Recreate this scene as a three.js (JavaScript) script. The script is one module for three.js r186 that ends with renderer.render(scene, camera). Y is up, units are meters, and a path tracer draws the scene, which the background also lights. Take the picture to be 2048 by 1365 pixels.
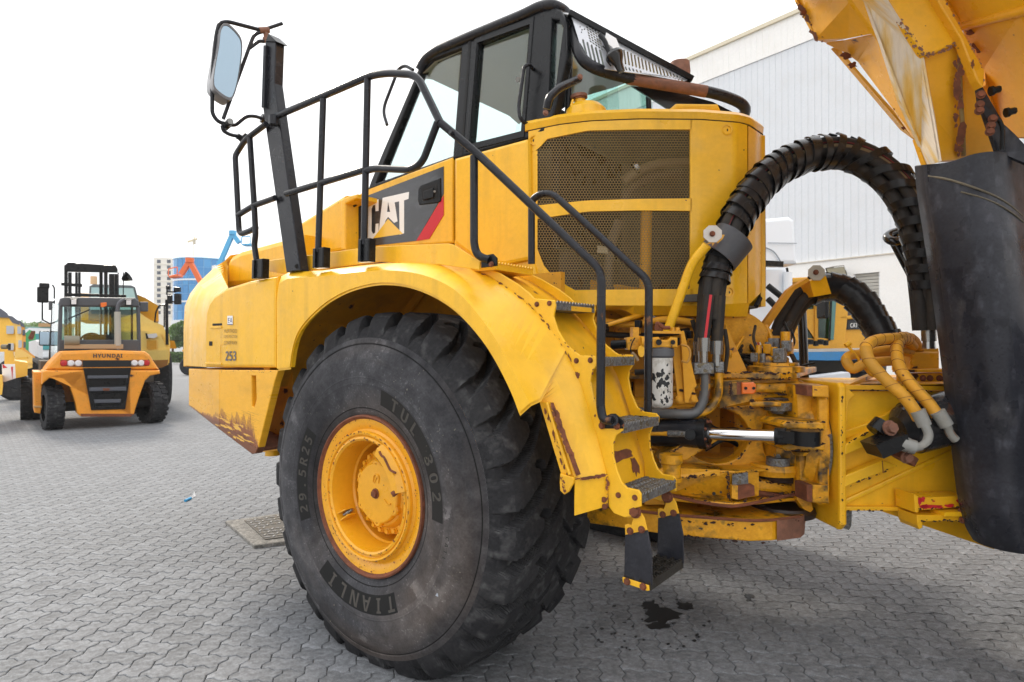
import * as THREE from 'three';
import { mergeGeometries, toCreasedNormals } from 'three/addons/utils/BufferGeometryUtils.js';
import { RoundedBoxGeometry } from 'three/addons/geometries/RoundedBoxGeometry.js';

// ------------------------------------------------------------------ camera, sky, sun, exposure
const W = 1024, H = 682;
const scene = new THREE.Scene();
const V = (x, y, z) => new THREE.Vector3(x, y, z);
const FOC = 1250, HZ = 692, YAW = 52.2 * Math.PI / 180, EYE = V(2.52, 1.61, 2.05);
const PITCH = Math.atan((HZ - 682.5) / FOC);
const camera = new THREE.PerspectiveCamera(2 * Math.atan(682.5 / FOC) * 180 / Math.PI, W / H, 0.05, 2000);
const FWD = V(-Math.cos(YAW) * Math.cos(PITCH), Math.sin(PITCH), -Math.sin(YAW) * Math.cos(PITCH));
camera.position.copy(EYE); camera.up.set(0, 1, 0); camera.lookAt(EYE.clone().add(FWD)); camera.updateMatrixWorld(true);
camera.focus = 3.3; camera.userData.fStop = 5.6;

// bright overcast sky: one even white veil, a little brighter overhead
{
  const w = 256, h = 128, d = new Float32Array(w * h * 4);
  for (let j = 0; j < h; j++) for (let i = 0; i < w; i++) {
    const up = ((j + 0.5) / h - 0.5) * Math.PI, s = Math.max(0, Math.sin(up));
    const n = 1 + 0.03 * Math.sin(i / w * Math.PI * 4 + up * 3) + 0.02 * Math.sin(i / w * Math.PI * 10 + 1.3);
    const L = up < 0 ? 0.2 : (0.62 + 0.14 * s) * n, k = (j * w + i) * 4;
    d[k] = L; d[k + 1] = L * 1.005; d[k + 2] = L * 1.02; d[k + 3] = 1;
  }
  const t = new THREE.DataTexture(d, w, h, THREE.RGBAFormat, THREE.FloatType);
  t.mapping = THREE.EquirectangularReflectionMapping; t.magFilter = t.minFilter = THREE.LinearFilter; t.needsUpdate = true;
  scene.background = t; scene.environment = t;
}
const sun = new THREE.DirectionalLight(0xfff4e4, 1.5);
sun.position.set(-15, 13, -5); sun.target.position.set(0, 0, -1.5); sun.castShadow = true; sun.shadow.radius = 24;
sun.shadow.mapSize.set(2048, 2048);
Object.assign(sun.shadow.camera, { left: -25, right: 25, top: 25, bottom: -25, near: 0.5, far: 80 });
scene.add(sun, sun.target);
scene.fog = new THREE.FogExp2(0xf6f9fc, 0.0007);
const renderer = new THREE.WebGLRenderer({ antialias: true });
renderer.setSize(W, H); renderer.shadowMap.enabled = true;
renderer.toneMapping = THREE.LinearToneMapping; renderer.toneMappingExposure = 2.5;

// ------------------------------------------------------------------ helpers
let _s = 7;
const rnd = () => { _s = (_s * 1664525 + 1013904223) >>> 0; return _s / 4294967296; };
const rr = (a, b) => a + (b - a) * rnd();
const seed = (n) => { _s = n >>> 0; };
const camR = V(Math.sin(YAW), 0, -Math.cos(YAW)), camU = V(0, 1, 0).multiplyScalar(Math.cos(PITCH)).addScaledVector(V(-Math.cos(YAW), 0, -Math.sin(YAW)), -Math.sin(PITCH));
const ray = (x, y) => FWD.clone().addScaledVector(camR, (x - 1024) / FOC).addScaledVector(camU, (682.5 - y) / FOC);
const hit = (x, y, p0, n) => { const d = ray(x, y); return EYE.clone().addScaledVector(d, p0.clone().sub(EYE).dot(n) / d.dot(n)); };
const pX = (x, y, v) => hit(x, y, V(v, 0, 0), V(1, 0, 0));
const pY = (x, y, v) => hit(x, y, V(0, v, 0), V(0, 1, 0));
const pZ = (x, y, v) => hit(x, y, V(0, 0, v), V(0, 0, 1));
const pD = (x, y, depth) => EYE.clone().addScaledVector(ray(x, y), depth);           // depth along the view axis
// rear unit: local frame at the hitch pivot, x' to the tail, z' to the truck's left
const ART = 42 * Math.PI / 180, RM = new THREE.Matrix4().makeRotationY(ART).setPosition(1.53, 0, -1.70), RI = RM.clone().invert();
const rHit = (x, y, axis, v) => { const o = EYE.clone().applyMatrix4(RI), d = ray(x, y).transformDirection(RI); const t = (v - o[axis]) / d[axis]; return o.addScaledVector(d, t); };
const rZ = (x, y, v) => rHit(x, y, 'z', v), rX = (x, y, v) => rHit(x, y, 'x', v), rY = (x, y, v) => rHit(x, y, 'y', v);
const rear = (g) => g.applyMatrix4(RM), rw = (p) => p.clone().applyMatrix4(RM);

const used = new Map();
const numbered = (n) => { const k = used.get(n) || 0; used.set(n, k + 1); return k ? n + '_' + String(k).padStart(3, '0') : n; };
function thing(name, label, category, [x, y, z] = [0, 0, 0], turn = 0, group) {
  const o = new THREE.Group(); o.name = numbered(name); scene.add(o); o.position.set(x, y, z); o.rotation.y = turn;
  o.userData = { label, category }; if (group) o.userData.group = group;
  o.updateMatrixWorld(true); return o;
}
function clean(g) {
  let r = g.index ? g.toNonIndexed() : g;
  if (!r.attributes.normal) r.computeVertexNormals();
  if (!r.attributes.uv) r.setAttribute('uv', new THREE.BufferAttribute(new Float32Array(r.attributes.position.count * 2), 2));
  for (const k of Object.keys(r.attributes)) if (!['position', 'normal', 'uv'].includes(k)) r.deleteAttribute(k);
  r.morphAttributes = {}; r.clearGroups(); return r;
}
function boxUV(g, ox = 0, oy = 0) {     // uv in metres by the face's main axis
  const p = g.attributes.position, u = g.attributes.uv, a = V(0, 0, 0), b = V(0, 0, 0), c = V(0, 0, 0);
  for (let i = 0; i < p.count; i += 3) {
    a.fromBufferAttribute(p, i); b.fromBufferAttribute(p, i + 1); c.fromBufferAttribute(p, i + 2);
    const n = b.clone().sub(a).cross(c.clone().sub(a)), x = Math.abs(n.x), y = Math.abs(n.y), z = Math.abs(n.z);
    [a, b, c].forEach((q, k) => { if (x >= y && x >= z) u.setXY(i + k, q.z + ox, q.y + oy); else if (y >= z) u.setXY(i + k, q.x + ox, q.z + oy); else u.setXY(i + k, q.x + ox, q.y + oy); });
  }
  return g;
}
// one named mesh of geometries given in world coordinates, under a parent
function add(parent, name, geos, mat, o = {}) {
  const list = [].concat(geos).map(clean), g = list.length > 1 ? mergeGeometries(list) : list[0];
  if (mat.userData.box && !o.ownUV) boxUV(g, o.ox ?? 0, o.oy ?? 0);
  if (parent !== scene) { parent.updateWorldMatrix(true, false); if (!o.local) g.applyMatrix4(parent.matrixWorld.clone().invert()); }
  const m = new THREE.Mesh(g, mat); m.name = parent === scene ? numbered(name) : name; m.castShadow = m.receiveShadow = true; parent.add(m);
  if (o.label) m.userData.label = o.label; if (o.category) m.userData.category = o.category; if (o.group) m.userData.group = o.group; if (o.kind) m.userData.kind = o.kind;
  return m;
}
function sub(parent, name, at) { const o = new THREE.Group(); o.name = name; parent.add(o); if (at) o.position.copy(parent.worldToLocal(at.clone())); o.updateMatrixWorld(true); return o; }

// flat polygon (3-D points, roughly coplanar) pushed along a vector; holes are lists of 3-D points
function prism(pts, ext, bevel = 0, holes = []) {
  const L = ext.length(), c = pts[0], u = V(0, 0, 0), n = V(0, 0, 0);
  pts.forEach((p, i) => { const q = pts[(i + 1) % pts.length]; n.add(p.clone().sub(c).cross(q.clone().sub(c))); }); n.normalize(); if (n.dot(ext) < 0) n.negate();
  for (let i = 1; i < pts.length && u.lengthSq() < 1e-8; i++) { u.copy(pts[i]).sub(c); u.addScaledVector(n, -u.dot(n)); }
  u.normalize(); const v = n.clone().cross(u), to2 = (p) => { const d = p.clone().sub(c); return new THREE.Vector2(d.dot(u), d.dot(v)); };
  const sh = new THREE.Shape(pts.map(to2)); for (const h of holes) sh.holes.push(new THREE.Path(h.map(to2)));
  const b = Math.min(bevel, L * 0.45), g = new THREE.ExtrudeGeometry(sh, { depth: L - 2 * b, bevelEnabled: b > 0, bevelSize: b, bevelThickness: b, bevelOffset: -b, bevelSegments: 2, steps: 1, curveSegments: 8 });
  if (b) g.translate(0, 0, b);
  return g.applyMatrix4(new THREE.Matrix4().makeBasis(u, v, n).setPosition(c));
}
// rows of points -> one surface
function loft(rows, { closed = false, crease = 0.6, flip = false } = {}) {
  const R = rows.length, C = rows[0].length, pos = [], uv = [], idx = [];
  rows.forEach((r, j) => r.forEach((p, i) => { pos.push(p.x, p.y, p.z); uv.push(i / (C - 1), j / (R - 1)); }));
  for (let j = 0; j < R - 1; j++) for (let i = 0; i < C - (closed ? 0 : 1); i++) {
    const a = j * C + i, b = j * C + (i + 1) % C, c = a + C, d = b + C;
    flip ? idx.push(a, c, b, b, c, d) : idx.push(a, b, c, b, d, c);
  }
  const g = new THREE.BufferGeometry(); g.setAttribute('position', new THREE.Float32BufferAttribute(pos, 3)); g.setAttribute('uv', new THREE.Float32BufferAttribute(uv, 2)); g.setIndex(idx);
  return toCreasedNormals(g, crease);
}
// a sheet with thickness from rows of points
function shell(rows, t, opts = {}) {
  const g = loft(rows, opts), ind = rows.map((r) => r.map((p) => p.clone().add(t)));
  const parts = [clean(g), clean(loft(ind, { ...opts, flip: !opts.flip }))];
  const edge = (a, b) => parts.push(clean(loft([a, b], { crease: 0.6 })));
  edge(rows[0], ind[0]); edge(rows[rows.length - 1], ind[ind.length - 1]); edge(rows.map((r) => r[0]), ind.map((r) => r[0])); edge(rows.map((r) => r[r.length - 1]), ind.map((r) => r[r.length - 1]));
  return mergeGeometries(parts);
}
// polyline with rounded corners
function pathOf(pts, corner = 0.08) {
  const cp = new THREE.CurvePath(); let from = pts[0];
  for (let i = 1; i < pts.length - 1; i++) {
    const a = pts[i - 1], b = pts[i], c = pts[i + 1], r = Math.min(corner, a.distanceTo(b) * 0.48, b.distanceTo(c) * 0.48);
    const p = b.clone().lerp(a, r / b.distanceTo(a)), q = b.clone().lerp(c, r / b.distanceTo(c));
    if (from.distanceTo(p) > 1e-4) cp.add(new THREE.LineCurve3(from, p)); cp.add(new THREE.QuadraticBezierCurve3(p, b, q)); from = q;
  }
  cp.add(new THREE.LineCurve3(from, pts[pts.length - 1])); return cp;
}
function sweep(samples, r, radial = 12, caps = true) {          // sampled points -> tube with parallel-transported frames
  const n = samples.length, rows = []; let nor = null;
  for (let i = 0; i < n; i++) {
    const t = samples[Math.min(n - 1, i + 1)].clone().sub(samples[Math.max(0, i - 1)]).normalize();
    if (!nor) { nor = Math.abs(t.y) < 0.9 ? V(0, 1, 0) : V(1, 0, 0); } nor.addScaledVector(t, -nor.dot(t)).normalize();
    const bi = t.clone().cross(nor), rad = typeof r === 'function' ? r(i / (n - 1)) : r, row = [];
    for (let k = 0; k <= radial; k++) { const a = k / radial * 2 * Math.PI; row.push(samples[i].clone().addScaledVector(nor, Math.cos(a) * rad).addScaledVector(bi, Math.sin(a) * rad)); }
    rows.push(row);
  }
  if (caps) { const cap = (c, k) => rows[k === 0 ? 'unshift' : 'push'](Array.from({ length: radial + 1 }, () => c.clone())); cap(samples[0], 0); cap(samples[n - 1], 1); }
  return loft(rows, { crease: 0.9 });
}
function tube(pts, r, corner = 0.08, radial = 12) {
  if (pts.length === 2) return rod(pts[0], pts[1], r, r, radial);
  const cp = pathOf(pts, corner), s = []; for (const c of cp.curves) { const k = c.isLineCurve3 ? 1 : 6; for (let i = 0; i < k; i++) s.push(c.getPoint(i / k)); } s.push(pts[pts.length - 1].clone());
  return sweep(s, r, radial);
}
const spline = (pts, n) => new THREE.CatmullRomCurve3(pts, false, 'centripetal').getPoints(n);
function hose(pts, r, n = 28, radial = 10) { return sweep(spline(pts, n), r, radial); }
function rod(a, b, r0, r1 = r0, seg = 16) {
  const L = a.distanceTo(b), g = new THREE.CylinderGeometry(r1, r0, L, seg); g.translate(0, L / 2, 0);
  return g.applyMatrix4(new THREE.Matrix4().makeRotationFromQuaternion(new THREE.Quaternion().setFromUnitVectors(V(0, 1, 0), b.clone().sub(a).normalize())).setPosition(a));
}
function bar(a, b, w, h, up = V(0, 1, 0)) {      // square bar from a to b
  const z = b.clone().sub(a), L = z.length(); z.normalize(); const x = up.clone().cross(z).normalize(), y = z.clone().cross(x);
  const g = new THREE.BoxGeometry(w, h, L); g.translate(0, 0, L / 2); return g.applyMatrix4(new THREE.Matrix4().makeBasis(x, y, z).setPosition(a));
}
const box = (x0, x1, y0, y1, z0, z1) => { const g = new THREE.BoxGeometry(x1 - x0, y1 - y0, z1 - z0); return g.translate((x0 + x1) / 2, (y0 + y1) / 2, (z0 + z1) / 2); };
const rbox = (x0, x1, y0, y1, z0, z1, r = 0.02, s = 2) => { const g = new RoundedBoxGeometry(Math.abs(x1 - x0), Math.abs(y1 - y0), Math.abs(z1 - z0), s, r); return g.translate((x0 + x1) / 2, (y0 + y1) / 2, (z0 + z1) / 2); };
function bolt(p, dir, r = 0.014, h = 0.012) {
  const d = dir.clone().normalize(), a = rod(p, p.clone().addScaledVector(d, h * 0.3), r * 1.35, r * 1.35, 12), b = rod(p.clone().addScaledVector(d, h * 0.3), p.clone().addScaledVector(d, h), r, r * 0.96, 6);
  return mergeGeometries([clean(a), clean(b)]);
}
function lathe(profile, at, dir, seg = 64, crease = 0.5) {          // profile [[r, along dir]]
  const g = new THREE.LatheGeometry(profile.map(([r, h]) => new THREE.Vector2(Math.max(r, 1e-4), h)), seg);
  g.applyMatrix4(new THREE.Matrix4().makeRotationFromQuaternion(new THREE.Quaternion().setFromUnitVectors(V(0, 1, 0), dir.clone().normalize())).setPosition(at));
  return toCreasedNormals(clean(g), crease);
}
const arc = (c, r, a0, a1, n, f = (x, y) => V(x, y, 0)) => Array.from({ length: n + 1 }, (_, i) => { const a = a0 + (a1 - a0) * i / n; return f(c[0] + r * Math.cos(a), c[1] + r * Math.sin(a)); });
// flakes of lost paint scattered along a line: thin irregular plates just proud of the surface
function chips(line, { n = 40, size = 0.006, spread = 0.006, toward = null, long = 1.6, lift = 0.003, sd = 1 } = {}) {
  seed(sd); const L = [0]; for (let i = 1; i < line.length; i++) L.push(L[i - 1] + line[i].distanceTo(line[i - 1])); const tot = L[L.length - 1], pos = [];
  for (let k = 0; k < n; k++) {
    const s = rnd() * tot; let i = 1; while (i < L.length - 1 && L[i] < s) i++; const c = line[i - 1].clone().lerp(line[i], (s - L[i - 1]) / Math.max(1e-6, L[i] - L[i - 1])), t = line[i].clone().sub(line[i - 1]).normalize();
    const nn = (toward || EYE.clone().sub(c)).clone().normalize(); t.addScaledVector(nn, -t.dot(nn)).normalize(); const b = nn.clone().cross(t);
    c.addScaledVector(b, rr(-1, 1) * spread).addScaledVector(nn, lift); const r = size * (0.35 + 1.3 * rnd() * rnd()), m = 7, v = Array.from({ length: m }, (_, q) => { const a = q / m * 2 * Math.PI, w = r * rr(0.5, 1.2); return c.clone().addScaledVector(t, Math.cos(a) * w * long).addScaledVector(b, Math.sin(a) * w); });
    for (let q = 0; q < m; q++) { const p = v[q], p2 = v[(q + 1) % m]; pos.push(c.x, c.y, c.z, p.x, p.y, p.z, p2.x, p2.y, p2.z); }
  }
  const g = new THREE.BufferGeometry(); g.setAttribute('position', new THREE.Float32BufferAttribute(pos, 3)); g.computeVertexNormals(); return g;
}
// ------------------------------------------------------------------ materials
const canvas = (w, h = w) => { const c = document.createElement('canvas'); c.width = w; c.height = h; return [c, c.getContext('2d')]; };
const texOf = (c, srgb = true, rep = null) => { const t = new THREE.CanvasTexture(c); if (srgb) t.colorSpace = THREE.SRGBColorSpace; t.wrapS = t.wrapT = THREE.RepeatWrapping; if (rep) t.repeat.set(rep, rep); t.needsUpdate = true; return t; };
function blotch(x, cx, cy, r, n = 11, rough = 0.5) { x.beginPath(); const ph = rr(0, 6); for (let i = 0; i < n; i++) { const a = i / n * 2 * Math.PI, q = r * (1 - rough + rough * 2 * rnd()) * (1 + 0.3 * Math.sin(a * 2 + ph)); x[i ? 'lineTo' : 'moveTo'](cx + Math.cos(a) * q, cy + Math.sin(a) * q); } x.closePath(); x.fill(); }
const tile = (S, fn) => { for (const ox of [-S, 0, S]) for (const oy of [-S, 0, S]) fn(ox, oy); };
// tiling value noise
function noiseField(S, cells, oct = 4) {
  const out = new Float32Array(S * S); let amp = 1, tot = 0;
  for (let o = 0; o < oct; o++) {
    const n = cells << o, g = Float32Array.from({ length: n * n }, rnd);
    for (let y = 0; y < S; y++) { const fy = y / S * n, y0 = fy | 0, ty = fy - y0, sy = ty * ty * (3 - 2 * ty); for (let x = 0; x < S; x++) { const fx = x / S * n, x0 = fx | 0, tx = fx - x0, sx = tx * tx * (3 - 2 * tx), x1 = (x0 + 1) % n, y1 = (y0 + 1) % n;
      const a = g[y0 * n + x0], b = g[y0 * n + x1], c = g[y1 * n + x0], d = g[y1 * n + x1]; out[y * S + x] += amp * (a + (b - a) * sx + (c - a) * sy + (a - b - c + d) * sx * sy); } }
    tot += amp; amp *= 0.55;
  }
  for (let i = 0; i < out.length; i++) out[i] /= tot; return out;
}
function pixelsTex(S, fn, srgb = true, rep = null) { const [c, x] = canvas(S), im = x.createImageData(S, S); for (let i = 0; i < S * S; i++) { const q = fn(i % S, (i / S) | 0, i); im.data[i * 4] = q[0]; im.data[i * 4 + 1] = q[1]; im.data[i * 4 + 2] = q[2]; im.data[i * 4 + 3] = 255; } x.putImageData(im, 0, 0); return [texOf(c, srgb, rep), c, x]; }
seed(11);
const N1 = noiseField(512, 4, 6), N2 = noiseField(512, 16, 5), N3 = noiseField(512, 64, 3);
const at = (N, x, y) => N[(y & 511) * 512 + (x & 511)];
function paintTex(base, { dirt = 0.2, chips = 40, rust = 6, chipCol = '#3a241c', size = 1, S = 1024, streak = 0 } = {}) {
  const [c, x] = canvas(S), im = x.createImageData(S, S), dk = [112, 82, 40];
  for (let j = 0; j < S; j++) for (let i = 0; i < S; i++) {
    const a = at(N1, i >> 1, j >> 1), b = at(N2, i, j), f = at(N3, i, j), st = streak ? streak * Math.max(0, at(N2, i, (j >> 4) + 90) - 0.52) : 0;
    const d = Math.min(1, Math.max(0, (a * 0.7 + b * 0.5 - 0.55)) * dirt * 2.2 + st), k = (j * S + i) * 4, g = (f - 0.5) * 10 + (b - 0.5) * 10;
    for (let q = 0; q < 3; q++) im.data[k + q] = base[q] * (1 - d) + dk[q] * d + g;
    im.data[k + 3] = 255;
  }
  x.putImageData(im, 0, 0);
  for (let n = 0; n < rust; n++) { const px = rnd() * S, py = rnd() * S, r = rr(4, 16) * size, s0 = (rnd() * 1e9) | 0; x.fillStyle = 'rgba(120,58,24,0.35)'; tile(S, (ox, oy) => { seed(s0); blotch(x, px + ox, py + oy, r * 1.3); }); x.fillStyle = chipCol; tile(S, (ox, oy) => { seed(s0 + 5); blotch(x, px + ox, py + oy, r * 0.8, 14, 0.6); }); }
  for (let n = 0; n < chips; n++) { x.fillStyle = rnd() < 0.7 ? chipCol : '#6b3d22'; const px = rnd() * S, py = rnd() * S, r = rr(0.7, 2.8) * size; tile(S, (ox, oy) => { x.beginPath(); x.ellipse(px + ox, py + oy, r, r * 0.7, 0.5, 0, 7); x.fill(); }); }
  return texOf(c, true, 0.5);                                        // 2 m a tile
}
const bumpFine = pixelsTex(512, (i, j) => { const v = 128 + (at(N3, i, j) - 0.5) * 120 + (at(N2, i, j) - 0.5) * 120; return [v, v, v]; }, false, 2)[0];
const roughTex = pixelsTex(512, (i, j) => { const v = 150 + (at(N2, i, j) - 0.5) * 130 + (at(N1, i, j) - 0.5) * 160; return [v, v, v]; }, false, 0.7)[0];
function M(o, box = true) { const m = new THREE.MeshPhysicalMaterial(o); m.userData.box = box; return m; }
const YEL = [240, 183, 24];
const bumpPanel = pixelsTex(512, (i, j) => { const v = 128 + (at(N1, i, j) - 0.5) * 200; return [v, v, v]; }, false, 0.6)[0];
const yellow = M({ map: paintTex(YEL, { dirt: 0.2, chips: 14, rust: 0, streak: 0.35 }), roughness: 0.7, roughnessMap: roughTex, clearcoat: 0.12, clearcoatRoughness: 0.22, bumpMap: bumpPanel, bumpScale: 0.006 });
const yellowWorn = M({ map: paintTex([236, 176, 22], { dirt: 0.30, chips: 120, rust: 7 }), roughness: 0.7, roughnessMap: roughTex, clearcoat: 0.08, clearcoatRoughness: 0.35 });
function greaseShadeTex() {       // old paint, grease, grime, chips to primer; yellow darkened in place of hitch shade
  const S = 1024, [c, x] = canvas(S), im = x.createImageData(S, S);
  for (let j = 0; j < S; j++) for (let i = 0; i < S; i++) {
    const a = at(N1, (i >> 1) + 60, (j >> 1) + 200), b = at(N2, i, j), f = at(N3, i, j), k = (j * S + i) * 4, gr = Math.min(1, Math.max(0, (a * 0.75 + b * 0.45 - 0.60) * 5)), g = (f - 0.5) * 26 + (b - 0.5) * 34, ch = b * 0.6 + f * 0.4 > 0.70 && a > 0.46 ? 1 : 0;
    const q = [214, 150, 16], d = [44, 33, 21]; for (let n = 0; n < 3; n++) { let v = q[n] * (1 - gr * 0.8) + d[n] * gr * 0.8 + g * (1 - gr * 0.5); if (ch) v = [48, 34, 28][n] + f * 20; im.data[k + n] = v; } im.data[k + 3] = 255;
  }
  x.putImageData(im, 0, 0); for (let n = 0; n < 260; n++) { x.fillStyle = rnd() < 0.6 ? '#241b18' : '#5a3320'; blotch(x, rnd() * S, rnd() * S, rr(0.8, 5), 8, 0.6); } return texOf(c, true, 0.8);
}
const yellowRoughShaded = M({ map: greaseShadeTex(), roughness: 0.75, roughnessMap: roughTex, bumpMap: bumpFine, bumpScale: 0.0006 });
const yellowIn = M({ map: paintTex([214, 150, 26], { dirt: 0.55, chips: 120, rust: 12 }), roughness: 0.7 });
const rustM = M({ map: pixelsTex(512, (i, j) => { const a = at(N2, i, j), b = at(N3, i, j); const t = a * 0.7 + b * 0.3; return [70 + 85 * t, 42 + 46 * t, 30 + 26 * t]; }, true, 2)[0], roughness: 0.9, bumpMap: bumpFine, bumpScale: 0.001 });
const black = M({ specularIntensity: 0.55, map: paintTex([33, 34, 39], { dirt: 0.12, chips: 60, rust: 3, chipCol: '#6e4a30', size: 0.8 }), roughness: 0.5, roughnessMap: roughTex });
const blackPl = M({ specularIntensity: 0.45, color: 0x17181a, roughness: 0.55, roughnessMap: roughTex });
const blackGloss = M({ color: 0x16171a, roughness: 0.25, clearcoat: 0.5, clearcoatRoughness: 0.12 });
const rubberFlap = M({ specularIntensity: 0.5, map: pixelsTex(1024, (i, j) => { const a = at(N1, i >> 1, j >> 1), b = at(N2, i, j >> 1), c = at(N3, i, j); const s = Math.max(0, a - 0.5) * 70 + Math.max(0, b - 0.6) * 90 + (c - 0.5) * 14; const tn = Math.max(0, at(N1, (i >> 1) + 300, (j >> 2) + 77) - 0.6) * 150 * (b > 0.5 ? 1 : 0.2), dk = a < 0.36 && b < 0.45 ? -10 : 0; return [42 + s + tn * 0.75 + dk, 43 + s + tn * 0.62 + dk, 49 + s * 1.05 + tn * 0.4 + dk]; }, true, 0.8)[0], roughness: 0.62, roughnessMap: roughTex, bumpMap: bumpFine, bumpScale: 0.0004 });
const hoseM = M({ specularIntensity: 0.5, map: paintTex([46, 43, 41], { dirt: 0.6, chips: 10, rust: 0 }), roughness: 0.7 });
const wrapM = M({ specularIntensity: 0.6, map: paintTex([32, 32, 34], { dirt: 0.1, chips: 0, rust: 0 }), roughness: 0.45, roughnessMap: roughTex });
const steel = M({ color: 0x9a9a98, roughness: 0.42, metalness: 0.85, roughnessMap: roughTex });
const galv = M({ map: pixelsTex(512, (i, j) => { const a = at(N2, i, j), b = at(N3, i, j); const v = 120 + 90 * (a - 0.5) + 60 * (b - 0.5); return a > 0.62 ? [v * 0.75, v * 0.68, v * 0.55] : [v, v, v]; }, true, 3)[0], roughness: 0.55, metalness: 0.55 });
const chrome = M({ color: 0xe6e6e8, roughness: 0.08, metalness: 1 });
const redM = M({ color: 0xc4202c, roughness: 0.5 }), orangeLens = M({ color: 0xe06a10, roughness: 0.35, clearcoat: 0.4 }), redLens = M({ color: 0xb01020, roughness: 0.3, clearcoat: 0.5 });
const white = M({ color: 0xdedfe0, roughness: 0.5 }), whiteLens = M({ color: 0xd8d4d4, roughness: 0.2, clearcoat: 0.6 });
const glass = M({ color: 0xecf5f4, roughness: 0.03, transmission: 1, thickness: 0, ior: 1.5 }, false);
const glassGreen = M({ color: 0xa8d2c8, roughness: 0.04, transmission: 1, thickness: 0, ior: 1.5 }, false);
const dark = M({ color: 0x1c1c1d, roughness: 0.85 }), ironGrey = M({ map: paintTex([78, 74, 68], { dirt: 0.5, chips: 40, rust: 8 }), roughness: 0.8 });
const mirrorM = M({ color: 0x93a4b0, roughness: 0.03, metalness: 1 }, false);
const rubber = M({ specularIntensity: 0.35, map: pixelsTex(512, (i, j) => { const a = at(N2, i, j), b = at(N3, i, j), c = at(N1, i, j); const s = (b - 0.5) * 16 + Math.max(0, a - 0.55) * 110 + (c - 0.5) * 26; return [44 + s, 44 + s, 46 + s * 0.95]; }, true, 1.3)[0], roughness: 0.82, bumpMap: bumpFine, bumpScale: 0.0012 });
const rustBare = M({ map: pixelsTex(512, (i, j) => { const a = at(N2, i, j), b = at(N3, i, j), c = at(N1, i, j), t = a * 0.6 + b * 0.2 + c * 0.4; return [84 + 74 * t, 60 + 46 * t, 50 + 32 * t]; }, true, 2)[0], roughness: 0.7, metalness: 0.1, bumpMap: bumpFine, bumpScale: 0.0004 });
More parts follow.
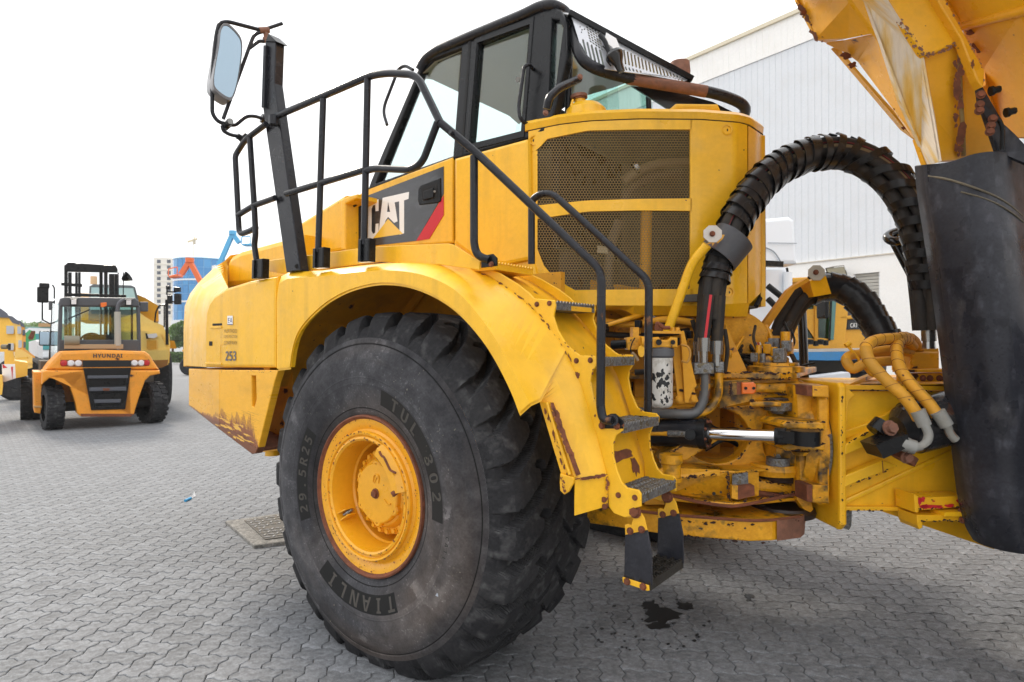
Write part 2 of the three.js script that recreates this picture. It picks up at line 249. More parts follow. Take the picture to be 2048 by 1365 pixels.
// ------------------------------------------------------------------ ground: sand bed, pavers, far paving
const groundM = M({ map: pixelsTex(512, (i, j) => { const a = at(N1, i, j), b = at(N3, i, j), t = a * 0.5 + b * 0.5; return [118 + 50 * t, 116 + 50 * t, 113 + 48 * t]; }, true, 0.25)[0], roughness: 0.95 });
const paved = sub(scene, 'paved_yard'); paved.userData = { kind: 'structure', label: 'grey interlocking concrete block paving of the yard', category: 'paving' };
add(paved, 'joint_bed', loft([[V(-400, -0.014, 400), V(400, -0.014, 400)], [V(-400, -0.014, -400), V(400, -0.014, -400)]]), M({ map: pixelsTex(512, (i, j) => { const a = at(N1, i, j), b = at(N3, i, j), t = a * 0.5 + b * 0.5; return [112 + 50 * t, 111 + 50 * t, 110 + 48 * t]; }, true, 0.5)[0], roughness: 0.95 }));
{
  const Wd = 0.1125, gap = 0.0017, A = 0.012, DIR = 56.1 * Math.PI / 180;
  const e1 = V(-Math.cos(DIR), 0, -Math.sin(DIR)), e2 = V(Math.sin(DIR), 0, -Math.cos(DIR));     // paving axes
  const wave = (t) => (t < 0.3 ? t / 0.3 : t < 0.7 ? 1 - (t - 0.3) / 0.2 : -1 + (t - 0.7) / 0.3) * A / Wd;
  const T3 = [0, 0.3, 0.7];
  function outline(nx, ny) {                    // cells nx by ny, grid edges all carry the same wave
    const o = [];
    for (let i = 0; i < nx; i++) for (const t of T3) o.push([i + t, wave(t)]);
    for (let j = 0; j < ny; j++) for (const t of T3) o.push([nx - wave(t), j + t]);
    for (let i = nx; i > 0; i--) for (const t of T3) o.push([i - t, ny + wave(1 - t)]);
    for (let j = ny; j > 0; j--) for (const t of T3) o.push([-wave(1 - t), j - t]);
    return o.map(([x, y]) => new THREE.Vector2((x - nx / 2) * Wd, (y - ny / 2) * Wd));
  }
  function paver(nx, ny) {
    const o = outline(nx, ny), n = o.length, sx = nx * Wd / 2, sy = ny * Wd / 2;
    const inset = (d) => o.map((p) => new THREE.Vector2(p.x * (1 - d / sx), p.y * (1 - d / sy)));
    const top = inset(gap / 2 + 0.006), rim = inset(gap / 2 + 0.0015), pos = [], uv = [], P = (v, y) => { pos.push(v.x, y, -v.y); uv.push(v.x, v.y); };
    for (const [a, b, c] of THREE.ShapeUtils.triangulateShape(top, [])) { P(top[a], 0); P(top[b], 0); P(top[c], 0); }
    const ring = (A_, ya, B_, yb) => { for (let i = 0; i < n; i++) { const k = (i + 1) % n; P(A_[i], ya); P(B_[i], yb); P(B_[k], yb); P(A_[i], ya); P(B_[k], yb); P(A_[k], ya); } };
    ring(top, 0, rim, -0.0034); ring(rim, -0.0034, inset(gap / 2), -0.016);
    const g = new THREE.BufferGeometry(); g.setAttribute('position', new THREE.Float32BufferAttribute(pos, 3)); g.setAttribute('uv', new THREE.Float32BufferAttribute(uv, 2)); g.computeVertexNormals();
    return toCreasedNormals(g, 0.2);
  }
  const gH = paver(2, 1), gV = paver(1, 2);
  const concrete = (m) => pixelsTex(512, (i, j) => { const a = at(N2, i + m * 37, j + m * 91), b = at(N3, i * 2, j * 2), c = at(N1, i + m * 53, j), sp = at(N3, i + 77, j * 3) > 0.8 ? -26 : 0; const v = 112 + (a - 0.5) * 60 + (b - 0.5) * 46 + (c - 0.5) * 30 + sp + m * 3; return [v * 0.965, v * 0.985, v * 1.015]; }, true, 3)[0];
  const mats = [0, 1, 2, 3, 4].map((m) => new THREE.MeshStandardMaterial({ map: concrete(m), roughness: 0.86, bumpMap: bumpFine, bumpScale: 0.0016 }));
  const stuffM = new THREE.MeshStandardMaterial({ map: concrete(1), roughness: 0.86, bumpMap: bumpFine, bumpScale: 0.0014 });
  const spots = []; const N = 330;
  const rimF = ray(1024, HZ);
  for (let i = -N; i <= N; i++) for (let j = -N; j <= N; j++) {
    const d = (((i - j) % 4) + 4) % 4; if (d !== 0 && d !== 2) continue;
    const cx = d === 0 ? i + 1 : i + 0.5, cy = d === 0 ? j + 0.5 : j;                 // V brick covers (i,j) and (i,j-1)
    const p = V(EYE.x, 0, EYE.z).addScaledVector(e2, cx * Wd).addScaledVector(e1, cy * Wd), q = p.clone().sub(EYE), depth = q.dot(FWD);
    if (depth < 0.9) continue; const sx = 1024 + FOC * q.dot(camR) / depth, sy = 682.5 - FOC * q.dot(camU) / depth;
    if (sx < -800 || sx > 2850 || sy > 1560) continue; if (depth > 30) continue;
    const hid = sx > 720 && sx < 1130 && sy < 1330 && sy > 1000;                            // behind the wheel
    spots.push({ p, d, depth, inView: sx > 10 && sx < 2040 && sy < 1355 && !hid });
  }
  const near = spots.filter((s) => s.inView).sort((a, b) => a.depth - b.depth).slice(0, 300), nearSet = new Set(near);
  const basis = new THREE.Matrix4().makeBasis(e2, V(0, 1, 0), e1.clone().negate());
  const mat4 = (s, wob) => new THREE.Matrix4().multiplyMatrices(new THREE.Matrix4().makeTranslation(s.p.x, rr(-wob, wob) * 0.5 - wob * 0.5, s.p.z), new THREE.Matrix4().multiplyMatrices(basis, new THREE.Matrix4().makeRotationFromEuler(new THREE.Euler(rr(-wob, wob) * 3, rr(-wob, wob) * 3, rr(-wob, wob) * 3))));
  seed(5); let k = 0;
  for (const s of near) {
    const m = new THREE.Mesh(s.d === 0 ? gH : gV, mats[(rnd() * 5) | 0]); m.name = k ? 'paver_' + String(k).padStart(3, '0') : 'paver'; k++;
    mat4(s, 0.0022).decompose(m.position, m.quaternion, m.scale); m.castShadow = m.receiveShadow = true; paved.add(m);
  }
  for (const [d, g] of [[0, gH], [2, gV]]) {
    const list = spots.filter((s) => s.d === d && !nearSet.has(s)), im = new THREE.InstancedMesh(g, stuffM, list.length), col = new THREE.Color();
    im.name = 'paver_field'; im.userData.kind = 'stuff';
    list.forEach((s, i) => { im.setMatrixAt(i, mat4(s, 0.0014)); const v = rr(0.9, 1.06); im.setColorAt(i, col.setRGB(v, v, v * 0.995)); }); im.castShadow = im.receiveShadow = true; paved.add(im);
  }
  // beyond the built blocks one sheet, under the tops by a few millimetres and cut out where blocks lie
  const far = []; for (let a = 0; a <= 24; a++) { const t = -1.25 + 2.5 * a / 24, dir = V(-Math.cos(YAW), 0, -Math.sin(YAW)).applyAxisAngle(V(0, 1, 0), -t); far.push([V(EYE.x, -0.004, EYE.z).addScaledVector(dir, 29.5 / Math.max(0.35, Math.cos(t))), V(EYE.x, -0.004, EYE.z).addScaledVector(dir, 600)]); }
  add(paved, 'far_paving', loft(far, { flip: true }), M({ map: concrete(2), roughness: 0.9 }));
}
// ------------------------------------------------------------------ the articulated dump truck
const truck = thing('articulated_dump_truck', 'large yellow articulated dump truck with big black tyre, access stairs and handrails', 'dump truck', [0, 0, -1.7]);
const HUB = V(0, 0.852, 0);
const sideTex = (() => {           // sidewall print, hub at the middle, 1.9 m across
  const S = 2048, k = S / 1.9, [c, x] = canvas(S), [bc, b] = canvas(1024), kb = 1024 / 1.9;
  const im = x.createImageData(S, S); seed(21);
  for (let j = 0; j < S; j++) for (let i = 0; i < S; i++) {
    const dx = i - S / 2, dy = j - S / 2, r = Math.hypot(dx, dy) / k, th = Math.atan2(dy, dx) / Math.PI * 256 + 512;
    const q = (j * S + i) * 4, a = at(N1, th, (r * 300) | 0), n = at(N2, i >> 1, j >> 1), f = at(N3, i, j), st = at(N2, th * 1.5, (r * 160) | 0);
    let v = 66 + (a - 0.5) * 66 + (n - 0.5) * 36 + (f - 0.5) * 16, brown = Math.max(0, at(N1, (th + 190) | 0, (r * 420) | 0) - 0.38) * 125;
    if (r < 0.57) v *= 0.86;
    if (st > 0.66 && r > 0.5 && n > 0.5) v += (st - 0.66) * 190;
    if (f > 0.74 && n > 0.54 && a > 0.42) v += 46 * at(N2, i, j);
    im.data[q] = v + brown * 0.6; im.data[q + 1] = v + brown * 0.42; im.data[q + 2] = v + 3 + brown * 0.25; im.data[q + 3] = 255;
  }
  x.putImageData(im, 0, 0);
  b.fillStyle = '#808080'; b.fillRect(0, 0, 1024, 1024);
  const ringB = (r, w, col) => { b.strokeStyle = col; b.lineWidth = w * kb; b.beginPath(); b.arc(512, 512, r * kb, 0, 7); b.stroke(); };
  for (let k = 0; k < 9; k++) ringB(0.64 + k * 0.013, 0.003, '#767676'); ringB(0.768, 0.007, '#303030'); ringB(0.60, 0.006, '#505050'); ringB(0.445, 0.006, '#484848'); ringB(0.43, 0.004, '#a0a0a0');
  x.strokeStyle = 'rgba(18,17,17,0.8)'; for (const r of [0.768, 0.445]) { x.lineWidth = 0.005 * k; x.beginPath(); x.arc(S / 2, S / 2, r * k, 0, 7); x.stroke(); }
  // raised lettering on darker panels, tops outwards, running clockwise
  const panel = (a0, a1, r0, r1, col, bump) => { for (const [g, kk, cc, style] of [[x, k, S / 2, col], [b, kb, 512, bump]]) { g.fillStyle = style; g.beginPath(); g.arc(cc, cc, r1 * kk, a0, a1); g.arc(cc, cc, r0 * kk, a1, a0, true); g.closePath(); g.fill(); } };
  const text = (s, mid, r, h, spread, col, font = 'bold') => { const n = s.length; for (let i = 0; i < n; i++) { const a = mid + (i - (n - 1) / 2) * spread; for (const [g, kk, cc, style] of [[x, k, S / 2, col], [b, kb, 512, '#d8d8d8']]) { g.save(); g.translate(cc + Math.cos(a) * r * kk, cc + Math.sin(a) * r * kk); g.rotate(a + Math.PI / 2); g.font = font + ' ' + (h * kk).toFixed(0) + 'px sans-serif'; g.textAlign = 'center'; g.textBaseline = 'middle'; g.fillStyle = style; g.fillText(s[i], 0, 0); g.restore(); } } };
  const D = Math.PI / 180;
  panel(-75 * D, 4 * D, 0.482, 0.563, '#2a2928', '#686868'); text('TUL 302', -36 * D, 0.522, 0.09, 9.2 * D, '#4c4945');
  panel(158 * D, 214 * D, 0.482, 0.563, '#232323', '#686868'); text('29.5R25', 186 * D, 0.522, 0.078, 7.2 * D, '#484541');
  panel(62 * D, 128 * D, 0.482, 0.575, '#232323', '#686868'); text('TIANLI', 92 * D, 0.528, 0.1, 10.2 * D, '#4e4b47');
  text('CATL', 14 * D, 0.60, 0.03, 3 * D, '#3a3937'); text('TUBELESS', 215 * D, 0.455, 0.016, 1.7 * D, '#35332f', ''); text('MADE IN CHINA', -30 * D, 0.458, 0.016, 1.6 * D, '#35332f', ''); text('E-4 L-4  STEEL RADIAL', 143 * D, 0.458, 0.016, 1.7 * D, '#35332f', '');
  for (const [tx, ty, n] of [[0.19, 0.34, 14], [-0.47, -0.48, 22], [0.52, -0.3, 30], [0.6, 0.25, 18], [0.33, -0.56, 26], [-0.2, 0.66, 16]]) for (let i = 0; i < n; i++) { x.fillStyle = 'rgba(150,143,120,' + rr(0.2, 0.6).toFixed(2) + ')'; blotch(x, S / 2 + (tx + rr(-0.1, 0.1)) * k, S / 2 + (ty + rr(-0.1, 0.1)) * k, rr(1, 4.5), 7, 0.8); }
  x.fillStyle = '#a9b0bc'; blotch(x, S / 2 + 0.53 * k, S / 2 + 0.36 * k, 10, 7, 0.5);
  const t = texOf(c), tb = texOf(bc, false); return [t, tb];
})();
const sidewallM = new THREE.MeshPhysicalMaterial({ map: sideTex[0], bumpMap: sideTex[1], bumpScale: 0.006, roughness: 0.8, specularIntensity: 0.35 });
function planarUV(g, c, size) { const p = g.attributes.position, u = g.attributes.uv; for (let i = 0; i < p.count; i++) u.setXY(i, (p.getX(i) - c.x) / size + 0.5, (p.getY(i) - c.y) / size + 0.5); return g; }
// tread as one worn-rubber surface: height over (across w, round s), lugs left standing between curved grooves
function treadSurface(c, out, count, per, Wt) {
  const sm = (a, b, x) => { const t = Math.min(1, Math.max(0, (x - a) / (b - a))); return t * t * (3 - 2 * t); };
  const prof = (tab, w) => { for (let i = 1; i < tab.length; i++) if (w <= tab[i][0]) { const [x0, y0] = tab[i - 1], [x1, y1] = tab[i]; return y0 + (y1 - y0) * (w - x0) / (x1 - x0); } return tab[tab.length - 1][1]; };
  const lugP = [[0, 0.80], [0.012, 0.846], [0.03, 0.884], [0.055, 0.912], [0.085, 0.926], [0.14, 0.934], [0.25, 0.939], [0.37, 0.94]], flo = [[0, 0.80], [0.02, 0.836], [0.045, 0.856], [0.08, 0.866], [0.2, 0.873], [0.37, 0.877]];
  const centre = (w) => w < 0.07 ? w * 1.2 : 0.084 + (w - 0.07) * 3.35 + Math.max(0, w - 0.2) * 1.2, half = (w) => w < 0.1 ? 0.2 - w * 0.75 : 0.125 - Math.min(0.04, Math.max(0, w - 0.2) * 0.25);
  const groove = (w, s) => {                                     // w from this shoulder
    let f = s - centre(w); f -= Math.round(f); const d = Math.abs(f), end = 1 - sm(0.345, 0.375, w);
    let q = (1 - sm(half(w) - 0.022, half(w) + 0.022, d)) * end;
    // short cut across the lug
    const g = ((s - centre(w)) % 1 + 1) % 1, wc = 0.215 + 0.03 * Math.sin(g * 6.28); if (g < 0.62) q = Math.max(q, (1 - sm(0.012, 0.019, Math.abs(w - wc))) * (1 - sm(0.5, 0.62, g)) * 0.8);
    return q;
  };
  const ws = []; for (const w of [0, 0.006, 0.014, 0.024, 0.036, 0.05, 0.066]) ws.push(w); for (let w = 0.085; w < Wt / 2; w += 0.0095) ws.push(w);
  const all = [...ws, ...ws.map((w) => Wt - w).reverse()], rows = [], n = count * per;
  for (let j = 0; j <= n; j++) {
    const s = j / per, a = s / count * 2 * Math.PI, row = [], na = at(N2, (s * 37) | 0, 5);
    for (const w of all) {
      const l = Math.min(w, Wt - w), left = w < Wt / 2, q = Math.max(groove(left ? w : Wt - w, left ? s : s + 0.5), 0) * (left ? 1 : 0.5);
      const r = prof(lugP, l) * (1 - q) + prof(flo, l) * q + (1 - q) * 0.004 * (at(N2, (s * 60) | 0, (w * 700) | 0) - 0.5) * (l > 0.01 ? 1 : 0);
      const flat = Math.max(0.0, -(c.y + Math.sin(a) * r));           // stands on the ground
      row.push(V(c.x + Math.cos(a) * r, c.y + Math.sin(a) * r + flat, c.z + (-0.008 - w) * out));
    }
    rows.push(row);
  }
  return loft(rows, { crease: 0.55 });
}
const rimM = M({ map: paintTex([232, 166, 30], { dirt: 0.3, chips: 200, rust: 5, size: 0.7 }), roughness: 0.6, roughnessMap: roughTex, clearcoat: 0.12 });
function makeWheel(parent, c, detail = true, out = 1) {                  // out: +1 the outer face looks to +z
  const g = sub(parent, 'wheel', c), dir = V(0, 0, out), Wt = 0.74;
  const side = [[0.405, -0.012], [0.43, 0.004], [0.47, 0.016], [0.55, 0.03], [0.64, 0.034], [0.72, 0.02], [0.762, 0.004], [0.768, -0.003], [0.775, 0.001], [0.80, -0.008]];
  const t = lathe(side, c, dir, 120, 0.7); planarUV(t, c, 1.9); add(g, 'sidewall', t, detail ? sidewallM : rubber, { ownUV: detail });
  add(g, 'tread', [treadSurface(c, out, 27, detail ? 44 : 12, Wt - 0.016), lathe([[0.80, -Wt + 0.008], [0.6, -Wt - 0.03], [0.41, -Wt + 0.02]], c, dir, 90, 0.7)], rubber);
  add(g, 'rim_flange', lathe([[0.372, -0.03], [0.392, 0.004], [0.4, 0.012], [0.408, 0.008], [0.41, -0.02]], c, dir, 96, 0.6), M({ map: rustM.map, roughness: 0.8 }));
  add(g, 'rim', [lathe([[0.396, -0.004], [0.372, -0.006], [0.345, -0.016], [0.335, -0.022], [0.326, -0.016], [0.322, -0.012]], c, dir, 96, 0.5),
    lathe([[0.322, -0.05], [0.324, 0.006], [0.318, 0.016], [0.31, 0.014], [0.306, 0.004], [0.302, 0.002], [0.298, 0.010], [0.288, 0.014], [0.278, 0.006], [0.272, -0.03], [0.266, -0.12], [0.258, -0.13], [0.252, -0.26], [0.2, -0.28]], c, dir, 96, 0.5)], rimM);
  if (!detail) { add(g, 'hub', lathe([[0.26, -0.25], [0.2, -0.2], [0.14, -0.08], [0.0, -0.07]], c, dir, 48), rimM); return g; }
  add(g, 'hub', [lathe([[0.262, -0.24], [0.235, -0.215], [0.225, -0.17], [0.222, -0.135], [0.217, -0.128], [0.19, -0.126], [0.185, -0.118], [0.176, -0.1], [0.17, -0.092], [0.158, -0.088], [0.154, -0.068], [0.148, -0.062], [0.06, -0.058], [0.0, -0.058]], c, dir, 72, 0.4)], rimM);
  const hb = [], on = (r, a, z) => V(c.x + Math.cos(a) * r, c.y + Math.sin(a) * r, c.z + z * out);
  for (let k = 0; k < 24; k++) add(g, 'hub_bolt', bolt(on(0.206, k / 24 * 2 * Math.PI + 0.1, -0.129), dir, 0.0125, 0.02), rimM);
  for (let k = 0; k < 6; k++) { const a = k / 6 * 2 * Math.PI + 0.55; add(g, 'cover_boss', [lathe([[0.03, -0.1], [0.03, -0.07], [0.024, -0.062], [0.013, -0.062], [0.012, -0.072], [0, -0.072]], on(0.142, a, 0), dir, 20)], rimM); add(g, 'cover_bolt', bolt(on(0.142, a, -0.074), dir, 0.009, 0.012), rustM); }
  add(g, 'centre_plug', bolt(on(0, 0, -0.06), dir, 0.02, 0.02), rustM);
  // cast marks on the hub cover
  for (const l of [[[0.06, 1.9], [0.1, 1.7], [0.1, 1.3], [0.06, 1.2]], [[0.055, 1.75], [0.095, 1.45], [0.085, 1.4]], [[0.07, -0.3], [0.1, -0.45], [0.12, -0.3]]]) add(g, 'cast_mark', tube(l.map(([r, a]) => on(r, a, -0.056)), 0.004, 0.02, 6), rimM);
  const ring = (r, z) => Array.from({ length: 73 }, (_, k) => on(r, k / 72 * 2 * Math.PI, z));
  add(g, 'paint_chips', [chips(ring(0.322, 0.017), { n: 100, size: 0.004, spread: 0.004, toward: dir, sd: 5, long: 2.4, lift: 0.001 }), chips(ring(0.29, 0.015), { n: 90, size: 0.004, spread: 0.006, toward: dir, sd: 6, lift: 0.001 }), chips(ring(0.37, -0.003), { n: 110, size: 0.0036, spread: 0.02, toward: dir, sd: 7, long: 1.2, lift: 0.003 })], rustM, { kind: 'stuff' });
  // valve guard on the rim ring: a curved bracket with rusty edges, and the valve in its pocket
  const gd = []; for (let i = 0; i <= 8; i++) { const a = (62 - i * 6.2) * Math.PI / 180; gd.push([on(0.24, a, 0.03), on(0.252, a, 0.05), on(0.295, a, 0.052), on(0.312, a, 0.022)]); }
  add(g, 'valve_guard', shell(gd, V(0, 0, -0.008 * out), { crease: 0.8 }), rimM);
  add(g, 'rusty_clip', [tube(gd.map((r) => r[0].clone().add(V(0, 0, -0.004))), 0.009, 0.01, 8), tube([on(0.3, 0.98, 0.06), on(0.29, 0.9, 0.058), on(0.302, 0.85, 0.06), on(0.295, 0.6, 0.058), on(0.315, 0.52, 0.05)], 0.006, 0.01, 6), rod(on(0.30, 0.3, 0.02), on(0.255, 0.2, 0.05), 0.014)], rustM);
  const va = 212 * Math.PI / 180;
  add(g, 'valve_bracket', [-1, 1].map((s) => { const a = va + s * 0.075; return prism([on(0.272, a, 0.0), on(0.21, a, -0.01), on(0.215, a, -0.07), on(0.27, a, -0.1)], V(-Math.sin(a), Math.cos(a), 0).multiplyScalar(0.006), 0.001); }), rimM);
  add(g, 'valve', [rod(on(0.262, va, -0.03), on(0.205, va, -0.045), 0.009), rod(on(0.24, va, -0.035), on(0.225, va, -0.04), 0.013)], steel);
  return g;
}
makeWheel(truck, HUB.clone());
makeWheel(truck, V(0, 0.852, -3.40), false, -1);
// ------------------------------------------------------------------ front unit: fender, bumper, hood
const interp = (tab, x) => { if (x <= tab[0][0]) return tab[0][1]; for (let i = 1; i < tab.length; i++) if (x <= tab[i][0]) { const [a, b] = tab[i - 1], [c, d] = tab[i]; return b + (d - b) * (x - a) / (c - a); } return tab[tab.length - 1][1]; };
const smoothPts = (a, n) => spline(a, n);
const poly = (list, f) => list.map(([x, y]) => f(x, y));
const poly3 = (l) => l.map(([x, y, z]) => pZ(x, y, z));
const fender = sub(truck, 'front_fender');
{
  const In = [[579, 735], [583, 705], [592, 672], [608, 646], [650, 606], [695, 581], [741, 568], [775, 565.5], [817, 571], [867, 590.5], [912, 621], [960, 674], [988, 717], [1022, 785], [1038, 827]];
  const C1 = [[553.5, 738], [553.5, 715], [553.5, 680], [553.5, 640], [554, 592], [560, 566], [645, 553], [712, 545], [775, 541], [845, 550], [912, 582], [966, 643], [994, 684], [1034, 757], [1060, 807]];
  const C2 = [[556, 738], [556, 715], [556, 680], [556, 640], [556, 588], [562, 555], [645, 542], [714, 534], [780, 528], [850, 534], [925, 568], [977, 621], [1009, 660], [1049, 731], [1080, 798]];
  const a = smoothPts(poly(In, (x, y) => pZ(x, y, 0.015)), 56), b = smoothPts(poly(C1, (x, y) => pZ(x, y, 0.015)), 56), c = smoothPts(poly(C2, (x, y) => pZ(x, y, -0.045)), 56);
  const SEAM = [[556, 738, -0.06], [556, 715, -0.06], [556, 680, -0.06], [556, 640, -0.06], [556, 586, -0.07], [562, 553, -0.11], [648, 540, -0.11], [718, 531, -0.11], [800, 524, -0.13], [905, 524, -0.18], [965, 547, -0.222], [1012, 573, -0.222], [1048, 601, -0.222], [1100, 655, -0.222], [1132, 700, -0.222]];
  const lip = a.map((p) => V(p.x, p.y, -0.02)), top = smoothPts(poly3(SEAM), 56);
  add(fender, 'arch_panel', [loft([lip, a, b, c, top], { crease: 0.45 }), loft([a, b, c, top].map((r) => r.map((p) => p.clone().add(V(0, -0.012, -0.008)))), { crease: 0.45, flip: true })], yellow);
  // rear guard below the arch down to the stairs, with a rubber-edged strip
  const gl = spline(poly3([[1072, 792, -0.07], [1083, 806, -0.10], [1115, 880, -0.10], [1148, 959, -0.10]]), 16), gr = spline(poly3([[1128, 694, -0.225], [1156, 752, -0.225], [1167, 779, -0.225], [1197, 878, -0.225], [1216, 951, -0.225]]), 16);
  add(fender, 'rear_guard', shell([gl, gl.map((p, i) => p.clone().lerp(gr[i], 0.5).add(V(0.012, 0, 0.01))), gr], V(-0.008, 0, -0.008), { crease: 0.6 }), yellow);
  add(fender, 'lower_guard', prism([pZ(1150, 961, -0.092), pZ(1216, 951, -0.222), pZ(1216, 1013, -0.222), pZ(1150, 1032, -0.092)], V(-0.004, 0, -0.006), 0.001), yellow);
  for (const [x, y] of [[1158, 1020], [1208, 1000], [1209, 1014], [1162, 970]]) add(fender, 'rivet', bolt(pZ(x, y, -0.11 - (x - 1150) / 66 * 0.11 + 0.004), V(0.4, 0, 1), 0.009, 0.008), rustM);
  add(fender, 'edge_strip', prism(poly([[1078, 803], [1100, 806], [1150, 955], [1122, 950]], (x, y) => pZ(x, y, -0.085)), V(-0.01, 0, -0.03), 0.004), yellowWorn);
  add(fender, 'rusty_channel', prism(poly([[1100, 806], [1104, 806], [1159, 950], [1152, 953]], (x, y) => pZ(x, y, -0.074)), V(0, 0, -0.012), 0.002), rustM);
  add(fender, 'channel_rust', [chips([pZ(1103, 808, -0.072), pZ(1130, 880, -0.072), pZ(1158, 948, -0.072)], { n: 60, size: 0.008, spread: 0.009, sd: 401, long: 2.6 }), chips([pZ(1090, 815, -0.083), pZ(1134, 950, -0.083)], { n: 26, size: 0.005, spread: 0.008, sd: 402, long: 2 }), chips([pZ(1122, 952, -0.068), pZ(1132, 984, -0.068)], { n: 14, size: 0.005, spread: 0.006, sd: 403 })], rustM, { kind: 'stuff' });
  add(fender, 'channel_bead', tube([pZ(1094, 806, -0.076), pZ(1140, 950, -0.076)], 0.008), yellowWorn);
  add(fender, 'tie_tab', prism([...poly([[1120, 948], [1148, 956], [1146, 968], [1136, 985], [1128, 990], [1120, 982], [1119, 965]], (x, y) => pZ(x, y, -0.07))], V(0, 0, -0.014), 0.003), yellowWorn);
  // inside of the wheel arch
  add(fender, 'wheel_well', [box(-1.25, 0.62, 1.0, 2.02, -0.88, -0.84), prism([V(-1.05, 1.35, -0.84), V(-0.85, 1.75, -0.84), V(-0.45, 1.98, -0.84), V(-0.45, 2.0, -0.84), V(-1.1, 2.0, -0.84)], V(0, 0, 0.78), 0), box(-0.45, 0.2, 1.985, 1.997, -0.84, -0.05)], yellowIn);
  for (const [x, y] of [[705, 612], [783, 619], [621, 695], [660, 640]]) add(fender, 'well_bolt', bolt(pZ(x, y, -0.84), V(0, 0, 1), 0.014, 0.012), yellowIn);
  add(fender, 'well_rib', bar(pZ(812, 625, -0.80), pZ(842, 585, -0.80), 0.02, 0.05), yellowIn);
}
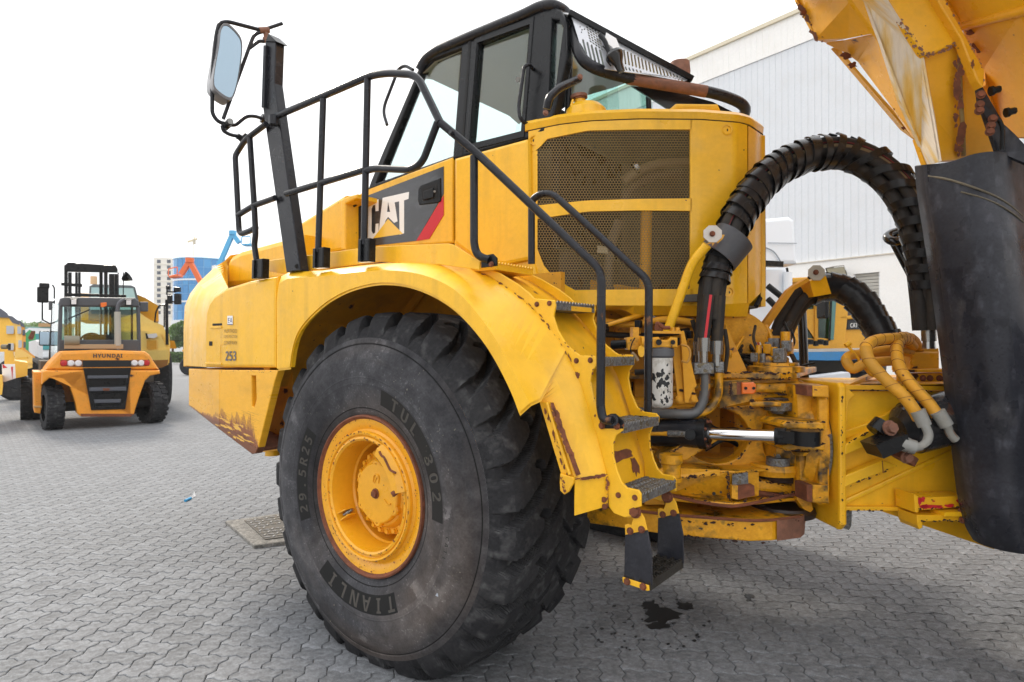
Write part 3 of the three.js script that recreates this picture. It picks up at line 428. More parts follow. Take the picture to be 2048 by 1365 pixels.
// bumper: side plate with a scraped rusty lower edge
const bumperM = (() => {
  const S = 1024, [c, x] = canvas(S, S); seed(31); const im = x.createImageData(S, S);
  for (let j = 0; j < S; j++) for (let i = 0; i < S; i++) { const a = at(N1, i >> 1, j >> 1), b = at(N2, i, j), f = at(N3, i, j), k = (j * S + i) * 4, d = Math.max(0, a - 0.5) * 0.5, g = (f - 0.5) * 12 + (b - 0.5) * 14; im.data[k] = 236 * (1 - d) + 110 * d + g; im.data[k + 1] = 174 * (1 - d) + 80 * d + g; im.data[k + 2] = 40 + g; im.data[k + 3] = 255; }
  x.putImageData(im, 0, 0); return [c, x, S];
})();
{
  const bp = sub(truck, 'front_bumper');
  const zA = -0.01, P = (x, y) => x < 438 ? pZ(x, y, zA - (438 - x) / 61 * 0.13) : pZ(x, y, zA);
  const side = [[438, 740.5], [556, 741], [548, 765], [516, 895], [510, 908], [503, 909], [438, 860]], front = [[377, 738], [438, 740], [438, 860], [377, 812]];
  const [c, x, S] = bumperM, pts = [...front, ...side].map(([a, b]) => P(a, b)), xs = pts.map((p) => p.x), ys = pts.map((p) => p.y), x0 = Math.min(...xs), x1 = Math.max(...xs), y0 = Math.min(...ys), y1 = Math.max(...ys);
  const T = (a, b) => { const p = P(a, b); return [(p.x - x0) / (x1 - x0) * S, (1 - (p.y - y0) / (y1 - y0)) * S]; };
  seed(4);
  const edgeY = (ax) => 812 + (ax - 377) / 128 * 98, band = (ax) => interp([[377, 3], [400, 5], [425, 16], [445, 40], [455, 34], [470, 44], [486, 58], [500, 62], [512, 40]], ax);
  const rag = (k, col, sd) => { seed(sd); x.fillStyle = col; x.beginPath(); for (let ax = 372; ax <= 516; ax += 0.7) { const h = band(ax) * k * (0.55 + 0.75 * at(N2, (ax * 9) | 0, sd)) * (0.7 + 0.6 * at(N3, (ax * 23) | 0, sd + 9)), q = T(ax, edgeY(ax) - h); x[ax === 372 ? 'moveTo' : 'lineTo'](q[0], q[1]); } const e = T(516, 930), e2 = T(372, 930); x.lineTo(e[0], e[1]); x.lineTo(e2[0], e2[1]); x.closePath(); x.fill(); };
  rag(1.15, 'rgba(150,96,44,0.55)', 3); rag(0.85, '#8a5230', 14); rag(0.5, '#74442a', 33);
  for (let i = 0; i < 26; i++) { const ax = rr(430, 500), q = T(ax, edgeY(ax) - band(ax) * rr(0.15, 0.8)); x.fillStyle = '#e3b04a'; x.save(); x.translate(q[0], q[1]); x.rotate(0.5); x.scale(rr(1.5, 4), 1); blotch(x, 0, 0, rr(3, 14), 12, 0.6); x.restore(); }
  for (let i = 0; i < 40; i++) { const q = T(rr(440, 500), rr(815, 875)); x.strokeStyle = rnd() < 0.6 ? 'rgba(90,50,30,0.8)' : '#b98a36'; x.lineWidth = rr(0.8, 2.4); x.beginPath(); x.moveTo(q[0], q[1]); x.lineTo(q[0] + rr(30, 110), q[1] + rr(12, 45)); x.stroke(); }
  for (let i = 0; i < 60; i++) { const q = T(rr(390, 550), rr(737, 746)); x.fillStyle = '#6a4526'; blotch(x, q[0], q[1], rr(1, 5), 6, 0.6); }
  const bm = new THREE.MeshPhysicalMaterial({ map: texOf(c), roughness: 0.6, roughnessMap: roughTex });
  const uvFix = (g) => { g = clean(g); const p = g.attributes.position, u = g.attributes.uv; for (let i = 0; i < p.count; i++) u.setXY(i, (p.getX(i) - x0) / (x1 - x0), (p.getY(i) - y0) / (y1 - y0)); return g; };
  const slot = [[502, 752], [511, 752], [512, 800], [508, 816], [503, 812]];
  add(bp, 'side_plate', uvFix(prism(side.map(([a, b]) => P(a, b)), V(0, 0, -0.05), 0.006, [slot.map(([a, b]) => P(a, b))])), bm, { ownUV: true });
  const n = V(-0.45, 0, 0.9).normalize().multiplyScalar(-0.04);
  add(bp, 'corner_plate', uvFix(prism(front.map(([a, b]) => P(a, b)), n, 0.005)), bm, { ownUV: true });
  add(bp, 'slot_back', box(P(495, 780).x, P(520, 780).x, P(500, 820).y, P(500, 750).y, -0.1, -0.075), yellowIn);
  // front beam behind the plates and the sloping skid underneath
  const f0 = P(377, 738), f1 = P(377, 812);
  add(bp, 'front_beam', [prism([f0, f1, V(f1.x - 0.12, f1.y, -0.55), V(f0.x - 0.12, f0.y, -0.55)], V(0.05, 0, 0.01), 0.004), prism([V(f0.x - 0.12, f0.y, -0.55), V(f1.x - 0.12, f1.y, -0.55), V(f1.x - 0.12, f1.y, -2.85), V(f0.x - 0.12, f0.y, -2.85)], V(0.05, 0, 0), 0.004)], bm, {});
  const k0 = P(505, 909), k1 = P(377, 812);
  add(bp, 'skid_plate', shell([[V(k1.x - 0.08, k1.y, -0.3), V(k1.x - 0.1, k1.y, -2.7)], [V(k0.x, k0.y + 0.01, -0.06), V(k0.x, k0.y + 0.01, -2.9)]], V(0.03, 0.02, 0)), rustM);
  add(bp, 'tow_lug', lathe([[0.05, 0], [0.05, 0.08], [0.0, 0.08]], pZ(545, 908, -0.35).add(V(0, -0.01, 0)), V(0, 1, 0), 20), yellowWorn);
  // bracket inside, behind the plate's cut edge
  const w = (x, y, z = -0.3) => pZ(x, y, z);
  add(bp, 'inner_bracket', [prism([w(548, 745), w(600, 745), w(600, 770), w(575, 900), w(522, 905), w(545, 765)], V(0, 0, -0.03), 0.004), box(w(560, 0).x, w(610, 0).x, w(575, 775).y, w(575, 740).y, -0.32, -0.22)], yellowIn);
  add(bp, 'bracket_bolt', bolt(w(543, 815, -0.3), V(0, 0, 1), 0.025, 0.02), yellowIn);
}
// engine hood: side box with lettering, then the raised middle
const hood = sub(truck, 'engine_hood');
{
  const zS = -0.02, S = (x, y) => pZ(x, y, zS);
  const side = [[409, 735], [409, 660], [411, 625], [417, 606], [427, 592], [451, 576.5], [497, 562.5], [551, 553], [551, 736.5]];
  add(hood, 'side_panel', prism(poly(side, S), V(0, 0, -0.05), 0.02), yellow);
  const t0 = poly([[417, 606], [427, 592], [451, 576.5], [497, 562.5], [551, 553]], S), bk = t0.map((p) => V(p.x, p.y + 0.015, -0.6));
  add(hood, 'shoulder', loft([t0.map((p) => p.clone().add(V(0, -0.004, -0.02))), bk], { crease: 0.5 }), yellow);
  // nose: rounds from the side panel to the front of the machine
  const s0 = [...[[409, 735], [409, 660], [411, 625], [417, 606], [427, 592], [451, 576.5]].map(([x, y]) => S(x, y).add(V(0.01, 0, -0.012))), pZ(455, 572, -0.58), pZ(456, 540, -0.64)];
  const s1 = [[381, 734], [381.5, 660], [384, 613], [396, 586], [415, 562], [440, 532], [452, 519], [460, 511]].map(([x, y], i) => pZ(x, y, -0.42 - i * 0.035));
  const mid = s0.map((p, i) => p.clone().lerp(s1[i], 0.55).add(i < 5 ? V(-0.06, 0.01, 0.05) : V(-0.03, 0.01, 0)));
  const s2 = s1.map((p, i) => V(p.x - 0.12, p.y + (i > 2 ? 0.03 : 0), -1.7));
  const rowsN = []; for (let i = 0; i < 8; i++) rowsN.push(spline([s0[i], mid[i], s1[i], s2[i]], 18));
  add(hood, 'nose', loft(rowsN, { crease: 0.5 }), yellow);
  // raised middle of the hood
  const zH = -0.62, Hp = (x, y, z = zH) => pZ(x, y, z);
  const lo = [[452, 574], [515, 545], [590, 530]], hi = [[452, 528], [462, 511], [480, 501], [560, 478], [592, 470]];
  const hs = [[452, 576], [452, 528], [456, 518], [463, 510], [480, 501], [560, 479], [598, 468], [598, 560], [520, 570]];
  add(hood, 'middle_side', prism(poly(hs, Hp), V(0, 0, -2.1), 0.05), yellow);
  add(hood, 'nose_slope', loft([[Hp(452, 574), Hp(452, 528, -0.66), Hp(463, 510, -0.68)], [Hp(440, 560).add(V(-0.05, -0.02, -0.4)), Hp(430, 545).add(V(0, 0, -0.4)), Hp(463, 510, -0.68).add(V(0, 0, -0.4))]], { crease: 0.5 }), yellow);
  const cs = [[590, 520], [590, 452], [684, 393], [690, 390], [690, 500]];
  add(hood, 'rear_rise', prism(poly(cs, (x, y) => Hp(x, y, -0.80)), V(0, 0, -1.8), 0.025), yellow);
  add(hood, 'rear_edge', prism(poly([[681, 400], [697, 392], [713, 388], [713, 396], [690, 408], [690, 500], [681, 500]], (x, y) => Hp(x, y, -0.78)), V(0, 0, -1.84), 0.01), yellow);
  add(hood, 'dark_gap', prism(poly([[685, 412], [722, 405], [722, 500], [685, 500]], (x, y) => Hp(x, y, -0.9)), V(0, 0, -0.04), 0), dark);
  add(hood, 'rubber_seal', tube([Hp(694, 500, -0.86), Hp(694, 420, -0.86), Hp(712, 408, -0.86)], 0.014, 0.02, 8), dark);
  // latch slots and the step pocket in the side panel
  add(hood, 'latch_slot', rbox(S(427, 0).x, S(446, 0).x, S(436, 652).y, S(436, 647).y, zS - 0.02, zS + 0.002, 0.004), dark);
  add(hood, 'latch_lip', rbox(S(424, 0).x, S(446, 0).x, S(436, 657.5).y, S(436, 652.5).y, zS - 0.02, zS + 0.006, 0.003), yellow);
  add(hood, 'plug', rbox(S(421, 0).x, S(427, 0).x, S(436, 692).y, S(436, 683).y, zS - 0.02, zS + 0.004, 0.003), dark);
  add(hood, 'panel_line', [bar(S(441, 690), S(441, 722), 0.004, 0.004), bar(S(441, 690), S(448, 689), 0.004, 0.004)], yellowWorn);
  add(hood, 'bottom_lip', rbox(S(414, 0).x, S(446, 0).x, S(430, 730).y, S(430, 726).y, zS - 0.02, zS + 0.006, 0.003), yellow);
  add(hood, 'fender_gap', box(S(550, 0).x, S(556, 0).x, S(553, 738).y, S(553, 556).y, -0.12, -0.06), dark);
  // printed owner's mark: logo, company name, fleet number
  const [c, x] = canvas(512, 1024); x.clearRect(0, 0, 512, 1024);
  x.fillStyle = '#ecebea'; x.fillRect(150, 0, 190, 190); x.fillStyle = '#6a6f86'; x.font = 'bold 150px sans-serif'; x.textAlign = 'left'; x.fillText('E', 158, 150); x.fillText('A', 232, 150); x.strokeStyle = '#ecebea'; x.lineWidth = 10; x.beginPath(); x.moveTo(180, 120); x.lineTo(320, 170); x.stroke(); x.fillStyle = '#6a6f86'; x.fillRect(150, 172, 190, 18);
  x.textAlign = 'center'; x.fillStyle = '#7d6437'; x.font = '104px sans-serif'; x.fillText('HURTADO', 256, 352); x.font = '78px sans-serif'; x.fillText('CONSTRUCTION', 256, 460, 480); x.font = '102px sans-serif'; x.fillText('COMPANY', 256, 600, 500);
  x.fillStyle = '#585a66'; x.font = 'bold 270px sans-serif'; x.fillText('253', 270, 930, 400);
  x.globalCompositeOperation = 'destination-out'; seed(9); for (let i = 0; i < 700; i++) { x.fillStyle = 'rgba(0,0,0,' + rr(0.3, 0.9).toFixed(2) + ')'; x.fillRect(rnd() * 512, 210 + rnd() * 800, rr(2, 16), rr(2, 7)); }
  const im = x.getImageData(0, 0, 512, 1024), [c2, x2] = canvas(512, 1024), [c3, x3] = canvas(512, 1024);
  const o2 = x2.createImageData(512, 1024), o3 = x3.createImageData(512, 1024); for (let i = 0; i < 512 * 1024; i++) { const al = im.data[i * 4 + 3]; for (let q = 0; q < 3; q++) { o2.data[i * 4 + q] = al ? im.data[i * 4 + q] : 120; o3.data[i * 4 + q] = al; } o2.data[i * 4 + 3] = o3.data[i * 4 + 3] = 255; } x2.putImageData(o2, 0, 0); x3.putImageData(o3, 0, 0);
  const mk = new THREE.MeshStandardMaterial({ map: texOf(c2), alphaMap: texOf(c3, false), transparent: true, roughness: 0.6 });
  const q = [[446, 731], [475, 731], [475, 632], [446, 632]].map(([a, b]) => pZ(a, b, zS + 0.0035));
  add(hood, 'owner_lettering', loft([[q[0], q[1]], [q[3], q[2]]]), mk, { ownUV: true });
}
// ------------------------------------------------------------------ cab
const CZ = -0.97, MIDZ = -1.70;
const flipZ = (g) => { g = clean(g); g.applyMatrix4(new THREE.Matrix4().makeScale(1, 1, -1).setPosition(0, 0, 2 * MIDZ)); const p = g.attributes; for (const k of ['position', 'normal', 'uv']) { const a = p[k], n = a.itemSize; for (let i = 0; i < a.count; i += 3) for (let q = 0; q < n; q++) { const t = a.array[(i + 1) * n + q]; a.array[(i + 1) * n + q] = a.array[(i + 2) * n + q]; a.array[(i + 2) * n + q] = t; } } return g; };
const LN = V(0, 0.14, 1).normalize(), L0 = V(0, 2.8, CZ), cs = (x, y, off = 0) => hit(x, y, L0.clone().addScaledVector(LN, off), LN);   // leaning side of the cab
const cab = sub(truck, 'cab');
{
  const Z = (x, y) => pZ(x, y, CZ);
  // yellow lower body: door skin, then the panel ahead of the grille
  add(cab, 'door_skin', prism(poly([[697, 402], [737, 376], [905, 314], [905, 486], [740, 497], [698, 500]], Z), V(0, 0, -0.06), 0.012), yellow);
  add(cab, 'rear_quarter', prism(poly([[908, 316], [1056, 276], [1060, 520], [1010, 530], [960, 525], [908, 487]], (x, y) => pZ(x, y, CZ + 0.03)), V(0, 0, -0.07), 0.022), yellow);
  add(cab, 'quarter_base', prism(poly([[908, 480], [1062, 500], [1075, 560], [1000, 545], [955, 535], [908, 500]], (x, y) => pZ(x, y, CZ + 0.0)), V(0, 0, -0.05), 0.01), yellow);
  // black door sticker with the white maker's letters, yellow triangle and red stripe
  const [c, x] = canvas(1024, 1024), DC = [[697, 406], [887, 333], [887, 388], [832, 482], [699, 497]], pl = poly(DC, (a, b) => pZ(a, b, CZ + 0.004));
  const xs = pl.map((p) => p.x), ys = pl.map((p) => p.y), x0 = Math.min(...xs), x1 = Math.max(...xs), y0 = Math.min(...ys), y1 = Math.max(...ys);
  const T = (a, b) => { const p = pZ(a, b, CZ + 0.004); return [(p.x - x0) / (x1 - x0) * 1024, (1 - (p.y - y0) / (y1 - y0)) * 1024]; };
  const path = (l) => { x.beginPath(); l.forEach(([a, b], i) => { const q = T(a, b); x[i ? 'lineTo' : 'moveTo'](q[0], q[1]); }); x.closePath(); };
  x.fillStyle = '#2c2e33'; x.fillRect(0, 0, 1024, 1024); seed(3);
  for (let i = 0; i < 160; i++) { x.fillStyle = 'rgba(120,124,132,' + rr(0.02, 0.1).toFixed(3) + ')'; blotch(x, rnd() * 1024, rnd() * 1024, rr(10, 70)); }
  x.fillStyle = '#e9e9e8';                                             // letter shapes traced on the door
  x.lineWidth = 2; path([[734, 412], [744, 400], [757, 399], [757, 422], [751, 423], [750, 410], [746, 411], [743, 418], [743, 462], [746, 468], [750, 466], [751, 448], [757, 447], [757, 468], [750, 476], [741, 479], [734, 478]]); x.fill();
  path([[765, 396], [787, 391], [795, 443], [788, 446], [776, 434], [771, 441], [764, 468], [757, 472], [757, 466]]); x.fill();
  x.fillStyle = '#2c2e33'; path([[774, 424], [776, 404], [780, 424]]); x.fill();
  x.fillStyle = '#e9e9e8'; path([[787, 391], [818, 384], [817, 398], [808, 401], [808, 467], [799, 470], [798, 403], [789, 405]]); x.fill();
  x.fillStyle = '#edc038'; path([[746, 477], [776, 438], [806, 468]]); x.fill();
  add(cab, 'door_sticker', prism(pl, V(0, 0, -0.003), 0.0), new THREE.MeshPhysicalMaterial({ map: texOf(c), roughness: 0.28, clearcoat: 0.5, clearcoatRoughness: 0.15 }), { ownUV: true });
  { const m = cab.children[cab.children.length - 1], p = m.geometry.attributes.position, u = m.geometry.attributes.uv; for (let i = 0; i < p.count; i++) u.setXY(i, (p.getX(i) - x0) / (x1 - x0), (p.getY(i) - y0) / (y1 - y0)); }
  add(cab, 'red_stripe', prism(poly([[887, 391], [887, 430], [858, 478], [832, 482]], (a, b) => pZ(a, b, CZ + 0.0045)), V(0, 0, -0.003), 0), redM);
  // door handle in its pocket
  add(cab, 'handle_pocket', [prism(poly([[840, 371], [880, 356], [881, 402], [874, 406], [838, 410], [835, 400], [836, 378]], (a, b) => pZ(a, b, CZ + 0.012)), V(0, 0, -0.012), 0.005)], blackPl);
  add(cab, 'handle_recess', prism(poly([[844, 379], [874, 367], [875, 395], [845, 402]], (a, b) => pZ(a, b, CZ + 0.0135)), V(0, 0, -0.004), 0.001), dark);
  add(cab, 'door_handle', [prism(poly([[846, 383], [866, 376], [866, 395], [847, 400]], (a, b) => pZ(a, b, CZ + 0.026)), V(0, 0, -0.012), 0.003)], blackPl);
  add(cab, 'lock', rod(pZ(869, 383, CZ + 0.012), pZ(869, 383, CZ + 0.024), 0.008), steel);
  // black side frame with two openings
  const outer = [[735, 380], [741, 362], [762, 310], [800, 222], [827, 158], [836, 136], [850, 116], [870, 103], [935, 76], [1045, 31], [1078, 15], [1104, 12], [1122, 20], [1132, 40], [1133, 120], [1108, 226], [1088, 262], [1057, 276], [908, 318]];
  const g1 = [[752, 366], [905, 311], [922, 96], [868, 116], [850, 128], [840, 146]], g2 = [[938, 296], [1041, 268], [1059, 42], [957, 83]], g3 = [[1096, 226], [1104, 210], [1127, 120], [1128, 60], [1118, 40], [1104, 38]];
  const side = prism(poly(outer, cs), LN.clone().multiplyScalar(-0.07), 0.012, [g1, g2, g3].map((l) => poly(l, cs)));
  add(cab, 'left_frame', side, blackPl); add(cab, 'right_frame', flipZ(side.clone()), blackPl);
  const pane = (l, o) => prism(poly(l, (a, b) => cs(a, b, o)), LN.clone().multiplyScalar(-0.004), 0);
  for (const [l, n] of [[g1, 'front_quarter_pane'], [g2, 'door_pane'], [g3, 'rear_corner_pane']]) { add(cab, n, pane(l, -0.03), glass); add(cab, n, flipZ(pane(l, -0.03)), glass); }
  // sliding-window inner frame and the thin gap between door and B pillar
  const fr = (l, w) => { const q = poly(l, (a, b) => cs(a, b, 0.006)), m = q.reduce((s, p) => s.add(p), V(0, 0, 0)).multiplyScalar(1 / q.length); return prism(q, LN.clone().multiplyScalar(-0.02), 0.004, [q.map((p) => p.clone().lerp(m, w))]); };
  add(cab, 'door_window_frame', fr([[930, 303], [1048, 274], [1068, 32], [948, 76]], 0.1), blackPl);
  add(cab, 'pillar_groove', prism(poly([[921, 308], [925, 308], [942, 80], [937, 80]], (a, b) => cs(a, b, 0.003)), LN.clone().multiplyScalar(-0.004), 0), dark);
  add(cab, 'grab_handle', tube([cs(1066, 138, 0.0), cs(1058, 128, 0.07), cs(1048, 134, 0.08), cs(1037, 215, 0.08), cs(1040, 240, 0.075), cs(1058, 250, 0.0)], 0.011, 0.05), black);
  add(cab, 'stop_knob', rod(cs(1036, 159, 0.02), cs(1036, 159, 0.035), 0.017), steel);
  // roof, floor, rear wall, windscreen
  const r = poly([[836, 136], [870, 103], [935, 76], [1045, 31], [1078, 15], [1104, 12], [1122, 20]], (a, b) => cs(a, b, -0.01)).map((p) => p.add(V(0, 0.004, 0)));
  const ro = [0, 0.12, 0.5, 0.88, 1].map((t, k) => r.map((p) => { const z2 = 2 * MIDZ - p.z; return V(p.x, p.y + (k === 0 || k === 4 ? -0.005 : 0.03), p.z + (z2 - p.z) * t); }));
  add(cab, 'roof', shell(ro, V(0, -0.06, 0), { crease: 0.9 }), blackPl);
  add(cab, 'headliner', loft(ro.map((q) => q.map((p) => p.clone().add(V(0, -0.07, 0)))), { crease: 0.9 }), M({ color: 0xa9a8a2, roughness: 0.9 }));
  const A0 = cs(737, 376, -0.02), A1 = cs(838, 140, -0.02), mz = (p) => V(p.x, p.y, 2 * MIDZ - p.z);
  add(cab, 'windscreen', loft([[A0, mz(A0)], [A1, mz(A1)]]), glass);
  add(cab, 'cowl_panel', prism([A0, mz(A0), V(A0.x - 0.05, A0.y - 0.28, mz(A0).z), V(A0.x - 0.05, A0.y - 0.28, A0.z)], V(-0.03, 0, 0), 0.005), blackPl);
  add(cab, 'floor', box(A0.x, 0.36, 2.2, 2.45, 2 * MIDZ - CZ + 0.06, CZ - 0.075), dark);
  add(cab, 'right_body', flipZ(prism(poly([[697, 402], [737, 376], [905, 314], [1056, 276], [1060, 540], [698, 500]], Z), V(0, 0, -0.06), 0.01)), yellow);
  const xr = cs(1104, 226).x;
  add(cab, 'rear_wall', box(xr - 0.05, xr + 0.0, 2.2, 2.92, 2 * MIDZ - CZ + 0.06, CZ - 0.1), blackPl);
  add(cab, 'rear_pane', loft([[V(xr + 0.02, 2.92, CZ - 0.13), V(xr + 0.02, 2.92, 2 * MIDZ - CZ + 0.13)], [V(xr + 0.0, 3.66, CZ - 0.2), V(xr + 0.0, 3.66, 2 * MIDZ - CZ + 0.2)]]), glassGreen);
  add(cab, 'rear_pane_seal', tube([V(xr + 0.02, 3.62, CZ - 0.2), V(xr + 0.03, 2.95, CZ - 0.15), V(xr + 0.03, 2.93, 2 * MIDZ - CZ + 0.15), V(xr + 0.02, 3.62, 2 * MIDZ - CZ + 0.2)], 0.02, 0.06), blackPl);
  // seat and steering wheel
  const seat = sub(cab, 'driver_seat');
  seat.parent.remove(seat);
  add(cab, 'seat', [rbox(-0.55, -0.05, 2.55, 2.72, -2.0, -1.45, 0.05), rbox(-0.12, 0.04, 2.65, 3.35, -1.98, -1.47, 0.06), rbox(-0.1, 0.02, 3.36, 3.52, -1.85, -1.6, 0.04)], dark);
  add(cab, 'steering_wheel', new THREE.TorusGeometry(0.2, 0.018, 8, 28).applyMatrix4(new THREE.Matrix4().makeRotationFromEuler(new THREE.Euler(-1.1, -0.6, 0)).setPosition(-0.8, 2.9, -1.72)), dark);
  add(cab, 'steering_column', rod(V(-0.98, 2.5, -1.72), V(-0.8, 2.9, -1.72), 0.04), dark);
  // far-side mirror arm loop seen past the windscreen
  add(cab, 'far_grab_loop', tube([cs(826, 140, -0.9), cs(810, 131, -0.9), cs(797, 137, -0.9), cs(765, 220, -0.9), cs(774, 250, -0.9)], 0.016, 0.1), black);
}
// ------------------------------------------------------------------ roof-rear guard: bent tube and slotted plate
{
  const gd = sub(truck, 'rear_window_guard');
  const P1 = cs(1130, 22), P2 = pX(1163, 128, 0.62), P3 = pZ(1440, 188, -1.72), P4 = pZ(1497, 212, -1.9), P5 = pZ(1510, 235, -2.0);
  add(gd, 'guard_tube', tube([cs(838, 140, 0.0), cs(850, 118, 0.0), cs(872, 102, 0.0), cs(936, 75, 0.0), cs(1046, 30, 0.0), cs(1080, 13, 0.0), cs(1106, 9, 0.0), pX(1130, 22, 0.42), pX(1142, 42, 0.46), P2, pZ(1240, 154, -1.30), P3, P4, P5.clone().add(V(-0.35, -0.02, -0.5))], 0.034, 0.16, 14), black);
  // bare rusty metal where the paint has gone, a skin 1 mm proud of the tube
  const a = pZ(1252, 157, -1.324), path = [P2, pZ(1240, 154, -1.30), P3], tA = pZ(1240, 154, -1.30).lerp(P3, 0.08), tB = pZ(1240, 154, -1.30).lerp(P3, 0.86);
  add(gd, 'bare_metal', sweep(Array.from({ length: 12 }, (_, i) => tA.clone().lerp(tB, i / 11)), 0.0352, 18, false), rustBare);
  // plate
  const n = P2.clone().sub(P1).cross(P3.clone().sub(P1)).normalize(); if (n.dot(EYE.clone().sub(P1)) < 0) n.negate();
  const q = (x, y, o = 0) => hit(x, y, P1.clone().addScaledVector(n, o), n);
  const hole = (x, y, dx, dy, w) => { const a0 = [x, y], b0 = [x + dx, y + dy], l = Math.hypot(dx, dy), px = -dy / l * w, py = dx / l * w; return [[a0[0] + px, a0[1] + py], [a0[0] - dx / l * w, a0[1] - dy / l * w], [a0[0] - px, a0[1] - py], [b0[0] - px, b0[1] - py], [b0[0] + dx / l * w, b0[1] + dy / l * w], [b0[0] + px, b0[1] + py]]; };
  const holes = [];
  for (let i = 0; i < 7; i++) { const t = i / 7; if (i !== 5 && i !== 6) holes.push(hole(1166 + i * 8.5, 80 + i * 5.2, 8, 33, 2.0)); }
  for (let i = 0; i < 17; i++) { const x = 1248 + i * 7.1, yt = 100 + i * 3.4 + 0.6, len = 27 - i * 1.25; if (x < 1362) holes.push(hole(x, yt, 3.6, Math.max(5, len), 1.6)); }
  for (let i = 0; i < 5; i++) holes.push(hole(1251 + i * 7.3, 134 + i * 1.9, 2.4, 6 - i * 0.6, 1.4));
  for (let r2 = 0; r2 < 7; r2++) for (let c2 = 0; c2 < 5; c2++) { const x = 1171 + c2 * 5.8 + r2 * 1.3, y = 46 + r2 * 5.6 + c2 * 4.0; holes.push([[x, y], [x + 4, y + 2.4], [x + 5, y + 6.2], [x + 1, y + 4]]); }
  for (const [x, y] of [[1159, 52], [1163, 58], [1168, 57], [1162, 63]]) holes.push([[x, y], [x + 2.4, y], [x + 2.4, y + 3], [x, y + 3]]);
  const pl = [[1143, 31], [1380, 158], [1372, 160], [1210, 138], [1178, 128], [1165, 104]];
  add(gd, 'slotted_plate', prism(poly(pl, q), n.clone().multiplyScalar(-0.005), 0, holes.map((h) => poly(h, q))), M({ color: 0xc9ccd2, roughness: 0.3, metalness: 0.25 }));
  add(gd, 'top_edge', bar(q(1138, 27, 0.0), q(1384, 160, 0.0), 0.05, 0.03), blackPl);
  add(gd, 'roof_return', shell([[q(1138, 26), q(1384, 160)], [q(1138, 26).add(V(-0.1, 0.05, -0.02)), q(1384, 160).add(V(-0.3, 0.1, -0.05))]], V(0, -0.01, 0)), white);
  add(gd, 'under_plate', prism([pZ(1330, 178, -1.62), pZ(1440, 196, -1.72), pZ(1500, 236, -1.95), pZ(1420, 225, -1.75), pZ(1355, 225, -1.65), pZ(1270, 165, -1.40)], V(-0.2, -0.2, -0.3).normalize().multiplyScalar(0.02), 0), blackGloss);
  add(gd, 'support_arm', [tube([pX(1093, 218, 0.60), pX(1098, 196, 0.62), pX(1118, 176, 0.64), pX(1158, 158, 0.66)], 0.022, 0.1)], black);
  add(gd, 'arm_bolt', bolt(pX(1160, 154, 0.69), V(1, 0, 0.6), 0.012, 0.012), rustBare);
  add(gd, 'arm_bolt', bolt(pX(1091, 226, 0.63), V(1, 0, 0.6), 0.012, 0.012), rustBare);
  // work lamp on the plate
  add(gd, 'work_lamp', [lathe([[0.0, -0.05], [0.02, -0.05], [0.026, 0], [0.045, 0.035], [0.052, 0.06], [0.046, 0.075], [0, 0.078]], q(1237, 128, 0.06), V(-0.35, 1, 0.2), 24), rbox(-0.02, 0.02, -0.03, 0.03, -0.02, 0.02, 0.006).translate(...q(1232, 108, 0.03).toArray())], blackGloss);
  add(gd, 'lamp_bracket', [prism(poly([[1212, 66], [1232, 78], [1246, 112], [1236, 120], [1224, 96], [1208, 84]], (x, y) => q(x, y, 0.03)), n.clone().multiplyScalar(0.006), 0.002)], white);
  add(gd, 'lamp_mount', tube([q(1200, 70, 0.02), q(1210, 82, 0.03), q(1218, 104, 0.03), q(1232, 126, 0.04)], 0.014, 0.02, 8), blackPl);
  add(gd, 'wire', tube([q(1206, 92, 0.025), q(1216, 104, 0.03), q(1212, 120, 0.03), q(1222, 132, 0.03)], 0.004, 0.02, 6), dark);
  const ex = pD(1360, 160, 4.35);
  add(truck, 'exhaust_stack', [lathe([[0.06, -0.5], [0.068, 0], [0.072, 0.06], [0.066, 0.12], [0.06, 0.12], [0.058, -0.1]], V(ex.x, ex.y, ex.z), V(0, 1, 0), 28)], rustBare);
}
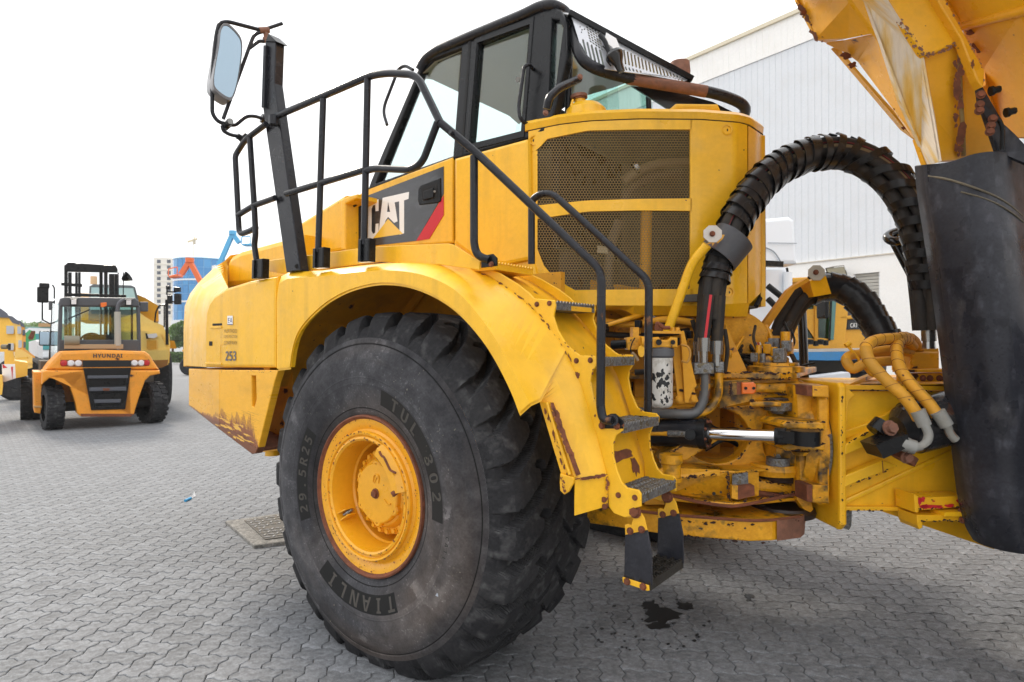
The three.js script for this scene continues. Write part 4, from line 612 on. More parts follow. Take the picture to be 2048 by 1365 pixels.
// ------------------------------------------------------------------ cooling cowl behind the cab, with hexagon mesh
const cowl = sub(truck, 'cooling_cowl');
const DT = [[1050, 3.77], [1075, 3.73], [1110, 3.66], [1180, 3.592], [1280, 3.57], [1400, 3.575], [1470, 3.60], [1495, 3.645], [1512, 3.72], [1526, 3.84]];
const dpt = (px) => interp(DT, px);
const cw = (px, py, o = 0) => { const p = pD(px, py, dpt(px) / (1)); return p.addScaledVector(FWD, -o); };
const cwY = (px, y) => { const p = cw(px, 692); return V(p.x, y, p.z); };                 // on the cowl at a world height
{
  const cols = (a, b, n) => Array.from({ length: n + 1 }, (_, i) => a + (b - a) * i / n), thick = FWD.clone().setY(0).multiplyScalar(0.02);
  const band = (a, b, top, bot, n = 16) => shell([cols(a, b, n).map((x) => cw(x, typeof top === 'function' ? top(x) : top)), cols(a, b, n).map((x) => cw(x, typeof bot === 'function' ? bot(x) : bot))], thick, { crease: 0.5 });
  const lid = (x) => interp([[1052, 264], [1075, 259], [1120, 250], [1180, 243], [1280, 239], [1400, 240], [1480, 246], [1500, 252], [1526, 270]], x);
  const oT = (x) => interp([[1070, 303], [1075, 301], [1093, 278], [1176, 261], [1279, 259], [1380, 259]], x), oB = (x) => interp([[1075, 411], [1176, 401], [1280, 398], [1381, 397]], x);
  const pT = (x) => interp([[1075, 438], [1176, 423], [1280, 421], [1381, 422]], x), pB = (x) => interp([[1074, 490], [1091, 541], [1147, 581], [1200, 580], [1381, 578]], x);
  const bot = (x) => interp([[1060, 540], [1091, 560], [1147, 606], [1190, 611], [1390, 612], [1500, 606], [1526, 580]], x);
  add(cowl, 'frame_top', band(1057, 1384, lid, oT, 26), yellow); add(cowl, 'frame_bar', band(1072, 1384, oB, pT, 20), yellow); add(cowl, 'frame_bottom', band(1072, 1386, pB, bot, 20), yellow);
  add(cowl, 'frame_left', band(1057, 1075, (x) => interp([[1057, 306], [1075, 301]], x), (x) => interp([[1057, 528], [1075, 545]], x), 3), yellow);
  add(cowl, 'corner_panel', band(1381, 1495, lid, bot, 14), yellow); add(cowl, 'rear_panel', band(1497, 1527, (x) => lid(x) + 1, (x) => bot(x) + 2, 8), yellow);
  // bevelled lower lip
  const lip = (x) => interp([[1147, 610], [1194, 619], [1250, 617], [1266, 630], [1500, 633], [1526, 600]], x), lx = cols(1147, 1500, 26);
  add(cowl, 'lower_lip', loft([lx.map((x) => cw(x, bot(x), 0)), lx.map((x) => { const p = cw(x, lip(x), -0.05); return p; }), lx.map((x) => cw(x, lip(x) - 2, -0.4))], { crease: 0.4 }), yellow);
  // lid: rounded edge, top sheet closing over
  const lc = [...cols(1050, 1526, 36)], e0 = lc.map((x) => cw(x, lid(x) - 2, 0.004)), Ht = e0.map((p) => p.y), topY = 3.0;
  const e1 = e0.map((p, i) => V(p.x, p.y + 0.035, p.z).addScaledVector(FWD, -0.012)), e2 = e0.map((p) => V(p.x, p.y + 0.062, p.z).addScaledVector(FWD, 0.02)), cc = V(0.45, 3.02, MIDZ);
  const e3 = e2.map((p) => p.clone().lerp(cc, 0.35).setY(p.y + 0.012)), e4 = e2.map((p) => p.clone().lerp(cc, 0.97).setY(3.02));
  add(cowl, 'lid', loft([e0.map((p) => p.clone().addScaledVector(FWD, 0.08)), e0, e1, e2, e3, e4], { crease: 0.5 }), yellow);
  add(cowl, 'lid_gap', tube(cols(1057, 1526, 24).map((x) => cw(x, lid(x) - 1, -0.006)), 0.006, 0.001, 6), dark);
  add(cowl, 'filler_dome', lathe([[0.13, -0.04], [0.12, 0.01], [0.09, 0.04], [0.04, 0.052], [0, 0.055]], pD(1172, 222, 3.75).add(V(0, -0.01, 0)), V(0, 1, 0), 36), yellow);
  add(cowl, 'filler_neck', rod(pD(1160, 214, 3.75), pD(1160, 198, 3.75), 0.034), yellow); add(cowl, 'filler_cap', [rod(pD(1158, 197, 3.75), pD(1157.5, 191, 3.75), 0.052), rod(pD(1158, 200, 3.75), pD(1158, 197, 3.75), 0.04)], rustBare);
  add(cowl, 'cap_chain', tube([pD(1146, 200, 3.72), pD(1142, 212, 3.7), pD(1146, 222, 3.7), pD(1134, 226, 3.7)], 0.008, 0.03, 6), yellow);
  add(cowl, 'top_box', prism([pD(1341, 216, 3.72), pD(1353, 206, 3.72), pD(1437, 207, 3.72), pD(1443, 222, 3.72), pD(1341, 222, 3.72)], FWD.clone().multiplyScalar(0.4), 0.015), yellow);
  for (const [x, y] of [[1068, 281], [1454, 260], [1458, 585]]) { const p = cw(x, y, 0.002), n = FWD.clone().negate().setY(0); add(cowl, 'fixing_cup', lathe([[0.03, 0.004], [0.024, 0.003], [0.018, -0.012], [0.0, -0.014]], p, n, 24), yellowWorn); add(cowl, 'fixing_bolt', bolt(cw(x, y, -0.01), n, 0.009, 0.01), dark); }
  // hexagon mesh: real holes, strands laid on the curved opening
  const hexMesh = (a, b, top, bt) => {
    const geos = [], pos = [], s = 3.3, wv = 0.36, h = s * Math.sqrt(3), p2 = [];
    const In = (x, y) => x > a && x < b && y > top(x) - 1 && y < bt(x) + 1;
    const strand = (x0, y0, x1, y1) => { const mx = (x0 + x1) / 2, my = (y0 + y1) / 2; if (!In(mx, my)) return; const l = Math.hypot(x1 - x0, y1 - y0), nx = -(y1 - y0) / l * wv * 1.5, ny = (x1 - x0) / l * wv * 1.5; const A_ = cw(x0 + nx, y0 + ny, -0.01), B = cw(x1 + nx, y1 + ny, -0.01), C_ = cw(x1 - nx, y1 - ny, -0.01), D = cw(x0 - nx, y0 - ny, -0.01); for (const p of [A_, B, C_, A_, C_, D]) pos.push(p.x, p.y, p.z); };
    for (let r = 0, y = Math.min(top(a), top(b), top((a + b) / 2)) - 4; y < bt((a + b) / 2) + 20; y += s * 1.5, r++) for (let x = a - h + (r % 2) * h / 2; x < b + h; x += h) {
      const v = (k) => [x + s * Math.sin(k * Math.PI / 3), y - s * Math.cos(k * Math.PI / 3)]; const q = [0, 1, 2, 3].map(v);
      strand(...q[0], ...q[1]); strand(...q[1], ...q[2]); strand(...q[2], ...q[3]);
    }
    const g = new THREE.BufferGeometry(); g.setAttribute('position', new THREE.Float32BufferAttribute(pos, 3)); g.computeVertexNormals(); return g;
  };
  const meshM = M({ map: paintTex([150, 126, 80], { dirt: 0.5, chips: 200, rust: 10, chipCol: '#4a4a48' }), roughness: 0.7, side: THREE.DoubleSide });
  add(cowl, 'upper_mesh', hexMesh(1073, 1383, oT, oB), meshM, { kind: 'stuff' }); add(cowl, 'lower_mesh', hexMesh(1073, 1384, pT, pB), meshM, { kind: 'stuff' });
  // what is behind: core, charge pipes, frame
  const bk = (px, py, o) => cw(px, py, -o);
  add(cowl, 'core_back', loft([[bk(1060, 240, 0.55), bk(1500, 240, 0.75)], [bk(1060, 640, 0.55), bk(1500, 640, 0.75)]]), ironGrey);
  add(cowl, 'inner_left_wall', prism([bk(1066, 270, 0.03), bk(1066, 560, 0.03), bk(1075, 560, 0.6), bk(1075, 270, 0.6)], V(0.01, 0, 0), 0), ironGrey);
  add(cowl, 'charge_pipe', hose([bk(1260, 345, 0.2), bk(1290, 325, 0.2), bk(1330, 308, 0.22), bk(1400, 300, 0.25)], 0.03, 16), M({ color: 0x6b5a42, roughness: 0.6 }));
  add(cowl, 'charge_pipe', hose([bk(1265, 400, 0.26), bk(1272, 365, 0.26), bk(1310, 335, 0.26), bk(1390, 322, 0.28)], 0.034, 16), M({ color: 0x4a3d2e, roughness: 0.7 }));
  add(cowl, 'inner_post', rod(bk(1316, 400, 0.3), bk(1312, 600, 0.3), 0.035), yellowIn);
  add(cowl, 'inner_post', rod(bk(1123, 300, 0.3), bk(1128, 440, 0.3), 0.012), yellowIn);
  add(cowl, 'inner_hose', hose([bk(1255, 425, 0.25), bk(1238, 470, 0.25), bk(1230, 540, 0.25), bk(1235, 600, 0.25)], 0.03, 14), M({ color: 0x5a5248, roughness: 0.8 }));
  add(cowl, 'clamp', rod(bk(1280, 322, 0.17), bk(1286, 318, 0.17), 0.038), steel); add(cowl, 'sticker', loft([[bk(1196, 505, 0.03), bk(1218, 506, 0.03)], [bk(1196, 490, 0.03), bk(1216, 492, 0.03)]]), M({ color: 0x9a9078, roughness: 0.8 }));
  add(cowl, 'under_tray', prism([...cols(1066, 1520, 14).map((x) => { const p = cw(x, 600, -0.03); return V(p.x, 1.84, p.z); }), V(1.1, 1.84, -2.25), V(0.35, 1.84, -2.4)], V(0, 0.01, 0), 0), ironGrey);  // hidden sheet added to block sky light falling through the cowl
  add(cowl, 'leak_block_sheet', prism([...cols(1066, 1520, 14).map((x) => { const p = cw(x, 300, -0.012); return V(p.x, 2.875, p.z); }), V(1.1, 2.875, -2.25), V(0.35, 2.875, -2.4)], V(0, 0.01, 0), 0), ironGrey);  // hidden sheet added under the lid to stop light leaking in
  // side louvre slot on the far rear edge
  add(cowl, 'edge_seal', tube([cw(1529, 300, -0.03), cw(1531, 480, -0.03), cw(1531, 585, -0.03), cw(1516, 612, -0.03)], 0.015, 0.03, 8), dark);
  add(cowl, 'inner_box', [box(0.42, 1.25, 1.86, 1.9, -2.2, -1.35), box(0.40, 0.44, 1.9, 2.88, -2.4, -1.15), prism([V(0.45, 1.9, -2.2), V(1.2, 1.9, -2.1), V(1.2, 2.88, -2.1), V(0.45, 2.88, -2.2)], V(0, 0, -0.02), 0), box(0.42, 1.1, 2.9, 2.92, -2.2, -1.4)], ironGrey);
  const rr2 = cw(1526, 300), fl = (x, y, o) => cw(x, y, o);
  add(cowl, 'far_side', prism([V(1.39, 1.82, -1.9), V(1.39, 2.88, -1.9), V(1.1, 2.9, -2.25), V(0.3, 2.9, -2.43), V(0.3, 1.82, -2.43), V(1.1, 1.82, -2.25)].slice(0, 0).concat([V(1.10, 1.85, -2.3), V(1.10, 2.9, -2.3), V(0.3, 2.9, -2.43), V(0.3, 1.85, -2.43)]), V(0, 0, 0.02), 0), yellow);
  add(cowl, 'far_rear_panel', prism([V(1.405, 1.85, -1.92), V(1.405, 2.9, -1.92), V(1.1, 2.9, -2.3), V(1.1, 1.85, -2.3)], V(-0.02, 0, 0.02), 0), yellow);
}
// ------------------------------------------------------------------ access stairs, rails and mirror
const stairs = sub(truck, 'access_stairs');
const ZS = -0.22, ZT = -0.56;
{
  const S = (x, y) => pZ(x, y, ZS);
  // outer stringer: scalloped rear edge
  const edge = [[1078, 598], [1109, 601], [1111, 612], [1107, 633], [1116, 660], [1134, 690], [1150, 704], [1160, 711], [1189, 712], [1193, 718], [1193, 730], [1184, 746], [1181, 764], [1187, 796], [1200, 828], [1214, 838], [1240, 842], [1246, 850], [1245, 862], [1232, 872], [1226, 888], [1227, 915], [1235, 945], [1244, 966], [1254, 976], [1277, 981], [1282, 989], [1282, 1014], [1268, 1018], [1262, 1034], [1249, 1036], [1228, 1028], [1217, 1014]];
  const inner = [[1214, 950], [1195, 878], [1165, 779], [1154, 752], [1124, 691], [1095, 653], [1066, 618], [1019, 580], [978, 553], [938, 535], [930, 530], [960, 528], [1000, 547], [1035, 568], [1058, 586], [1068, 597]];
  const st = prism(poly([...edge, ...inner], S), V(0, 0, -0.012), 0.004);
  add(stairs, 'outer_stringer', st, yellow);
  const inn = prism(poly([...edge.slice(0, -1), [1217, 1014], ...inner], S).map((p) => V(p.x, p.y, ZT)), V(0, 0, -0.012), 0.004);
  add(stairs, 'inner_stringer', inn, yellow);
  // curved back sheet between the stringers
  const bk = spline([[940, 535], [980, 553], [1021, 580], [1068, 618], [1097, 653], [1126, 691], [1156, 752], [1167, 779], [1197, 878], [1216, 950], [1228, 1000]].map(([x, y]) => S(x, y)), 30);
  add(stairs, 'back_sheet', shell([bk.map((p) => V(p.x - 0.02, p.y, ZS - 0.012)), bk.map((p) => V(p.x - 0.02, p.y, ZT - 0.03))], V(-0.008, -0.004, 0)), yellowWorn);
  // treads: serrated nosing, holes, yellow paint left under the edge
  const tread = (x, y, deep, worn, w0 = ZS - 0.012, w1 = ZT) => {
    const p = S(x, y), t = sub(stairs, 'tread'), geos = [box(p.x - deep, p.x, p.y - 0.036, p.y - 0.004, w1, w0)];
    stairs.remove(t);
    const n = 13, teeth = [];
    for (let i = 0; i < n; i++) { const z = w0 + (w1 - w0) * (i + 0.5) / n, d = Math.abs(w1 - w0) / n; teeth.push(prism([V(p.x - 0.001, p.y - 0.006, z - d * 0.46), V(p.x - 0.001, p.y - 0.006, z + d * 0.46), V(p.x - 0.001, p.y + 0.004, z + d * 0.2), V(p.x - 0.001, p.y + 0.004, z - d * 0.2)], V(0.004, 0, 0), 0.0)); }
    const rowN = Math.max(2, Math.round(deep / 0.04));
    for (let r = 0; r < rowN; r++) for (let i = 0; i < 11; i++) { const z = w0 + (w1 - w0) * (i + 0.5 + (r % 2) * 0.4) / 11.5; teeth.push(new THREE.TorusGeometry(0.010, 0.004, 5, 9).rotateX(Math.PI / 2).translate(p.x - 0.018 - r * 0.038, p.y - 0.003, z)); }
    const m = add(stairs, 'tread', [...geos, ...teeth], worn ? galv : yellowWorn);
    if (worn === 1) add(m, 'painted_face', box(p.x, p.x + 0.0015, p.y - 0.036, p.y - 0.014, w1 + 0.03, w0 - 0.12), yellowWorn);
    return m;
  };
  tread(996, 525, 0.2, 0, -0.2, -0.50); tread(1110, 603, 0.2, 1); tread(1194, 717, 0.2, 2); tread(1246, 850, 0.2, 2); tread(1282, 990, 0.2, 2);
  for (const [x, y] of [[1074, 609], [1099, 607], [1153, 722], [1181, 721], [1237, 991], [1270, 996]]) add(stairs, 'stringer_bolt', bolt(pZ(x, y, ZS), V(0, 0, 1), 0.009, 0.009), rustM);
  // rust where feet kick the sheet, and along the seam
  seed(77);
  const patch = (x, y, rx, ry, z, n = 16) => prism(Array.from({ length: n }, (_, i) => { const a = i / n * 2 * Math.PI, k = rr(0.65, 1.15); return pZ(x + Math.cos(a) * rx * k, y + Math.sin(a) * ry * k, z); }), V(0, 0, -0.001), 0);
  const chipSpots = [[1188, 938, 5, 9], [1242, 905, 0, 0], [1124, 753, 3, 4], [1155, 751, 5, 7], [1105, 690, 3, 5], [1088, 668, 3, 7], [1068, 640, 3, 8], [1130, 710, 3, 7], [1030, 606, 4, 3], [1046, 617, 4, 5], [1005, 588, 5, 3], [985, 575, 4, 2], [1190, 832, 2, 3]].filter((c) => c[2]);
  for (const [x, y, a, b] of chipSpots) add(stairs, 'paint_chip', patch(x, y, a, b, ZS + 0.0015), rustM);
  for (const [x, y, a, b] of [[1250, 935, 9, 7], [1262, 925, 16, 9], [1281, 935, 8, 17], [1243, 912, 6, 6], [1236, 788, 3, 12], [1262, 955, 5, 12]]) { const n = 14, c0 = S(0, 0); add(stairs, 'rust_patch', prism(Array.from({ length: n }, (_, i) => { const t = i / n * 2 * Math.PI, k = rr(0.6, 1.2), q = pZ(x + Math.cos(t) * a * k, y + Math.sin(t) * b * k, -0.4); return q; }).map((q, _, all) => q), V(0, 0, -0.001), 0), rustM); stairs.remove(stairs.children[stairs.children.length - 1]); }
  // kicked patch on the back sheet above the lowest tread
  const back = (t, z) => { const a = S(1197, 878), b = S(1216, 950), c = S(1228, 1000); const p = t < 0.66 ? a.clone().lerp(b, t / 0.66) : b.clone().lerp(c, (t - 0.66) / 0.34); return V(p.x - 0.018, p.y, z); };
  const kick = (t0, t1, z0, z1) => { const n = 18, pts = []; for (let i = 0; i < n; i++) { const a = i / n * 2 * Math.PI, k = rr(0.6, 1.15); pts.push(back((t0 + t1) / 2 + Math.cos(a) * (t1 - t0) / 2 * k, (z0 + z1) / 2 + Math.sin(a) * (z1 - z0) / 2 * k)); } return prism(pts, V(0.002, 0, 0), 0); };
  add(stairs, 'rust_patch', kick(0.30, 0.56, -0.25, -0.5), rustM); add(stairs, 'rust_patch', kick(0.5, 0.85, -0.46, -0.53), rustM); add(stairs, 'rust_patch', kick(0.02, 0.15, -0.27, -0.32), rustM);
  add(stairs, 'seam_chips', [chips([[965, 547], [1021, 580], [1068, 618], [1097, 653], [1126, 691], [1156, 752]].map(([a, c]) => pZ(a, c, ZS + 0.004)), { n: 36, size: 0.004, spread: 0.004, sd: 301, long: 3.4 }), chips([[1150, 960], [1214, 951]].map(([a, c], k) => pZ(a, c, k ? -0.21 : -0.085)), { n: 50, size: 0.005, spread: 0.004, sd: 302, long: 2.5 }), chips([[1214, 950], [1215, 1012]].map(([a, c]) => pZ(a, c, -0.212)), { n: 20, size: 0.005, spread: 0.004, sd: 303 }), chips(edge.slice(2, 30).map(([a, c]) => pZ(a, c, ZS + 0.002)), { n: 26, size: 0.003, spread: 0.003, sd: 304, long: 1.8 }), chips(edge.slice(2, 30).map(([a, c]) => { const p = S(a, c); return V(p.x, p.y, ZT + 0.002); }), { n: 26, size: 0.003, spread: 0.003, sd: 305, long: 1.8 })], rustM, { kind: 'stuff' });
  // hanging step on rubber straps
  const hs = sub(truck, 'hanging_step'), z0 = ZS - 0.02, z1 = ZT - 0.005, Hs = (x, y, z = z0) => pZ(x, y, z);
  const o0 = Hs(1250, 1062), o1 = Hs(1298, 1060), o2 = Hs(1302, 1170), o3 = Hs(1249, 1157), dz = z1 - z0;
  const strap = (z) => { const a = [[1250, 1066], [1294, 1062], [1303, 1110], [1304, 1172], [1248, 1158]].map(([x, y]) => Hs(x, y)); return prism(a.map((p) => V(p.x, p.y, z)), V(0, 0, -0.012), 0.002); };
  add(hs, 'rubber_strap', strap(z0), rubberFlap); add(hs, 'rubber_strap', strap(z1 + 0.012), rubberFlap);
  for (const z of [z0 + 0.006, z1 + 0.02]) {
    const q = (l) => l.map(([x, y]) => { const p = Hs(x, y); return V(p.x, p.y, z); });
    add(hs, 'top_clamp', prism(q([[1251, 1050], [1256, 1048], [1264, 1050], [1268, 1036], [1280, 1020], [1290, 1036], [1296, 1060], [1252, 1070]]), V(0, 0, -0.006), 0.002), yellowWorn);
    add(hs, 'bottom_clamp', prism(q([[1246, 1154], [1299, 1171], [1300, 1181], [1296, 1182], [1247, 1165]]), V(0, 0, -0.006), 0.002), yellow);
    for (const [x, y] of [[1262, 1062], [1285, 1059], [1256, 1163], [1288, 1173]]) { const p = Hs(x, y); add(hs, 'clamp_bolt', bolt(V(p.x, p.y, z), V(0, 0, 1), 0.011, 0.012), rustM); }
    const p = Hs(1272, 1023); add(hs, 'pivot_bolt', bolt(V(p.x, p.y, z), V(0, 0, 1), 0.02, 0.02), rustM);
  }
  add(hs, 'hanger_plate', prism(poly([[1248, 1010], [1262, 1008], [1266, 1036], [1254, 1036]], (x, y) => Hs(x, y, z0 + 0.004)), V(0, 0, -0.03), 0.003), yellowWorn);
  const b0 = o3.clone(), b1 = o2.clone(), dirB = b1.clone().sub(b0).setZ(0).normalize(), up = V(-dirB.y, dirB.x, 0);
  const rails = []; for (let i = 0; i < 4; i++) { const p = b0.clone().addScaledVector(dirB, b0.distanceTo(b1) * (0.04 + i * 0.3)); rails.push(box(p.x - 0.007, p.x + 0.007, p.y - 0.024, p.y + 0.012, z1, z0)); }
  const grateM = M({ map: galv.map, color: 0x6a635a, roughness: 0.6, metalness: 0.1 });
  for (let i = 0; i < 4; i++) { const p = b0.clone().addScaledVector(dirB, b0.distanceTo(b1) * (0.04 + i * 0.3)), teeth = []; for (let k = 0; k < 16; k++) { const z = z0 + dz * (k + 0.5) / 16; teeth.push(box(p.x - 0.0035, p.x + 0.0035, p.y + 0.012, p.y + 0.018, z - 0.005, z + 0.004)); } add(hs, 'grate_bar', [rails[i], ...teeth], grateM); }
  for (let k = 0; k < 4; k++) { const z = z0 + dz * (k + 0.5) / 4; add(hs, 'grate_crosspiece', [bar(V(b0.x, b0.y + 0.004, z), V(b1.x, b1.y + 0.004, z), 0.022, 0.014)], grateM); }
  // stair rails
  const rl = sub(truck, 'stair_handrail'), Rr = 0.0185;
  const o = (x, y) => pZ(x, y, ZS + 0.03);
  add(rl, 'outer_rail', tube([pZ(880, 245, 0.0), pZ(950, 303, -0.08), o(1197, 537), o(1203, 560), o(1201, 815), o(1206, 840), o(1226, 842)], Rr, 0.06), black);
  add(rl, 'outer_foot', [prism(poly([[1199, 838], [1222, 828], [1230, 828], [1246, 843], [1245, 858], [1200, 858]], (x, y) => pZ(x, y, ZS + 0.004)), V(0, 0, -0.01), 0.002)], blackPl);
  add(rl, 'foot_sleeve', rod(pZ(1225, 841, ZS + 0.03), pZ(1225, 841, ZS), 0.024), black);
  for (const [x, y] of [[1204, 852], [1234, 853], [1225, 841]]) add(rl, 'foot_bolt', bolt(pZ(x, y, ZS + (x === 1225 ? 0.03 : 0.006)), V(0, 0, 1), 0.011, 0.01), x === 1225 ? blackPl : rustM);
  const i2 = (x, y) => pZ(x, y, ZT - 0.04);
  add(rl, 'inner_rail', tube([i2(1063, 528), i2(1063, 400), i2(1082, 387), i2(1105, 388), i2(1125, 405), i2(1292, 557), i2(1298, 575), i2(1296, 835)], Rr, 0.06), black);
  add(rl, 'inner_foot', [rod(i2(1296, 833).add(V(0, -0.02, 0)), i2(1296, 826), 0.03), rbox(-0.03, 0.03, -0.006, 0.006, -0.05, 0.05, 0.003).translate(...i2(1290, 833).toArray())], blackPl);
  add(rl, 'upper_post', tube([pZ(948, 312, -0.08), pZ(948, 490, -0.08), pZ(955, 512, -0.08), pZ(978, 520, -0.10)], Rr, 0.06), black);
  add(rl, 'upper_foot', prism(poly([[962, 512], [985, 508], [993, 516], [993, 532], [962, 536]], (x, y) => pZ(x, y, -0.10)), V(0, 0, -0.01), 0.002), blackPl);
  add(rl, 'upper_foot_bolt', bolt(pZ(983, 529, -0.097), V(0, 0, 1), 0.010, 0.01), rustM);
  add(rl, 'rail_bolt', bolt(pZ(903, 266, -0.01), V(0, 0.3, 1), 0.012, 0.01), black);
}
// walkway guard rail round the deck, with the mirror post
{
  const g = sub(truck, 'deck_handrail'), P = (x, y, z = 0) => pZ(x, y, z), R1 = 0.0175;
  add(g, 'top_rail', tube([P(545, 236), P(741, 151), P(775, 146), P(822, 149), P(838, 158), P(880, 245)], R1 * 1.06, 0.09), black);
  add(g, 'mid_rail', tube([P(572, 388), P(728, 340)], R1), black);
  add(g, 'loop', tube([P(730, 342), P(752, 337), P(822, 340), P(845, 325), P(875, 245)], R1, 0.08), black);
  for (const [xt, yt, xb, yb] of [[735, 158, 728, 490], [646, 198, 636, 505]]) add(g, 'post', rod(P(xt, yt), P(xb, yb), R1), black);
  for (const [x, y0, y1] of [[727, 476, 524], [636, 494, 536], [514, 517, 557]]) add(g, 'post_socket', [prism(poly([[x - 11, y0 + 3], [x + 10, y0], [x + 9, y1 - 1], [x - 12, y1 + 1]], (a, b) => P(a, b, 0.012)), V(0, 0, -0.05), 0.006), bar(P(x - 7, y0 + 4, 0.02), P(x - 8, y1, 0.02), 0.008, 0.02)], blackPl);
  // front return of the rail: goes across the nose
  const F0 = P(541, 240);
  add(g, 'front_loop', tube([P(532, 248), P(490, 280), P(470, 300).add(V(0, 0, -0.02)), P(470, 312), P(478, 470), P(500, 462), P(512, 455)], R1, 0.05), black);
  add(g, 'front_mid', tube([P(475, 431), P(506, 412), P(550, 396)], R1, 0.02), black);
  add(g, 'front_post', tube([P(499, 272), P(508, 410), P(511, 470), P(508, 490), P(513, 522)], R1, 0.06), black);
  // big square mirror post
  const pf = [[531, 80], [551, 82], [549, 170], [556, 240], [600, 540], [573, 544], [532, 245], [526, 215]];
  const pb = poly([[530, 78], [536, 78], [534, 165], [539, 235], [573, 543], [600, 540]].slice(0, 0).concat([[530, 80], [551, 83], [548, 166], [600, 541], [572, 545], [525, 215]]), (x, y) => P(x, y, -0.02));
  add(g, 'mirror_post', prism(pb, V(0, 0, -0.06), 0.006), black);
  add(g, 'post_cover', prism(poly([[526, 90], [531, 90], [527, 215], [522, 215]], (x, y) => P(x, y, 0.0)), V(0, 0, -0.04), 0.003), black);
  add(g, 'post_cap', prism(poly([[536, 67], [553, 83], [530, 83]], (x, y) => P(x, y, -0.01)), V(0, 0, -0.08), 0.004), blackPl);
  add(g, 'foot_hole', rod(P(594, 533, -0.018), P(594, 533, -0.03), 0.014), dark);
  add(g, 'rail_joint', rod(P(548, 232, 0.01), P(548, 250, 0.01), 0.03), black);
  // toe plate behind the posts, deck
  const toe = [[455, 572], [520, 524], [623, 510], [738, 494], [902, 487], [962, 526], [930, 545], [760, 530], [560, 552], [470, 575]];
  add(truck, 'deck_toe_plate', prism(poly([[500, 535], [524, 523], [623, 510], [738, 494], [895, 487], [905, 489], [960, 524], [958, 540], [880, 530], [760, 524], [560, 548]], (x, y) => P(x, y, -0.10)), V(0, 0, -0.012), 0.003), yellow);
  add(truck, 'deck_plate', box(-1.2, 0.15, 2.0, 2.03, -0.97, -0.11), yellowWorn);
  // mirror: housing, glass, tubular frame
  const m = sub(truck, 'wing_mirror');
  const face = [[449, 48], [456, 49], [478, 70], [483, 84], [480, 130], [470, 182], [465, 196], [460, 200], [434, 184], [426, 172], [436, 90], [441, 60]];
  // glass plane looks back to the driver: facing +x and a little to the truck
  const nM = V(0.96, -0.06, 0.22).normalize(), m0 = P(455, 120, 0.1), q = (x, y, o = 0) => hit(x, y, m0.clone().addScaledVector(nM, o), nM);
  const rimP = [[447, 46], [456, 47], [478, 69], [484, 84], [481, 132], [470, 186], [463, 199], [457, 200], [433, 184], [426, 172], [437, 88], [441, 56]];
  const front = spline([...rimP, rimP[0]].map(([x, y]) => q(x, y)), 60), ctr = front.reduce((s, p) => s.add(p), V(0, 0, 0)).multiplyScalar(1 / front.length);
  const mid = front.map((p) => p.clone().addScaledVector(nM, -0.14)), back = front.map((p) => p.clone().lerp(ctr, 0.12).addScaledVector(nM, -0.2)), cen = front.map(() => ctr.clone().addScaledVector(nM, -0.22)), inn = front.map((p) => p.clone().lerp(ctr, 0.07));
  add(m, 'housing', loft([inn, front, mid, back, cen], { crease: 0.7 }), M({ color: 0x6b6a6c, roughness: 0.6, roughnessMap: roughTex }));
  add(m, 'mirror_glass', prism(spline([...rimP, rimP[0]].map(([x, y]) => q(x, y)), 48).slice(0, -1).map((p) => p.lerp(ctr, 0.06)).map((p) => p.addScaledVector(nM, -0.004)), nM.clone().multiplyScalar(-0.003), 0), mirrorM);
  const F = (x, y) => q(x, y, -0.07);
  add(m, 'frame_tube', tube([F(520, 60), F(455, 43), F(438, 46), F(432, 70), F(424, 150), F(424, 228), F(436, 244), F(452, 248)], 0.012, 0.08), black);
  add(m, 'frame_tube', tube([F(530, 62), F(508, 68), F(499, 92), F(446, 238)], 0.011, 0.06), black);
  add(m, 'frame_arm', tube([F(499, 96), F(518, 82), F(528, 83)], 0.011, 0.02), black);
  add(m, 'clamp_rod', tube([F(520, 62), F(540, 55), F(564, 47)], 0.011, 0.02), black);
  add(m, 'clamp_sleeve', rod(F(518, 61), F(537, 60), 0.02), rustBare); add(m, 'swivel', [rod(F(531, 64), F(533, 80), 0.016), rod(F(527, 80), F(537, 80), 0.018)], rustBare);
  add(m, 'lower_arm', tube([F(456, 250), F(470, 251), F(492, 233), F(508, 232), F(527, 238)], 0.011, 0.06), black);
  add(m, 'lower_clamp', [rod(F(448, 255), F(458, 246), 0.024), rod(F(453, 250), q(460, 243, 0.0), 0.02)], blackPl); add(m, 'clamp_cap', rod(q(460, 243, 0.0), q(460.5, 242.5, 0.012), 0.017), steel);
  add(m, 'lower_arm', tube([F(444, 252), F(446, 262), F(460, 270), F(478, 273)], 0.011, 0.05), black);
  add(m, 'rail_clamp', [rod(F(474, 272), F(490, 281), 0.019), rod(F(482, 283), F(494, 272), 0.022)], blackPl); add(m, 'post_clamp', [rod(F(522, 236), F(536, 242), 0.03)], black);
}
